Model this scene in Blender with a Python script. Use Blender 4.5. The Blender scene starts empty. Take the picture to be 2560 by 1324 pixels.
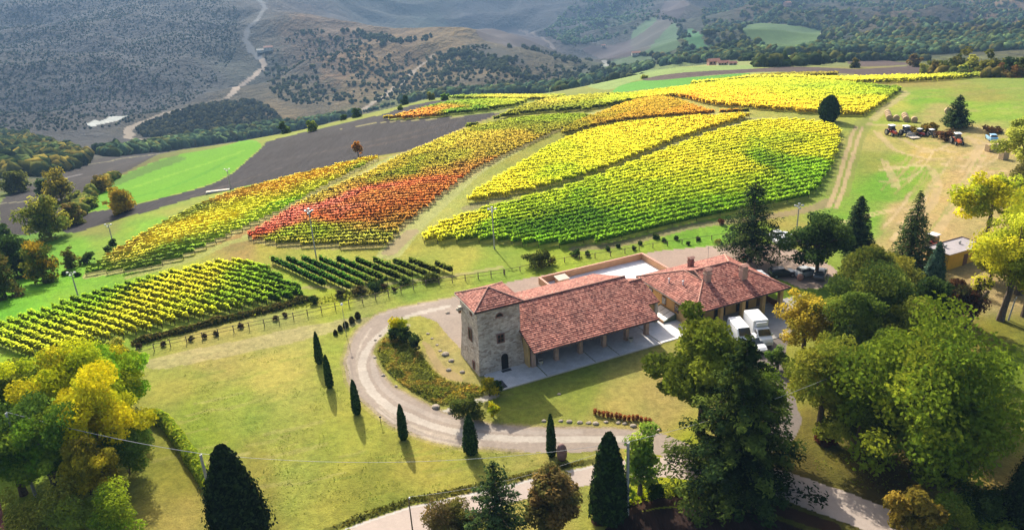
import bpy, bmesh, math, random
import numpy as np
from math import radians, sin, cos, pi, atan2, hypot, log, exp

# ---------------------------------------------------------------- camera
CX, CY, F = 1280.0, 662.0, 1900.0
PITCH, ROLL = radians(22.8), radians(3.05)
H = 50.0
_g = np.array([sin(ROLL)*cos(PITCH), cos(ROLL)*cos(PITCH), sin(PITCH)])
_fw = np.array([0, 0, 1.0]) - _g*_g[2]; _fw /= np.linalg.norm(_fw)
_rt = np.cross(_g, _fw); _rt = _rt if _rt[0] > 0 else -_rt
RM = np.array([_rt, _fw, -_g])
scene = bpy.context.scene
cam = bpy.data.cameras.new('camera'); camo = bpy.data.objects.new('camera', cam)
scene.collection.objects.link(camo); scene.camera = camo
cam.sensor_width = 36.0; cam.lens = 36.0*F/2560.0
cam.clip_start = 0.5; cam.clip_end = 20000
from mathutils import Matrix, Vector
_m = np.eye(4)
_m[:3, 0] = RM @ np.array([1, 0, 0]); _m[:3, 1] = RM @ np.array([0, -1, 0]); _m[:3, 2] = RM @ np.array([0, 0, -1.0])
_m[2, 3] = H
camo.matrix_world = Matrix(_m.tolist())

# ---------------------------------------------------------------- light
SUN_EL = radians(35.3); SH_AZ = radians(-73.3)          # direction in which shadows fall
sdir = Vector((cos(SH_AZ)*cos(SUN_EL), sin(SH_AZ)*cos(SUN_EL), -sin(SUN_EL)))
sun = bpy.data.lights.new('sun', 'SUN'); suno = bpy.data.objects.new('sun', sun)
scene.collection.objects.link(suno)
sun.energy = 4.9; sun.angle = radians(0.5); sun.color = (1.0, 0.92, 0.77)
suno.rotation_euler = sdir.to_track_quat('-Z', 'Y').to_euler()
world = bpy.data.worlds.new('World'); scene.world = world; world.use_nodes = True
wn = world.node_tree; bgn = wn.nodes['Background']
sky = wn.nodes.new('ShaderNodeTexSky'); sky.sky_type = 'NISHITA'; sky.sun_disc = False
sky.sun_elevation = SUN_EL
sky.sun_rotation = atan2(-sdir.x, -sdir.y)
sky.air_density = 1.0; sky.dust_density = 5.0; sky.ozone_density = 0.3
wn.links.new(sky.outputs[0], bgn.inputs[0]); bgn.inputs[1].default_value = 0.13
scene.view_settings.view_transform = 'Standard'; scene.view_settings.look = 'None'
scene.view_settings.exposure = 0.74; scene.view_settings.gamma = 1.0
scene.view_settings.use_curve_mapping = False
scene.cycles.max_bounces = 6; scene.cycles.diffuse_bounces = 4; scene.cycles.glossy_bounces = 2
scene.cycles.transmission_bounces = 3; scene.cycles.volume_bounces = 0; scene.cycles.transparent_max_bounces = 8
scene.cycles.caustics_reflective = False; scene.cycles.caustics_refractive = False

# ---------------------------------------------------------------- helpers: pixels <-> world (authoring only)
def rayd(x, y):
    return RM @ np.array([(x-CX)/F, (y-CY)/F, 1.0])
def tdep(x, y):
    d = rayd(x, y); return -d[2]/math.hypot(d[0], d[1])
def azi(x, y):
    d = rayd(x, y); return atan2(d[0], d[1])
def PZ(x, y, z=0.0):
    d = rayd(x, y); t = (z-H)/d[2]; return np.array([d[0]*t, d[1]*t, z])
def lin(r, g, b):
    f = lambda c: (c/255.0/12.92) if c/255.0 <= 0.04045 else ((c/255.0+0.055)/1.055)**2.4
    return np.array([f(r), f(g), f(b)])
def _hash(ix, iy, s):
    h = (ix.astype(np.int64)*374761393 + iy.astype(np.int64)*668265263 + s*1442695041) & 0xffffffff
    h = ((h ^ (h >> 13))*1274126177) & 0xffffffff
    return ((h ^ (h >> 16)) & 0xffff)/65535.0
def vn(x, y, s=0):
    x = np.asarray(x, float); y = np.asarray(y, float)
    ix = np.floor(x); iy = np.floor(y); fx = x-ix; fy = y-iy
    fx = fx*fx*(3-2*fx); fy = fy*fy*(3-2*fy)
    a = _hash(ix, iy, s); b = _hash(ix+1, iy, s); c = _hash(ix, iy+1, s); d = _hash(ix+1, iy+1, s)
    return (a*(1-fx)+b*fx)*(1-fy)+(c*(1-fx)+d*fx)*fy
def fbm(x, y, s=0, o=4):
    v = 0; a = 0.5; t = 0
    for k in range(o):
        v = v+a*vn(x*2**k+17.3*k, y*2**k-9.1*k, s+k); t += a; a *= 0.55
    return v/t

# ---------------------------------------------------------------- terrain height
CP = []   # (theta, ln r, z/r)
def cz(x, y, z):
    t = tdep(x, y); r = (H-z)/t; CP.append((azi(x, y), log(r), z/r))
def cr_(x, y, r):
    t = tdep(x, y); z = H-r*t; CP.append((azi(x, y), log(r), z/r))
for p in [(0,1324),(640,1324),(1280,1324),(1920,1324),(2560,1324),(0,1050),(600,1050),(1280,1050),(1900,1050),(2560,1000),
          (300,880),(700,820),(1240,930),(1650,870),(1450,900),(1450,700),(1250,760),(1970,750),(1600,640),(1900,620),(1950,900),(2200,850)]:
    cz(p[0], p[1], 0.0)
for x, y, z in [(1150,930,-.5),(1000,900,-.5),(780,740,-.3),(0,810,-2),(300,740,-1.8),(0,740,-3.5),(600,650,-1),(1100,650,0),(1500,600,0),
                (2050,500,0),(2560,480,2),(2560,700,1.2),(2240,330,1),(2560,260,3),(800,560,-1),(1000,450,-1),(1250,500,0),(1600,450,1),
                (2000,350,1.2),(1900,290,1),(1500,380,0),(500,540,-4),(300,620,-6),(200,690,-5),(130,600,-9),(0,700,-6),(220,560,-10),
                (330,520,-9),(500,480,-8),(700,420,-8),(900,350,-7),(1100,300,-5),(1240,280,-4),(300,500,-12),(400,440,-16),(500,400,-18),
                (640,385,-13),(2240,235,0),(2000,250,-1),(1300,300,-2),(1700,260,-1.5)]:
    cz(x, y, z)
for x, y, r in [(640,350,330),(400,387,350),(720,333,345),(900,290,350),(1080,248,370),(1300,242,380),(1450,236,400),(1550,202,430),(1700,168,500),
                (1850,190,400),(2100,205,330),(2300,182,400),(2560,195,330),(1960,155,560),(2100,155,600),(1790,162,650),(2300,165,520),(2560,175,430),
                (0,440,430),(250,440,400),(200,400,520),(100,370,680),(300,380,640),(100,335,900),(500,345,800),(700,312,880),(870,285,900),
                (0,300,1080),(0,200,1380),(0,100,1750),(0,0,2250),(300,300,1020),(300,200,1320),(300,100,1650),(300,0,2150),
                (600,250,1080),(650,150,1330),(620,50,1780),(640,0,2100),
                (740,60,1550),(900,97,1430),(1060,137,1250),(880,260,980),(1000,200,1120),(760,48,1950),(900,82,2000),(1060,120,1900),(1000,0,2700),
                (1185,106,1280),(1060,180,1160),(1300,132,1220),(1500,192,1050),(1100,240,880),(1300,226,860),(1450,224,840),
                (1185,92,1850),(1300,116,1750),(1480,168,1400),(1500,100,1850),(1280,0,2750),(1500,0,2600),
                (1600,175,900),(1700,125,1080),(1700,60,1550),(1700,0,2300),(1800,140,880),(2000,105,1150),(2000,0,2200),
                (2300,125,950),(2300,60,1500),(2300,0,2100),(2560,115,850),(2560,50,1400),(2560,0,1900)]:
    cr_(x, y, r)
for x in (0, 640, 1280, 1920, 2560):
    cr_(x, -260, 3600); 
# valley floor hidden behind the near crest
for th, r, z in [(-18, 560, -85), (-9, 560, -80), (-4, 600, -70), (4, 620, -62), (9, 650, -60), (14, 800, -75), (-14, 620, -95), (20, 780, -60), (28, 680, -50), (33, 600, -40), (-27, 640, -80)]:
    CP.append((radians(th), log(r), z/r))
for th in (-60, -45, -30, -15, 0, 15, 30, 45, 60):
    for r in (12, 28):
        CP.append((radians(th), log(r), 0.0))
    CP.append((radians(th), log(9000.0), 260.0/9000))
_side = [c for c in CP if c[0] < radians(-29)]
for c in _side: CP.append((c[0]-radians(22), c[1], c[2]))
_side = [c for c in CP[:200] if c[0] > radians(29)]
for c in _side: CP.append((c[0]+radians(22), c[1], c[2]))
CP = np.array(CP); KT = 2.6
_X = np.stack([CP[:, 0]*KT, CP[:, 1]], 1)
def _phi(d2): return 0.5*d2*np.log(d2+1e-12)
_n = len(_X)
_D = ((_X[:, None]-_X[None])**2).sum(-1)
_A = np.zeros((_n+3, _n+3)); _A[:_n, :_n] = _phi(_D)+np.eye(_n)*2e-4
_A[:_n, _n] = 1; _A[:_n, _n+1:] = _X; _A[_n, :_n] = 1; _A[_n+1:, :_n] = _X.T
_W = np.linalg.solve(_A, np.concatenate([CP[:, 2], [0, 0, 0]]))
def q_rbf(th, lr):
    sh = th.shape; th = th.ravel()*KT; lr = lr.ravel(); out = np.empty_like(th)
    for i in range(0, len(th), 20000):
        a = th[i:i+20000, None]-_X[None, :, 0]; b = lr[i:i+20000, None]-_X[None, :, 1]
        out[i:i+20000] = _phi(a*a+b*b) @ _W[:_n]+_W[_n]+_W[_n+1]*th[i:i+20000]+_W[_n+2]*lr[i:i+20000]
    return out.reshape(sh)
# polar grid (equal-detail mesh of the whole land)
NT, NR = 1080, 900
TH = np.concatenate([np.radians(np.linspace(-62, -44, 40, endpoint=False)), np.radians(np.linspace(-44, 44, NT-80, endpoint=False)), np.radians(np.linspace(44, 62, 40))])
def _rs():
    a = np.linspace(log(12), log(45), 40, endpoint=False)
    # near: even steps in the depression tangent; far: log steps
    t = np.linspace(50/45., 50/330., 480, endpoint=False)
    b = np.log(50/t)
    c = np.concatenate([np.linspace(log(330), log(2900), 440, endpoint=False), np.linspace(log(2900), log(9000), 30)])
    return np.concatenate([a, b, c])
LR = _rs(); NR = len(LR)
_cth = np.radians(np.linspace(-62, 62, 260)); _clr = np.linspace(log(12), log(9000), 360)
_q = q_rbf(*np.meshgrid(_cth, _clr, indexing='ij'))
def _bil(G, ga, gb, a, b):
    ia = np.clip(np.searchsorted(ga, a)-1, 0, len(ga)-2); ib = np.clip(np.searchsorted(gb, b)-1, 0, len(gb)-2)
    ta = np.clip((a-ga[ia])/(ga[ia+1]-ga[ia]), 0, 1); tb = np.clip((b-gb[ib])/(gb[ib+1]-gb[ib]), 0, 1)
    return (G[ia, ib]*(1-ta)*(1-tb)+G[ia+1, ib]*ta*(1-tb)+G[ia, ib+1]*(1-ta)*tb+G[ia+1, ib+1]*ta*tb)
def zrel(th, lr):
    r = np.exp(lr); x = r*np.sin(th); y = r*np.cos(th)
    z = _bil(_q, _cth, _clr, th, lr)*r
    w = np.clip((r-650)/700, 0, 1)
    rid = 1-np.abs(2*fbm(x/330, y/330, 5, 3)-1)
    z = z+w*(rid-0.75)*80+w*(fbm(x/130, y/130, 11, 3)-.5)*17
    w2 = np.clip((r-110)/150, 0, 1)*(1-w)
    z = z+w2*(fbm(x/60, y/60, 21, 2)-.5)*1.6
    z = z+(fbm(x/9, y/9, 31, 2)-.5)*0.22*np.clip((r-20)/40, 0, 1)
    # the building plateau is level
    u = x*DU[0]+y*DU[1]; v = x*DV[0]+y*DV[1]
    pad = np.clip(1-np.maximum(np.maximum(27.5-u, u-79)/6, np.maximum(70-v, v-101)/5), 0, 1)
    pad = pad*pad*(3-2*pad)
    return z*(1-pad)
AZB = radians(23.66)
DU = (cos(AZB), sin(AZB)); DV = (-sin(AZB), cos(AZB))
GT, GL = np.meshgrid(TH, LR, indexing='ij')
GZ = zrel(GT, GL)
def ground(x, y):
    x = np.asarray(x, float); y = np.asarray(y, float)
    return _bil(GZ, TH, LR, np.arctan2(x, y), np.log(np.hypot(x, y)))
_hr = np.exp(np.linspace(log(25), log(6000), 1600))
def hit(px, py, far=None):
    """the point of the land seen at a pixel; far=(rmin) skips nearer land"""
    d = rayd(px, py); L = math.hypot(d[0], d[1]); dx, dy, t = d[0]/L, d[1]/L, d[2]/L
    rs = _hr if far is None else _hr[_hr > far]
    zz = ground(rs*dx, rs*dy); g = (H+rs*t)-zz
    k = np.argmax(g < 0)
    if g[k] >= 0: k = len(rs)-1
    if k == 0: r = rs[0]
    else:
        a, b = g[k-1], g[k]; r = rs[k-1]+(rs[k]-rs[k-1])*a/(a-b) if a != b else rs[k]
    return np.array([r*dx, r*dy, float(ground(r*dx, r*dy))])
def uv(u, v, z=0.0): return Vector((u*DU[0]+v*DV[0], u*DU[1]+v*DV[1], z))
def dens(pts, step=12.0, closed=True):
    out = []; n = len(pts)
    for i in range(n if closed else n-1):
        a = pts[i]; b = pts[(i+1) % n]; k = max(1, int(math.hypot(b[0]-a[0], b[1]-a[1])/step))
        for j in range(k): out.append((a[0]+(b[0]-a[0])*j/k, a[1]+(b[1]-a[1])*j/k))
    if not closed: out.append(pts[-1])
    return out
def wpoly(pts, far=None, closed=True):
    return np.array([hit(a, b, far)[:2] for a, b in dens(pts, closed=closed)])
def inpoly(P, X, Y):
    m = np.zeros(X.shape, bool)
    x0, y0 = P.min(0); x1, y1 = P.max(0)
    s = (X >= x0) & (X <= x1) & (Y >= y0) & (Y <= y1)
    xs = X[s]; ys = Y[s]; c = np.zeros(xs.shape, bool)
    for i in range(len(P)):
        ax, ay = P[i]; bx, by = P[i-1]
        if ay == by: continue
        t = (ay > ys) != (by > ys)
        c ^= t & (xs < (bx-ax)*(ys-ay)/(by-ay)+ax)
    m[s] = c; return m
def instroke(P, hw, X, Y):
    hw = np.broadcast_to(np.asarray(hw, float), (len(P),))
    m = np.zeros(X.shape, bool); mw = hw.max()
    x0, y0 = P.min(0)-mw; x1, y1 = P.max(0)+mw
    s = (X >= x0) & (X <= x1) & (Y >= y0) & (Y <= y1)
    xs = X[s]; ys = Y[s]; c = np.zeros(xs.shape, bool)
    for i in range(len(P)-1):
        a = P[i]; d = P[i+1]-a; L2 = max(d@d, 1e-9)
        t = np.clip(((xs-a[0])*d[0]+(ys-a[1])*d[1])/L2, 0, 1)
        c |= (xs-a[0]-t*d[0])**2+(ys-a[1]-t*d[1])**2 < (hw[i]*(1-t)+hw[i+1]*t)**2
    m[s] = c; return m
# ---------------------------------------------------------------- mesh + material helpers
rng = np.random.default_rng(7)
COL = scene.collection
KA = 1/2.05                                    # photograph brightness -> surface albedo
def alb(c, k=1.0): return np.clip(lin(*c)*KA*k, 0.0, 0.85)

def tag(o, label=None, cat=None, group=None, kind=None):
    if label: o['label'] = label
    if cat: o['category'] = cat
    if group: o['group'] = group
    if kind: o['kind'] = kind
    return o
def thing(name, label, cat, loc=(0, 0, 0), rz=0.0, group=None):
    o = bpy.data.objects.new(name, None); COL.objects.link(o)
    o.location = loc; o.rotation_euler = (0, 0, rz); o.empty_display_size = 0.2
    return tag(o, label, cat, group)
def mesh_np(name, V, Fq=None, Ft=None, mats=(), col=None, mi=None, parent=None, smooth=False, uv=None, loc=None):
    me = bpy.data.meshes.new(name)
    V = np.asarray(V, np.float32); nq = 0 if Fq is None else len(Fq); nt = 0 if Ft is None else len(Ft)
    me.vertices.add(len(V)); me.vertices.foreach_set('co', V.ravel())
    parts = []
    if nq: parts.append(np.asarray(Fq, np.int32).ravel())
    if nt: parts.append(np.asarray(Ft, np.int32).ravel())
    li = np.concatenate(parts); me.loops.add(len(li)); me.loops.foreach_set('vertex_index', li)
    me.polygons.add(nq+nt)
    st = np.concatenate([np.arange(nq)*4, nq*4+np.arange(nt)*3]).astype(np.int32)
    me.polygons.foreach_set('loop_start', st)
    if mi is not None: me.polygons.foreach_set('material_index', np.asarray(mi, np.int32))
    if smooth: me.polygons.foreach_set('use_smooth', np.ones(nq+nt, bool))
    for m in mats: me.materials.append(m)
    if col is not None:
        a = me.color_attributes.new('Col', 'FLOAT_COLOR', 'POINT')
        c = np.ones((len(V), 4), np.float32); c[:, :3] = col; a.data.foreach_set('color', c.ravel())
    me.update(calc_edges=True)
    o = bpy.data.objects.new(name, me); COL.objects.link(o)
    if parent is not None: o.parent = parent
    if loc is not None: o.location = loc
    return o

class MB:
    """collects simple solids, built as ONE mesh object"""
    def __init__(s): s.v = []; s.f = []; s.m = []; s.uv = []
    def poly(s, pts, m=0, uvs=None):
        b = len(s.v); s.v += [tuple(p) for p in pts]; s.f.append(tuple(range(b, b+len(pts)))); s.m.append(m)
        s.uv.append(uvs)
    def faces(s, vs, fs, m=0):
        b = len(s.v); s.v += [tuple(p) for p in vs]
        for f in fs: s.f.append(tuple(b+i for i in f)); s.m.append(m); s.uv.append(None)
    def hexa(s, p, m=0):      # 8 points: bottom 4 ccw, top 4 ccw
        s.faces(p, [(3, 2, 1, 0), (4, 5, 6, 7), (0, 1, 5, 4), (1, 2, 6, 5), (2, 3, 7, 6), (3, 0, 4, 7)], m)
    def box(s, x0, x1, y0, y1, z0, z1, m=0):
        s.hexa([(x0, y0, z0), (x1, y0, z0), (x1, y1, z0), (x0, y1, z0), (x0, y0, z1), (x1, y0, z1), (x1, y1, z1), (x0, y1, z1)], m)
    def bbox(s, x0, x1, y0, y1, z0, z1, b=0.03, m=0):     # box with chamfered vertical edges and top
        def ring(d, z): return [(x0+d+b, y0+d, z), (x1-d-b, y0+d, z), (x1-d, y0+d+b, z), (x1-d, y1-d-b, z), (x1-d-b, y1-d, z), (x0+d+b, y1-d, z), (x0+d, y1-d-b, z), (x0+d, y0+d+b, z)]
        r = [ring(0, z0), ring(0, z1-b), ring(b, z1)]
        vs = r[0]+r[1]+r[2]; fs = [tuple(range(7, -1, -1)), tuple(range(16, 24))]
        for k in (0, 8):
            for i in range(8): fs.append((k+i, k+(i+1) % 8, k+8+(i+1) % 8, k+8+i))
        s.faces(vs, fs, m)
    def tube(s, path, rad, n=8, m=0, cap=True):
        path = [Vector(p) for p in path]; k = len(path)
        rad = [rad]*k if not hasattr(rad, '__len__') else rad
        vs = []; fs = []
        up = Vector((0, 0, 1))
        for i, p in enumerate(path):
            d = (path[min(i+1, k-1)]-path[max(i-1, 0)]).normalized()
            a = d.cross(up if abs(d.z) < .95 else Vector((0, 1, 0))).normalized(); c = d.cross(a)
            for j in range(n):
                t = 2*pi*j/n; vs.append(p+(a*cos(t)+c*sin(t))*rad[i])
        for i in range(k-1):
            for j in range(n):
                fs.append((i*n+j, i*n+(j+1) % n, (i+1)*n+(j+1) % n, (i+1)*n+j))
        if cap: fs.append(tuple(range(n))); fs.append(tuple(range((k-1)*n+n-1, (k-1)*n-1, -1)))
        s.faces(vs, fs, m)
    def lathe(s, prof, c=(0, 0, 0), n=16, m=0):
        vs = []; fs = []
        for r, z in prof:
            for j in range(n): t = 2*pi*j/n; vs.append((c[0]+r*cos(t), c[1]+r*sin(t), c[2]+z))
        for i in range(len(prof)-1):
            for j in range(n): fs.append((i*n+j, i*n+(j+1) % n, (i+1)*n+(j+1) % n, (i+1)*n+j))
        fs.append(tuple(range(n-1, -1, -1))); fs.append(tuple((len(prof)-1)*n+j for j in range(n)))
        s.faces(vs, fs, m)
    def xf(s, M):
        s.v = [tuple(M @ Vector(p)) for p in s.v]; return s
    def build(s, name, mats, parent=None, loc=None, rz=None, smooth=False):
        me = bpy.data.meshes.new(name); me.from_pydata(s.v, [], s.f)
        for m in (mats if isinstance(mats, (list, tuple)) else [mats]): me.materials.append(m)
        for p, k in zip(me.polygons, s.m): p.material_index = k; p.use_smooth = smooth
        if any(u is not None for u in s.uv):
            ul = me.uv_layers.new(name='UVMap')
            for p, u in zip(me.polygons, s.uv):
                for q, li in enumerate(p.loop_indices):
                    ul.data[li].uv = u[q] if u is not None else (0, 0)
        me.update()
        bm = bmesh.new(); bm.from_mesh(me)
        if smooth is None or True:
            bmesh.ops.recalc_face_normals(bm, faces=bm.faces)
        bm.to_mesh(me); bm.free()
        o = bpy.data.objects.new(name, me); COL.objects.link(o)
        if parent is not None: o.parent = parent
        if loc is not None: o.location = loc
        if rz is not None: o.rotation_euler = (0, 0, rz)
        return o

class NT_:
    def __init__(s, name):
        s.mat = bpy.data.materials.new(name); s.mat.use_nodes = True; s.t = s.mat.node_tree
        s.b = s.t.nodes['Principled BSDF']; s.out = s.t.nodes['Material Output']
    def n(s, typ, **kw):
        nd = s.t.nodes.new(typ)
        for k, v in kw.items(): setattr(nd, k, v)
        return nd
    def l(s, a, b): s.t.links.new(a, b)
    def mixc(s, fac, a, b, mode='MIX'):
        m = s.n('ShaderNodeMix', data_type='RGBA', blend_type=mode)
        for sock, v in ((m.inputs[0], fac), (m.inputs[6], a), (m.inputs[7], b)):
            if hasattr(v, 'is_output') or isinstance(v, bpy.types.NodeSocket): s.l(v, sock)
            elif isinstance(v, (int, float)): sock.default_value = v
            else: sock.default_value = (*v, 1)
        return m.outputs[2]
    def noise(s, scale, detail=3, co=None, rough=0.55, vec=None):
        t = s.n('ShaderNodeTexNoise'); t.inputs['Scale'].default_value = scale; t.inputs['Detail'].default_value = detail
        t.inputs['Roughness'].default_value = rough
        if vec is not None: s.l(vec, t.inputs['Vector'])
        return t.outputs['Fac']
    def ramp(s, fac, stops):
        r = s.n('ShaderNodeValToRGB'); e = r.color_ramp.elements
        while len(e) < len(stops): e.new(0.5)
        for i, (p, c) in enumerate(stops):
            e[i].position = p; e[i].color = (*c, 1) if not isinstance(c, (int, float)) else (c, c, c, 1)
        s.l(fac, r.inputs[0]); return r.outputs[0]
    def bump(s, h, strength=0.4, dist=0.05):
        b = s.n('ShaderNodeBump'); b.inputs['Strength'].default_value = strength; b.inputs['Distance'].default_value = dist
        s.l(h, b.inputs['Height']); s.l(b.outputs[0], s.b.inputs['Normal'])
    def objco(s):
        return s.n('ShaderNodeTexCoord').outputs['Object']

def ground_mat(name, scale, amp, bump, bdist, stretch=None, spec=0.1, fine=4.0):
    m = NT_(name); at = m.n('ShaderNodeAttribute', attribute_name='Col')
    co = m.objco()
    if stretch:
        mp = m.n('ShaderNodeMapping'); mp.inputs['Rotation'].default_value = (0, 0, stretch[0]); mp.inputs['Scale'].default_value = (stretch[1], stretch[2], 1)
        m.l(co, mp.inputs['Vector']); co = mp.outputs[0]
    n1 = m.noise(scale, 4, vec=co); n2 = m.noise(scale*fine, 3, vec=co, rough=.7)
    a = m.ramp(n1, [(0.30, 1-amp), (0.70, 1+amp)]); b = m.ramp(n2, [(0.28, 1-amp*1.1), (0.72, 1+amp)])
    c = m.mixc(1.0, at.outputs['Color'], a, 'MULTIPLY'); c = m.mixc(1.0, c, b, 'MULTIPLY')
    m.l(c, m.b.inputs['Base Color']); m.b.inputs['Roughness'].default_value = 0.95
    m.b.inputs['Specular IOR Level'].default_value = spec
    if bump: m.bump(n2, bump, bdist)
    return m.mat
def plain(name, c, rough=0.6, metal=0.0, amp=0.12, scale=3.0, bump=0.0, spec=0.3, k=1.0, coat=0.0):
    m = NT_(name); cc = alb(c, k) if max(c) > 1.5 else np.array(c)
    n = m.noise(scale, 4, vec=m.objco())
    m.l(m.ramp(n, [(0.3, tuple(np.clip(cc*(1-amp), 0, 1))), (0.7, tuple(np.clip(cc*(1+amp), 0, .9)))]), m.b.inputs['Base Color'])
    m.b.inputs['Roughness'].default_value = rough; m.b.inputs['Metallic'].default_value = metal
    m.b.inputs['Specular IOR Level'].default_value = spec
    if coat: m.b.inputs['Coat Weight'].default_value = coat
    if bump: m.bump(n, bump, 0.02)
    return m.mat
def leaf_mat(name, trans=0.45):
    m = NT_(name); at = m.n('ShaderNodeAttribute', attribute_name='Col')
    n = m.noise(1.3, 3, vec=m.objco())
    c = m.mixc(1.0, at.outputs['Color'], m.ramp(n, [(0.3, 0.78), (0.7, 1.22)]), 'MULTIPLY')
    d = m.n('ShaderNodeBsdfDiffuse'); t = m.n('ShaderNodeBsdfTranslucent'); mx = m.n('ShaderNodeMixShader'); mx.inputs[0].default_value = trans
    m.l(c, d.inputs[0]); m.l(c, t.inputs[0]); m.l(d.outputs[0], mx.inputs[1]); m.l(t.outputs[0], mx.inputs[2]); m.l(mx.outputs[0], m.out.inputs[0])
    return m.mat
M = {}
M['leaf'] = leaf_mat('leaf_foliage', 0.54); M['vine'] = leaf_mat('vine_foliage', 0.64); M['needle'] = leaf_mat('needle_foliage', 0.22)
M['far_leaf'] = leaf_mat('distant_foliage', 0.15)
M['bark'] = plain('bark', (0.10, 0.075, 0.055), 0.95, amp=.35, scale=6, bump=.6)
M['pale_bark'] = plain('pale_bark', (0.22, 0.18, 0.14), 0.95, amp=.3, scale=6, bump=.5)
M['core'] = plain('inner_twigs', (0.018, 0.024, 0.010), 1.0, amp=.3, scale=4)
M['post'] = plain('weathered_wood', (0.16, 0.12, 0.09), 0.9, amp=.25, scale=9)
M['concrete'] = plain('concrete_pole', (0.36, 0.34, 0.31), 0.85, amp=.12, scale=4)
M['steel'] = plain('galvanised_steel', (0.30, 0.31, 0.32), 0.45, metal=.6, amp=.1, scale=8)
M['rock'] = plain('field_stone', (0.33, 0.28, 0.22), 0.9, amp=.3, scale=5, bump=.5)

# ---------------------------------------------------------------- ground painting
def TL(px, py, far=None):
    h = hit(px, py, far); return (atan2(h[0], h[1])*KT, log(math.hypot(h[0], h[1])))
BL = []
def blob(px, py, c, w=1.0, far=None): a = TL(px, py, far); BL.append((a[0], a[1], *lin(*c), w))
for b in [(450,960,(176,180,92)),(700,910,(196,194,108)),(560,880,(190,180,108)),(600,1010,(164,182,82)),(700,1180,(178,182,92)),(850,1120,(182,186,88)),
          (500,1060,(150,172,62)),(430,1150,(150,152,66)),(450,1290,(176,166,96)),(900,1230,(150,158,72)),(640,1260,(166,160,82)),(1100,1170,(182,180,90)),
          (1330,1160,(186,178,104)),(1450,960,(150,166,76)),(1560,1010,(192,180,112)),(1300,980,(150,166,74)),(1640,1020,(186,172,112)),(1500,1050,(184,176,104)),
          (1050,830,(186,184,98)),(1110,900,(196,180,128)),(1000,840,(170,178,80)),(1060,960,(176,174,92)),
          (900,760,(168,176,100)),(700,835,(180,180,110)),(860,860,(176,186,86)),(1050,730,(148,176,72)),(1250,690,(156,184,74)),
          (820,650,(186,196,86)),(1150,645,(184,190,90)),(700,700,(176,206,64)),(860,740,(186,200,60)),(1400,650,(164,190,62)),(1560,640,(156,180,70)),
          (1750,590,(134,190,60)),(1650,600,(170,196,70)),(1900,560,(146,186,62)),(1960,560,(180,176,96)),
          (50,780,(120,196,40)),(200,740,(130,186,44)),(330,710,(140,182,50)),(0,900,(158,192,60)),(60,880,(170,210,50)),
          (300,600,(150,188,62)),(420,540,(166,180,84)),(230,660,(134,196,54)),(560,500,(176,190,90)),(180,620,(130,190,50)),(500,520,(160,178,86)),
          (380,570,(140,200,60)),(250,560,(150,160,80)),(600,470,(170,200,80)),(210,520,(150,190,60)),(150,700,(120,190,30)),
          (700,600,(184,180,82)),(400,640,(180,186,76)),(620,590,(176,150,98)),(900,560,(178,158,84)),(1000,620,(186,184,88)),
          (1100,520,(186,194,108)),(1000,450,(176,168,78)),(1300,350,(166,166,70)),(1500,300,(170,172,90)),(1700,300,(184,190,84)),(1450,490,(168,176,86)),
          (1300,500,(178,186,90)),(1700,400,(168,168,84)),(1750,280,(192,186,104)),(2000,330,(184,186,92)),(2100,330,(176,186,92)),
          (2300,250,(142,186,54)),(2200,260,(190,196,92)),(2330,290,(186,180,116)),(2450,230,(166,166,86)),(2540,210,(150,174,84)),(2300,205,(166,158,90)),(2400,270,(150,186,62)),
          (2500,260,(148,188,70)),(2200,300,(176,190,84)),(2180,420,(164,172,84)),(2180,470,(128,182,56)),(2150,560,(128,180,60)),(2260,440,(140,188,56)),(2350,500,(218,190,140)),(2300,400,(204,186,122)),
          (2200,360,(196,188,118)),(2300,560,(210,184,140)),(2450,430,(204,182,138)),(2400,350,(206,186,136)),(2250,540,(206,182,142)),(2330,590,(214,186,146)),
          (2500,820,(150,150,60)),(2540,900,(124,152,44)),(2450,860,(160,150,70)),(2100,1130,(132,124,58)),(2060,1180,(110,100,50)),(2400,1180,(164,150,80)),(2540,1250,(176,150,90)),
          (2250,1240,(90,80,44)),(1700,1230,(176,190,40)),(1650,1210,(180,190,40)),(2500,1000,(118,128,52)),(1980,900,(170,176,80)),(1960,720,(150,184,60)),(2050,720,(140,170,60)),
          (1850,1160,(200,180,130)),(2000,1300,(100,100,40)),(2350,760,(170,160,100)),(2480,720,(196,176,140)),(1480,240,(150,160,80)),(1250,250,(150,170,80)),(1000,265,(140,150,80))]:
    blob(*b)
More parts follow.
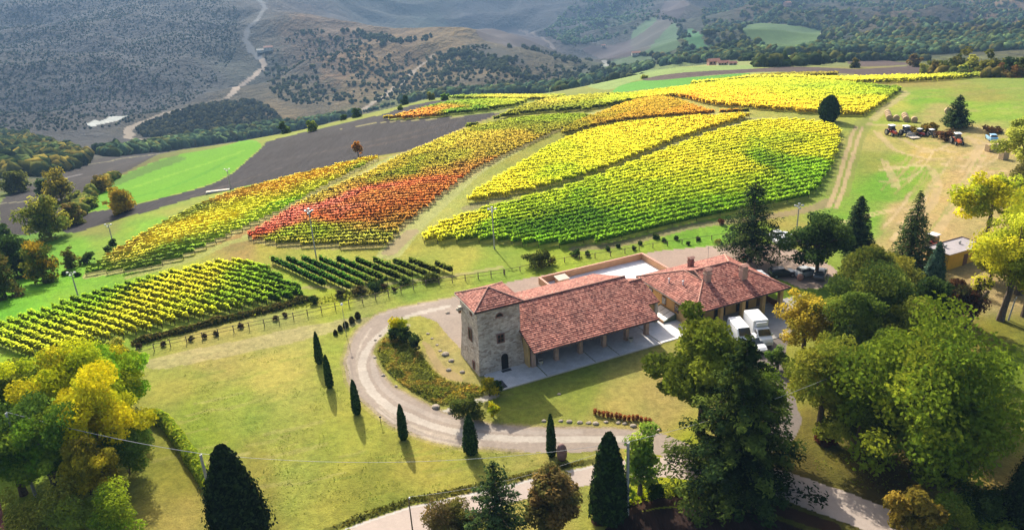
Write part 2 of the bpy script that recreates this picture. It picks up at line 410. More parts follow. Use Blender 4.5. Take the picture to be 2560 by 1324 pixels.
for b in [(1600,185,(160,186,104)),(1500,205,(150,176,96)),(1800,172,(176,186,116)),(2000,150,(150,160,100)),(2150,152,(150,156,80)),(2300,172,(150,140,90)),(1950,148,(158,180,96)),
          (2500,180,(140,130,70)),
          (100,420,(70,82,66)),(300,400,(84,78,74)),(250,390,(80,80,70)),(60,530,(120,150,60)),(200,450,(96,92,76)),(230,480,(140,130,80)),(60,600,(110,160,50)),
          (0,350,(72,72,74),1,600),(200,350,(70,72,76),1,600),(100,200,(66,70,78)),(100,50,(70,76,90)),(300,100,(62,68,80)),(450,200,(66,72,80)),(500,60,(60,68,82)),  # left hillside: cloud shadow is put into these darker, bluer colours
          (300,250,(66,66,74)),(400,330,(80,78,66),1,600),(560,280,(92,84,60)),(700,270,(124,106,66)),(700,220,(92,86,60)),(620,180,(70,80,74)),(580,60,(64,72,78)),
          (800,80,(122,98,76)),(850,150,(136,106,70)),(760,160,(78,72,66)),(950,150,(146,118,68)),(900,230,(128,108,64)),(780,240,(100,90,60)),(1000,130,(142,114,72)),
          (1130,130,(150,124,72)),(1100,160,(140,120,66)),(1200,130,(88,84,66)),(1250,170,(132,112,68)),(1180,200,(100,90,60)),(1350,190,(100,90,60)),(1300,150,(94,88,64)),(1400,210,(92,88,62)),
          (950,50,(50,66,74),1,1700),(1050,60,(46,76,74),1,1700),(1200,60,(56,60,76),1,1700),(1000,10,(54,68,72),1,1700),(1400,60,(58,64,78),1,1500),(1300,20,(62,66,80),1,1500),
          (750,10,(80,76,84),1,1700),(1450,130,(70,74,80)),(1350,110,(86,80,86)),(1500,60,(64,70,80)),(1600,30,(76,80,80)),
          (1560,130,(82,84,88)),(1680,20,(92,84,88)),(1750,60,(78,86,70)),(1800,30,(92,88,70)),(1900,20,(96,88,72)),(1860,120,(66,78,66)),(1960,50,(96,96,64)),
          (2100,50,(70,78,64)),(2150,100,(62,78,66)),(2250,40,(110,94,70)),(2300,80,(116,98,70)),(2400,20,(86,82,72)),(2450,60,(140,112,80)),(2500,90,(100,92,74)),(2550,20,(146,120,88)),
          (2200,130,(66,80,62)),(2300,10,(100,88,72)),(2050,10,(84,84,70)),(1550,60,(78,96,72)),(1500,180,(74,90,70))]:
    blob(*b)
BL = np.array(BL)
def blobcol(th, lr, x, y):
    wx = (fbm(x/14, y/14, 41, 3)-.5)*0.16; wy = (fbm(x/14, y/14, 47, 3)-.5)*0.16
    a = th.ravel()*KT+wx.ravel(); b = lr.ravel()+wy.ravel(); out = np.empty((a.size, 3))
    for i in range(0, a.size, 20000):
        d2 = (a[i:i+20000, None]-BL[None, :, 0])**2+(b[i:i+20000, None]-BL[None, :, 1])**2
        w = 1/(d2+2e-4)**2; w /= w.sum(1, keepdims=True); out[i:i+20000] = w @ BL[:, 2:5]
    return out.reshape(th.shape+(3,))
X = np.exp(GL)*np.sin(GT); Y = np.exp(GL)*np.cos(GT)
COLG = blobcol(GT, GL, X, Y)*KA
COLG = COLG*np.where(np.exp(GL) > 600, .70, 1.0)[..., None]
COLG = COLG*np.where((np.exp(GL) < 500)[..., None], np.array([1.02, 1.0, .74]), 1.0)
# gentle natural mottling of the grass: dry and lush patches, bare streaks
_n1 = fbm(X/6, Y/6, 61, 4)-.5; _n2 = fbm(X/1.2, Y/1.2, 67, 3)-.5; _nf = fbm(X/70, Y/70, 71, 5)-.5; _n3 = fbm(X/22, Y/22, 73, 5)-.5
near = np.clip(1-(np.exp(GL)-300)/300, 0, 1)[..., None]
COLG = COLG*(1+near*(np.stack([_n1*.55+_n2*.32, _n1*.2+_n2*.26, _n1*.35+_n2*.3], -1)))
COLG = COLG*(1+(1-near)*(np.stack([_nf*.5+_n3*.5, _nf*.4+_n3*.4, _nf*.3+_n3*.3], -1)))
def chaikin(p, closed, n=2):
    for _ in range(n):
        q = []
        m = len(p)
        if not closed: q.append(p[0])
        for i in range(m if closed else m-1):
            a = p[i]; b = p[(i+1) % m]
            q += [(a[0]*.8+b[0]*.2, a[1]*.8+b[1]*.2), (a[0]*.2+b[0]*.8, a[1]*.2+b[1]*.8)]
        if not closed: q.append(p[-1])
        p = q
    return p
_ws = np.clip((np.exp(GL)-200)/600, 0, 1)
XW = X+(fbm(X/3, Y/3, 81, 3)-.5)*(.5+3*_ws)+(fbm(X/25, Y/25, 83, 2)-.5)*10*_ws; YW = Y+(fbm(X/3, Y/3, 85, 3)-.5)*(.5+3*_ws)+(fbm(X/25, Y/25, 87, 2)-.5)*10*_ws
REG = np.where(np.exp(GL) > 600, 1, 0)         # 0 meadow, 1 hillside
RN = ['meadow', 'hillside']; RMT = [0, 4]
def region(name, mat, mask, c=None, amp=0.12, mixw=1.0):
    if name not in RN: RN.append(name); RMT.append(mat)
    REG[mask] = RN.index(name)
    if c is not None:
        cc = alb(c)*(1+amp*(2*_n1[mask]+1.6*_n2[mask]))[:, None]
        COLG[mask] = COLG[mask]*(1-mixw)+cc*mixw
FIELDS = []
def rp(name, mat, pts, c=None, far=None, amp=.12, mixw=1.0, zmax=None):
    P = wpoly(chaikin(pts, True), far); m = inpoly(P, XW, YW); region(name, mat, m, c, amp, mixw); FIELDS.append(P) if name in ('grass_field', 'bare_field', 'ploughed_field', 'green_field', 'gravel_bank') else None; return P
def rs_(name, mat, pts, w, c=None, far=None, amp=.12, mixw=1.0):
    P = wpoly(chaikin(pts, False), far, closed=False); m = instroke(P, w/2, XW, YW); region(name, mat, m, c, amp, mixw); return P
FARR = 600
# --- far slopes: fields and lanes
for pts, c in [([(1578,78),(1640,36),(1690,60),(1702,92),(1690,132),(1578,138)], (88,124,84)), ([(1850,78),(1865,62),(1912,57),(1990,64),(2056,76),(2062,92),(2035,112),(2000,130),(1925,136),(1908,112),(1870,100)], (100,134,74)),
               ([(1702,78),(1735,70),(1768,105),(1765,136),(1738,132)], (80,140,88)), 
               ([(1880,148),(1920,137),(2050,140),(2072,150),(2000,160),(1900,166)], (160,184,92)), ([(1500,165),(1560,140),(1625,138),(1640,150),(1580,165),(1540,172)], (96,124,88))]:
    rp('grass_field', 0, pts, c, FARR, .2, .9)
for pts, c in [([(1440,118),(1560,110),(1640,60),(1660,0),(1730,0),(1700,40),(1640,100),(1600,140),(1500,150)], (96,86,92)), ([(1180,70),(1320,72),(1385,110),(1300,122),(1200,100)], (92,84,92)),
               ([(1200,130),(1240,118),(1300,140),(1330,165),(1260,160)], (64,66,62))]:
    rp('bare_field', 1, pts, c, FARR, .12, .8)
rp('grass_field', 0, [(1452,212),(1600,180),(1640,172),(1790,164),(1900,162),(1890,172),(1740,180),(1600,196),(1540,222),(1500,226)], (158,184,104), 350, .15)
rp('green_field', 0, [(1522,234),(1548,214),(1600,200),(1740,193),(1872,181),(1862,192),(1780,208),(1610,224)], (110,184,66), 280, .1)
rp('ploughed_field', 2, [(1598,200),(1650,188),(1740,179),(1880,172),(1980,166),(2080,170),(2140,174),(2240,168),(2300,160),(2330,172),(2300,190),(2240,193),(2180,190),(2080,181),(1960,180),(1880,180),(1740,192),(1650,201)], (104,88,84), 300, .12)
rp('ploughed_field', 2, [(2110,158),(2140,146),(2240,154),(2300,160),(2240,164),(2140,168)], (112,94,88), 420, .12)
rp('ploughed_field', 2, [(0,498),(60,470),(110,440),(180,425),(230,400),(330,385),(410,378),(330,420),(240,470),(170,560),(130,575),(60,590),(0,580)], (64,60,62), None, .12)
rs_('country_lane', 1, [(640,-5),(664,18),(642,50),(612,82),(613,112),(655,150)], 11, (128,134,142), FARR, .15, .75)
rs_('country_lane', 1, [(655,150),(659,168),(620,202),(566,244)], 9, (200,184,168), FARR, .15, .9)  # sunlit stretch of the same lane, its sunlight painted as a brighter colour
rs_('country_lane', 1, [(566,244),(500,262),(450,275)], 8, (150,140,124), FARR, .2, .7)
rs_('country_lane', 1, [(455,274),(400,286),(338,312),(318,332),(340,350),(390,357),(445,358)], 8, (168,156,140), FARR, .15, .9)
rs_('country_lane', 1, [(1082,137),(1072,150),(1044,166),(1024,190),(990,220),(962,240),(912,272)], 8, (190,176,160), FARR, .2, .9)
rs_('country_lane', 1, [(860,283),(820,296),(760,312),(700,324)], 7, (166,156,132), FARR, .2, .8)
rs_('country_lane', 1, [(1300,76),(1330,82),(1370,106),(1385,122)], 9, (140,132,128), 900, .2, .7)
rs_('country_lane', 1, [(1508,152),(1520,162),(1536,174)], 8, (186,186,180), FARR, .2, .8)
rs_('country_lane', 1, [(2070,56),(2062,70),(2060,84),(2090,98),(2110,110)], 8, (160,148,132), FARR, .3, .8)
rp('gravel_bank', 1, [(221,308),(226,298),(244,304),(270,292),(300,290),(318,292),(290,302),(246,314),(226,317)], (206,212,208), FARR, .2)
rs_('field_path', 1, [(205,414),(300,398),(330,393),(410,381)], 1.8, (160,156,120), None, .2, .8)
rs_('field_path', 1, [(0,508),(70,503)], 2.0, (150,146,120), None, .2, .8)
rs_('field_path', 1, [(60,462),(130,452),(200,436)], 2.4, (130,126,130), None, .2, .8)
# --- near fields
rp('green_field', 0, [(640,352),(656,366),(590,425),(540,455),(480,474),(420,490),(330,512),(235,526),(212,530),(240,480),(300,440),(400,398),(460,384),(560,366),(610,350)], (118,186,18), None, .06)
rp('green_field', 0, [(450,388),(400,400),(300,442),(245,482),(280,470),(380,428),(470,398)], (96,138,48), None, .1, .8)
rs_('green_field', 0, [(330,470),(420,440),(520,408),(600,380)], 3.5, (150,206,50), None, .06, .6)
rs_('green_field', 0, [(300,500),(400,478),(500,440),(590,392)], 2.5, (70,160,30), None, .06, .4)
rp('ploughed_field', 2, [(660,356),(720,340),(900,298),(960,286),(1000,270),(1085,252),(1130,250),(1080,262),(1000,286),(960,302),(1080,296),(1180,288),(1240,282),(1258,284),(1230,292),(1150,322),(1090,350),(1020,378),(960,388),(900,396),(780,424),(660,455),(560,478),(470,498),(400,520),(280,552),(210,576),(170,584),(150,574),(200,548),(212,532),(330,514),(420,491),(480,476),(540,457),(590,428),(656,368)], (62,60,66), None, .12)
for (xa, ya, xb, yb, wf, cf) in ((300,545,640,440,2.2,(84,76,74)),(420,505,700,420,1.6,(92,84,84)),(700,400,1000,340,5,(74,70,74)),(800,380,1150,300,3.5,(86,78,76)),(720,360,960,310,4,(54,50,54)),(900,370,1120,320,3,(90,80,76)),(980,350,1230,290,2.5,(60,56,60)),(20,560,160,520,4,(84,74,72)),(40,540,150,500,3,(56,52,54)),(200,450,330,400,3,(84,76,74))):
    rs_('ploughed_field', 2, [(xa, ya), ((xa+xb)/2, (ya+yb)/2+4), (xb, yb)], wf, cf, None, .2, .55)
rs_('field_path', 1, [(850,324),(930,308),(1000,303),(1080,299),(1180,290),(1250,282),(1270,272)], 1.4, (170,164,110), None, .2, .8)
rs_('field_path', 1, [(1250,286),(1190,308),(1140,328),(1080,354),(1010,382),(940,400)], 1.3, (182,160,110), None, .2, .7)
for pts, w, c in [([(975,636),(1010,592),(1085,520),(1180,432),(1262,388),(1380,322),(1480,285),(1500,280)], 4.6, (196,200,122)), ([(620,640),(700,610),(800,560),(890,480),(960,420)][::-1] and [(625,588),(700,550),(790,500),(900,440),(985,392)], 3.2, (188,196,112)),
                  ([(330,690),(480,650),(560,610),(620,596)], 3.0, (184,190,100)), ([(1170,520),(1300,480),(1500,420),(1700,350),(1850,310)], 3.2, (172,164,112)),
                  ([(1600,268),(1700,262),(1800,292),(1960,300),(2060,306)], 3.4, (190,186,118)), ([(2180,300),(2220,262),(2270,236),(2258,228)], 2.4, (206,192,132))]:
    rs_('grass_track', 0, pts, w, c, None, .12, .85)
for pv, cv in ([(605,598),(700,545),(830,470),(960,405),(1130,340),(1300,296),(1490,290),(1380,336),(1240,404),(1120,480),(1010,570),(960,625),(700,622)], (206,190,120)), ([(190,700),(300,616),(480,520),(680,456),(880,404),(965,395),(860,445),(700,535),(560,600),(400,672),(250,690)], (208,200,126)), ([(1040,608),(1130,550),(1380,482),(1760,342),(1960,302),(2100,320),(2068,440),(2000,504),(1700,562),(1450,618),(1250,612)], (196,196,90)), ([(1160,508),(1320,400),(1480,328),(1760,296),(1890,290),(1700,350),(1480,440),(1260,494)], (206,200,96)), ([(-60,840),(330,715),(560,655),(700,690),(785,740),(560,795),(240,866),(-40,890)], (176,196,70)):
    rp('vineyard_ground', 0, pv, cv, None, .16, .8)
rs_('dirt_track', 1, [(975,630),(1000,604),(1030,580)], 3.0, (186,164,128), None, .2, .8)
rs_('dirt_track', 1, [(1440,622),(1540,612),(1640,588),(1740,562),(1850,552),(1960,536),(2040,520),(2080,500)], 2.6, (170,146,116), None, .2, .75)
rs_('dirt_track', 1, [(2160,300),(2146,330),(2128,372),(2112,430),(2094,486)], 4.4, (150,158,76), None, .2, .7)
for off in (-9, 9):
    rs_('dirt_track', 1, [(2146+off,316),(2128+off,372),(2112+off,430),(2094+off,486),(2080+off,520)], .9, (212,186,140), None, .2, .85)
for pts in ([(2190,330),(2240,380),(2330,400),(2420,395),(2480,350)], [(2470,360),(2440,420),(2400,470),(2370,540),(2330,600)], [(2160,310),(2240,312),(2330,330),(2450,352)], [(2210,400),(2230,440),(2240,470)],
            [(2330,420),(2350,470),(2310,540),(2250,560)], [(2250,345),(2300,372),(2400,380)], [(2100,560),(2200,530),(2280,520)], [(2420,340),(2452,372),(2410,430)]):
    for off in (-6, 6): rs_('dirt_track', 1, [(a+off, b+off*.3) for a, b in pts], .8, (220,194,146), None, .25, .6)
_r = random.Random(4)
for k in range(46):
    x0 = _r.uniform(2180, 2440); y0 = _r.uniform(345, 470) if k % 2 else _r.uniform(440, 610)
    if k % 2: p = [(x0, y0), (x0+_r.uniform(30, 70), y0+_r.uniform(-12, 6)), (x0+_r.uniform(80, 150), y0+_r.uniform(-30, 0))]
    else: x0 = _r.uniform(2200, 2400); p = [(x0+60, y0-90), (x0+30, y0-40), (x0-10, y0)]
    rs_('dirt_track', 1, p, _r.uniform(.35, .9), _r.choice([(232,206,160), (190,170,110), (160,176,80), (214,188,140)]), None, .3, .55)
for k in range(26):
    x0 = _r.uniform(2200, 2540); y0 = _r.uniform(205, 300); rs_('meadow', 0, [(x0, y0), (x0+60, y0-_r.uniform(2, 10)), (x0+140, y0-_r.uniform(6, 22))], _r.uniform(.8, 2), _r.choice([(176,176,90), (130,176,50), (186,170,110)]), None, .3, .35)
for k in range(60):
    x0 = _r.uniform(380, 1300); y0 = _r.uniform(900, 1260); dx = _r.uniform(40, 150); rs_('meadow', 0, [(x0, y0), (x0+dx*.5, y0-dx*.08+_r.uniform(-4, 4)), (x0+dx, y0-dx*.22)], _r.uniform(.25, .8), _r.choice([(206,194,124), (140,166,62), (196,186,110), (150,170,66)]), None, .3, .3)
rs_('field_path', 1, [(700,722),(800,716),(900,720),(1000,706),(1130,690),(1250,668)], 1.2, (196,180,130), None, .25, .6)
rp('dry_grass', 0, [(350,905),(470,875),(600,850),(720,822),(840,800),(930,790),(900,812),(760,850),(620,880),(500,905),(380,926)], (214,198,146), None, .28, .6)
# --- gravel, paving, road
P_DRIVE = [(1150,738),(1110,746),(1060,755),(990,768),(940,785),(900,815),(870,855),(858,900),(862,940),(888,988),(930,1030),(985,1068),(1050,1095),(1130,1115),(1200,1123),(1300,1130),(1400,1131),(1480,1126),(1560,1120),(1640,1135),(1700,1150),(1760,1120),(1700,1100),(1640,1077),(1560,1069),(1440,1066),(1380,1066),(1300,1063),(1220,1056),(1140,1036),(1090,1020),(1040,995),(980,960),(945,918),(931,882),(944,850),(970,818),(1000,792),(1040,786),(1090,800),(1130,850),(1160,880),(1190,780)]
rp('gravel_driveway', 1, P_DRIVE, (194,178,164), None, .12)
rs_('drive_verge', 0, P_DRIVE[:16], .9, (196,180,122), None, .25, .5)
rs_('drive_verge', 0, [(1640,1077),(1560,1069),(1440,1066),(1300,1063),(1220,1056),(1140,1036),(1090,1020),(1040,995),(980,960),(945,918),(931,882),(944,850),(970,818)], .7, (190,172,116), None, .3, .5)
for kk in range(26):
    a_ = _r.uniform(0, 14); i0 = int(a_); f_ = _r.uniform(.15, .85)
    pa_ = [P_DRIVE[j] for j in range(i0, min(i0+3, 17))]; pc = [(p[0]+(1190-p[0])*.12*f_, p[1]+(860-p[1])*.12*f_) for p in pa_]
    if len(pc) > 1: rs_('gravel_driveway', 1, pc, _r.uniform(.15, .4), _r.choice([(232,220,204), (176,164,152), (190,178,160), (222,206,186)]), None, .3, .45)
rs_('gravel_driveway', 1, [(1120,765),(1010,790),(930,850),(900,905),(915,960),(960,1010),(1040,1050),(1150,1085),(1280,1097),(1450,1098),(1600,1096)], 1.1, (236,226,212), None, .15, .7)
rs_('gravel_driveway', 1, [(1020,812),(955,860),(928,905),(940,950),(985,995),(1060,1032),(1160,1062),(1290,1080),(1450,1080)], .8, (216,204,192), None, .15, .5)
rp('gravel_yard', 1, [(1130,742),(1200,724),(1300,697),(1400,680),(1610,632),(1700,622),(1800,612),(1870,610),(1950,612),(2040,640),(2110,690),(2060,720),(2000,722),(1960,700),(1900,690),(1800,700),(1700,820),(1560,800),(1200,800)], (206,182,166), None, .1)
rp('gravel_yard', 1, [(1700,800),(1960,740),(1985,760),(1960,900),(1990,1010),(2010,1060),(1970,1120),(1900,1140),(1860,1120),(1930,1050),(1900,960),(1800,900)], (150,140,134), None, .12)
rp('asphalt_road', 3, [(840,1330),(1000,1270),(1180,1232),(1300,1202),(1450,1166),(1560,1146),(1700,1140),(1850,1146),(2000,1188),(2100,1224),(2220,1268),(2330,1310),(2380,1360),(2180,1330),(2090,1296),(1990,1258),(1900,1230),(1750,1200),(1640,1190),(1480,1206),(1330,1244),(1190,1280),(1080,1324),(1060,1340)], (228,210,198), None, .06)
rs_('road_edge_line', 1, [(840,1334),(1000,1274),(1180,1236),(1300,1206),(1450,1170),(1500,1160)], .16, (240,240,232), None, .05)
rs_('grass_verge', 0, [(820,1326),(1000,1258),(1180,1220),(1300,1190),(1440,1156),(1500,1148)], .9, (92,96,36), None, .3, .8)
rp('ploughed_field', 2, [(1480,1360),(1530,1300),(1600,1276),(1720,1264),(1820,1270),(1960,1300),(2100,1360),(2000,1500),(1500,1500)], (66,48,42), None, .25)
rs_('mulched_bank', 1, [(1500,1300),(1600,1258),(1720,1246),(1840,1254),(1960,1276),(2080,1316)], 1.6, (84,60,44), None, .4)
rp('stone_path', 1, [(1098,1026),(1150,1010),(1205,990),(1243,981),(1252,990),(1190,1008),(1120,1030)], (222,214,200), None, .06)
rp('garden_bed', 0, [(932,880),(946,852),(975,835),(1010,850),(1050,880),(1080,925),(1120,955),(1190,958),(1215,985),(1150,1004),(1100,1016),(1060,1000),(1000,962),(955,920)], (150,150,66), None, .3)
rp('bare_earth', 1, [(1050,850),(1075,860),(1110,920),(1150,935),(1160,955),(1120,950),(1085,922)], (196,170,126), None, .2, .7)
# mesh objects, one per region
GM = [ground_mat('grass_ground', 1.3, .20, 1.0, .14, fine=3.6), ground_mat('gravel_ground', 2.5, .10, .35, .03, fine=5), ground_mat('ploughed_soil', .55, .26, 1.0, .25, stretch=(radians(-28), 1.0, .10)), ground_mat('asphalt', 3.0, .05, .2, .01), ground_mat('hill_ground', .022, .34, 1.0, 9.0, fine=3.5, stretch=(radians(20), 1, .6))]
NTH, NLR = GT.shape
idx = np.arange(NTH*NLR).reshape(NTH, NLR)
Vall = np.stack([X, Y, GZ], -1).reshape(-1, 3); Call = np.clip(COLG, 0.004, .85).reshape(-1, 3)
fq = np.stack([idx[:-1, :-1], idx[1:, :-1], idx[1:, 1:], idx[:-1, 1:]], -1).reshape(-1, 4)[:, ::-1]
rg = REG[:-1, :-1].ravel()
SNAMES = {'hillside': 'hills'}
for k, nm in enumerate(RN):
    fs = fq[rg == k]
    if not len(fs): continue
    u, inv = np.unique(fs, return_inverse=True)
    o = mesh_np(SNAMES.get(nm, nm), Vall[u], Fq=inv.reshape(-1, 4), mats=[GM[RMT[k]]], col=Call[u], smooth=True)
    tag(o, kind='structure')
# winding check: normals must look up
# ---------------------------------------------------------------- building materials
def tile_mat(name, c1, c2, c3):
    m = NT_(name); uvn = m.n('ShaderNodeUVMap'); uvn.uv_map = 'UVMap'
    br = m.n('ShaderNodeTexBrick'); br.offset = 0.5; br.offset_frequency = 2
    for k, v in (('Scale', 1.0), ('Mortar Size', .016), ('Mortar Smooth', .2), ('Brick Width', .27), ('Row Height', .34), ('Bias', 0.0)): br.inputs[k].default_value = v
    br.inputs['Color1'].default_value = (0, 0, 0, 1); br.inputs['Color2'].default_value = (1, 1, 1, 1); br.inputs['Mortar'].default_value = (.3, .3, .3, 1)
    m.l(uvn.outputs[0], br.inputs['Vector'])
    c = m.ramp(br.outputs['Color'], [(0.05, c3), (0.35, c1), (0.7, c2), (1.0, tuple(min(1, k*1.35) for k in c2))])
    n = m.noise(0.45, 5, vec=m.objco()); n2 = m.noise(5, 3, vec=m.objco(), rough=.7)
    c = m.mixc(1.0, c, m.ramp(n, [(0.32, (.72, .74, .74)), (0.66, (1.15, 1.1, 1.05))]), 'MULTIPLY')
    c = m.mixc(1.0, c, m.ramp(n2, [(0.3, .8), (0.7, 1.2)]), 'MULTIPLY')
    m.l(c, m.b.inputs['Base Color']); m.b.inputs['Roughness'].default_value = 0.75; m.b.inputs['Specular IOR Level'].default_value = .15
    wv = m.n('ShaderNodeTexWave'); wv.wave_type = 'BANDS'; wv.bands_direction = 'X'; wv.wave_profile = 'SIN'
    wv.inputs['Scale'].default_value = 1/0.23/3.1831; wv.inputs['Distortion'].default_value = 0
    m.l(uvn.outputs[0], wv.inputs['Vector'])
    m.bump(wv.outputs['Fac'], .75, .06)
    return m.mat
M['tile'] = tile_mat('clay_roof_tiles', (0.29, 0.105, 0.082), (0.41, 0.18, 0.14), (0.15, 0.05, 0.045))
M['ridge'] = plain('ridge_tiles', (0.45, 0.23, 0.17), .7, amp=.25, scale=4)
def stone_mat():
    m = NT_('rubble_stone'); co = m.objco()
    mp = m.n('ShaderNodeMapping'); mp.inputs['Scale'].default_value = (2.6, 2.6, 4.6); m.l(co, mp.inputs['Vector'])
    v = m.n('ShaderNodeTexVoronoi'); v.inputs['Scale'].default_value = 1.0; m.l(mp.outputs[0], v.inputs['Vector'])
    v2 = m.n('ShaderNodeTexVoronoi'); v2.feature = 'DISTANCE_TO_EDGE'; m.l(mp.outputs[0], v2.inputs['Vector'])
    sp = m.n('ShaderNodeSeparateColor'); m.l(v.outputs['Color'], sp.inputs[0])
    c = m.ramp(sp.outputs[0], [(0.0, (.42, .31, .24)), (0.4, (.58, .47, .38)), (0.75, (.68, .57, .47)), (1.0, (.76, .66, .56))])
    e = m.ramp(v2.outputs['Distance'], [(0.02, .68), (0.10, 1.0)])
    c = m.mixc(1.0, c, e, 'MULTIPLY'); c = m.mixc(1.0, c, m.ramp(m.noise(.5, 4, vec=co), [(0.3, .82), (0.7, 1.15)]), 'MULTIPLY')
    m.l(c, m.b.inputs['Base Color']); m.b.inputs['Roughness'].default_value = .95; m.bump(e, .6, .05)
    return m.mat
M['stone'] = stone_mat()
def brick_mat(name, c1, c2, mo, w=.26, h=.07, vec='Object'):
    m = NT_(name); co = m.n('ShaderNodeTexCoord'); g = m.n('ShaderNodeNewGeometry')
    # use x+y for the run of a vertical wall
    sx = m.n('ShaderNodeSeparateXYZ'); m.l(co.outputs['Object'], sx.inputs[0]); ad = m.n('ShaderNodeMath', operation='ADD'); m.l(sx.outputs[0], ad.inputs[0]); m.l(sx.outputs[1], ad.inputs[1])
    cb = m.n('ShaderNodeCombineXYZ'); m.l(ad.outputs[0], cb.inputs[0]); m.l(sx.outputs[2], cb.inputs[1])
    br = m.n('ShaderNodeTexBrick')
    for k, v in (('Scale', 1.0), ('Mortar Size', .008), ('Brick Width', w), ('Row Height', h)): br.inputs[k].default_value = v
    br.inputs['Color1'].default_value = (*c1, 1); br.inputs['Color2'].default_value = (*c2, 1); br.inputs['Mortar'].default_value = (*mo, 1)
    m.l(cb.outputs[0], br.inputs['Vector'])
    c = m.mixc(1.0, br.outputs[0], m.ramp(m.noise(1.2, 4, vec=co.outputs['Object']), [(0.3, .8), (0.7, 1.2)]), 'MULTIPLY')
    m.l(c, m.b.inputs['Base Color']); m.b.inputs['Roughness'].default_value = .9
    return m.mat
M['brick'] = brick_mat('red_brick', (.22, .085, .06), (.28, .12, .09), (.2, .14, .11))
M['palebrick'] = brick_mat('salmon_brick', (.46, .27, .19), (.56, .34, .25), (.5, .4, .32))
M['yellow'] = plain('ochre_render', (.58, .38, .16), .9, amp=.12, scale=1.2)
M['orange_wall'] = plain('orange_render', (.56, .32, .17), .9, amp=.1, scale=.8)
M['dark'] = plain('dark_opening', (.015, .014, .014), .5, amp=.2)
M['glass'] = plain('window_glass', (.03, .035, .04), .08, amp=.1, spec=.8)
M['wood'] = plain('brown_timber', (.17, .08, .04), .8, amp=.3, scale=7)
M['eave'] = plain('eave_gutter', (.10, .065, .055), .6, amp=.2, scale=5)
M['cream'] = plain('pale_stone_trim', (.52, .46, .38), .85, amp=.1, scale=3)
def pave_mat(name, c, w, h, mo=.7, rot=0):
    m = NT_(name); co = m.objco()
    br = m.n('ShaderNodeTexBrick')
    for k, v in (('Scale', 1.0), ('Mortar Size', .012), ('Brick Width', w), ('Row Height', h)): br.inputs[k].default_value = v
    cc = np.array(c)
    br.inputs['Color1'].default_value = (*(cc*.92), 1); br.inputs['Color2'].default_value = (*(cc*1.06), 1); br.inputs['Mortar'].default_value = (*(cc*mo), 1)
    m.l(co, br.inputs['Vector'])
    m.l(m.mixc(1.0, br.outputs[0], m.ramp(m.noise(.8, 5, vec=co), [(0.3, .86), (0.7, 1.1)]), 'MULTIPLY'), m.b.inputs['Base Color'])
    m.b.inputs['Roughness'].default_value = .8
    return m.mat
M['pave'] = pave_mat('grey_paving', (.60, .58, .57), .6, .3)
M['terrace'] = pave_mat('pale_terrace', (.74, .73, .73), 1.2, 1.2, .85)
M['yard_slab'] = pave_mat('yard_slabs', (.30, .29, .28), 1.0, .5)
M['rubber'] = plain('black_rubber', (.02, .02, .022), .8, amp=.2)
M['white'] = plain('white_paint', (.78, .79, .80), .35, amp=.03, spec=.5, coat=.3)
M['chrome'] = plain('dull_metal', (.35, .36, .38), .35, metal=.8, amp=.1)
M['mat'] = plain('doormat', (.05, .05, .055), .95, amp=.3, scale=14)
M['lampglass'] = plain('lamp_glass', (.72, .74, .76), .2, amp=.05, spec=.6)

def clip_band(poly, k, lo, hi):
    def half(p, val, sgn):
        out = []
        for i in range(len(p)):
            a, b = p[i], p[(i+1) % len(p)]
            da = sgn*(a[k]-val); db = sgn*(b[k]-val)
            if da >= 0: out.append(a)
            if da*db < 0:
                t = da/(da-db); out.append(tuple(a[j]+(b[j]-a[j])*t for j in range(2)))
        return out
    p = half(poly, lo, 1)
    return half(p, hi, -1) if p else p
def roof_plane(mb, pts, m=0, row=.34, lift=.05):
    """pts: planar polygon, first edge = eave (local coords)"""
    P = [Vector(p) for p in pts]; e = (P[1]-P[0]).normalized()
    n = (P[1]-P[0]).cross(P[2]-P[0]).normalized()
    if n.z < 0: n = -n
    s = n.cross(e)
    if s.z < 0: s = -s
    q = [((p-P[0]).dot(e), (p-P[0]).dot(s)) for p in P]
    smax = max(b for a, b in q); k = 0
    while k*row < smax-1e-4:
        lo, hi = k*row, min((k+1)*row, smax)
        c = clip_band(q, 1, lo, hi); k += 1
        if len(c) < 3: continue
        jit = 1+rng.uniform(-.25, .25)
        v3 = []
        for a, b in c:
            t = (b-lo)/row; v3.append(P[0]+e*a+s*b+n*(lift*jit*(1-t)+.012))
        mb.poly(v3, m, [(a+100, b+100) for a, b in c])
        lows = sorted([a for a, b in c if abs(b-lo) < 1e-6])
        if len(lows) >= 2:
            a0, a1 = lows[0], lows[-1]
            tp = P[0]+e*a0+s*lo+n*(lift*jit+.012), P[0]+e*a1+s*lo+n*(lift*jit+.012)
            mb.poly([P[0]+e*a0+s*lo-n*.02, P[0]+e*a1+s*lo-n*.02, tp[1], tp[0]], m, [(a0+100, lo+99.9), (a1+100, lo+99.9), (a1+100, lo+99.99), (a0+100, lo+99.99)])
def under(mb, pts, th=.14, m=1):
    P = [Vector(p) for p in pts]; n = len(P)
    lo = [p-Vector((0, 0, th)) for p in P]; hi = [p-Vector((0, 0, .015)) for p in P]
    mb.faces(lo+hi, [tuple(range(n-1, -1, -1)), tuple(range(n, 2*n))]+[(i, (i+1) % n, n+(i+1) % n, n+i) for i in range(n)], m)
def caps(mb, a, b, m=2, r=.13):
    a = Vector(a); b = Vector(b); L = (b-a).length; k = max(2, int(L/.4))
    for i in range(k):
        p = a+(b-a)*(i/k); q = a+(b-a)*((i+1.08)/k); mb.tube([p+Vector((0, 0, .05)), q+Vector((0, 0, .05))], [r, r*.82], 7, m)

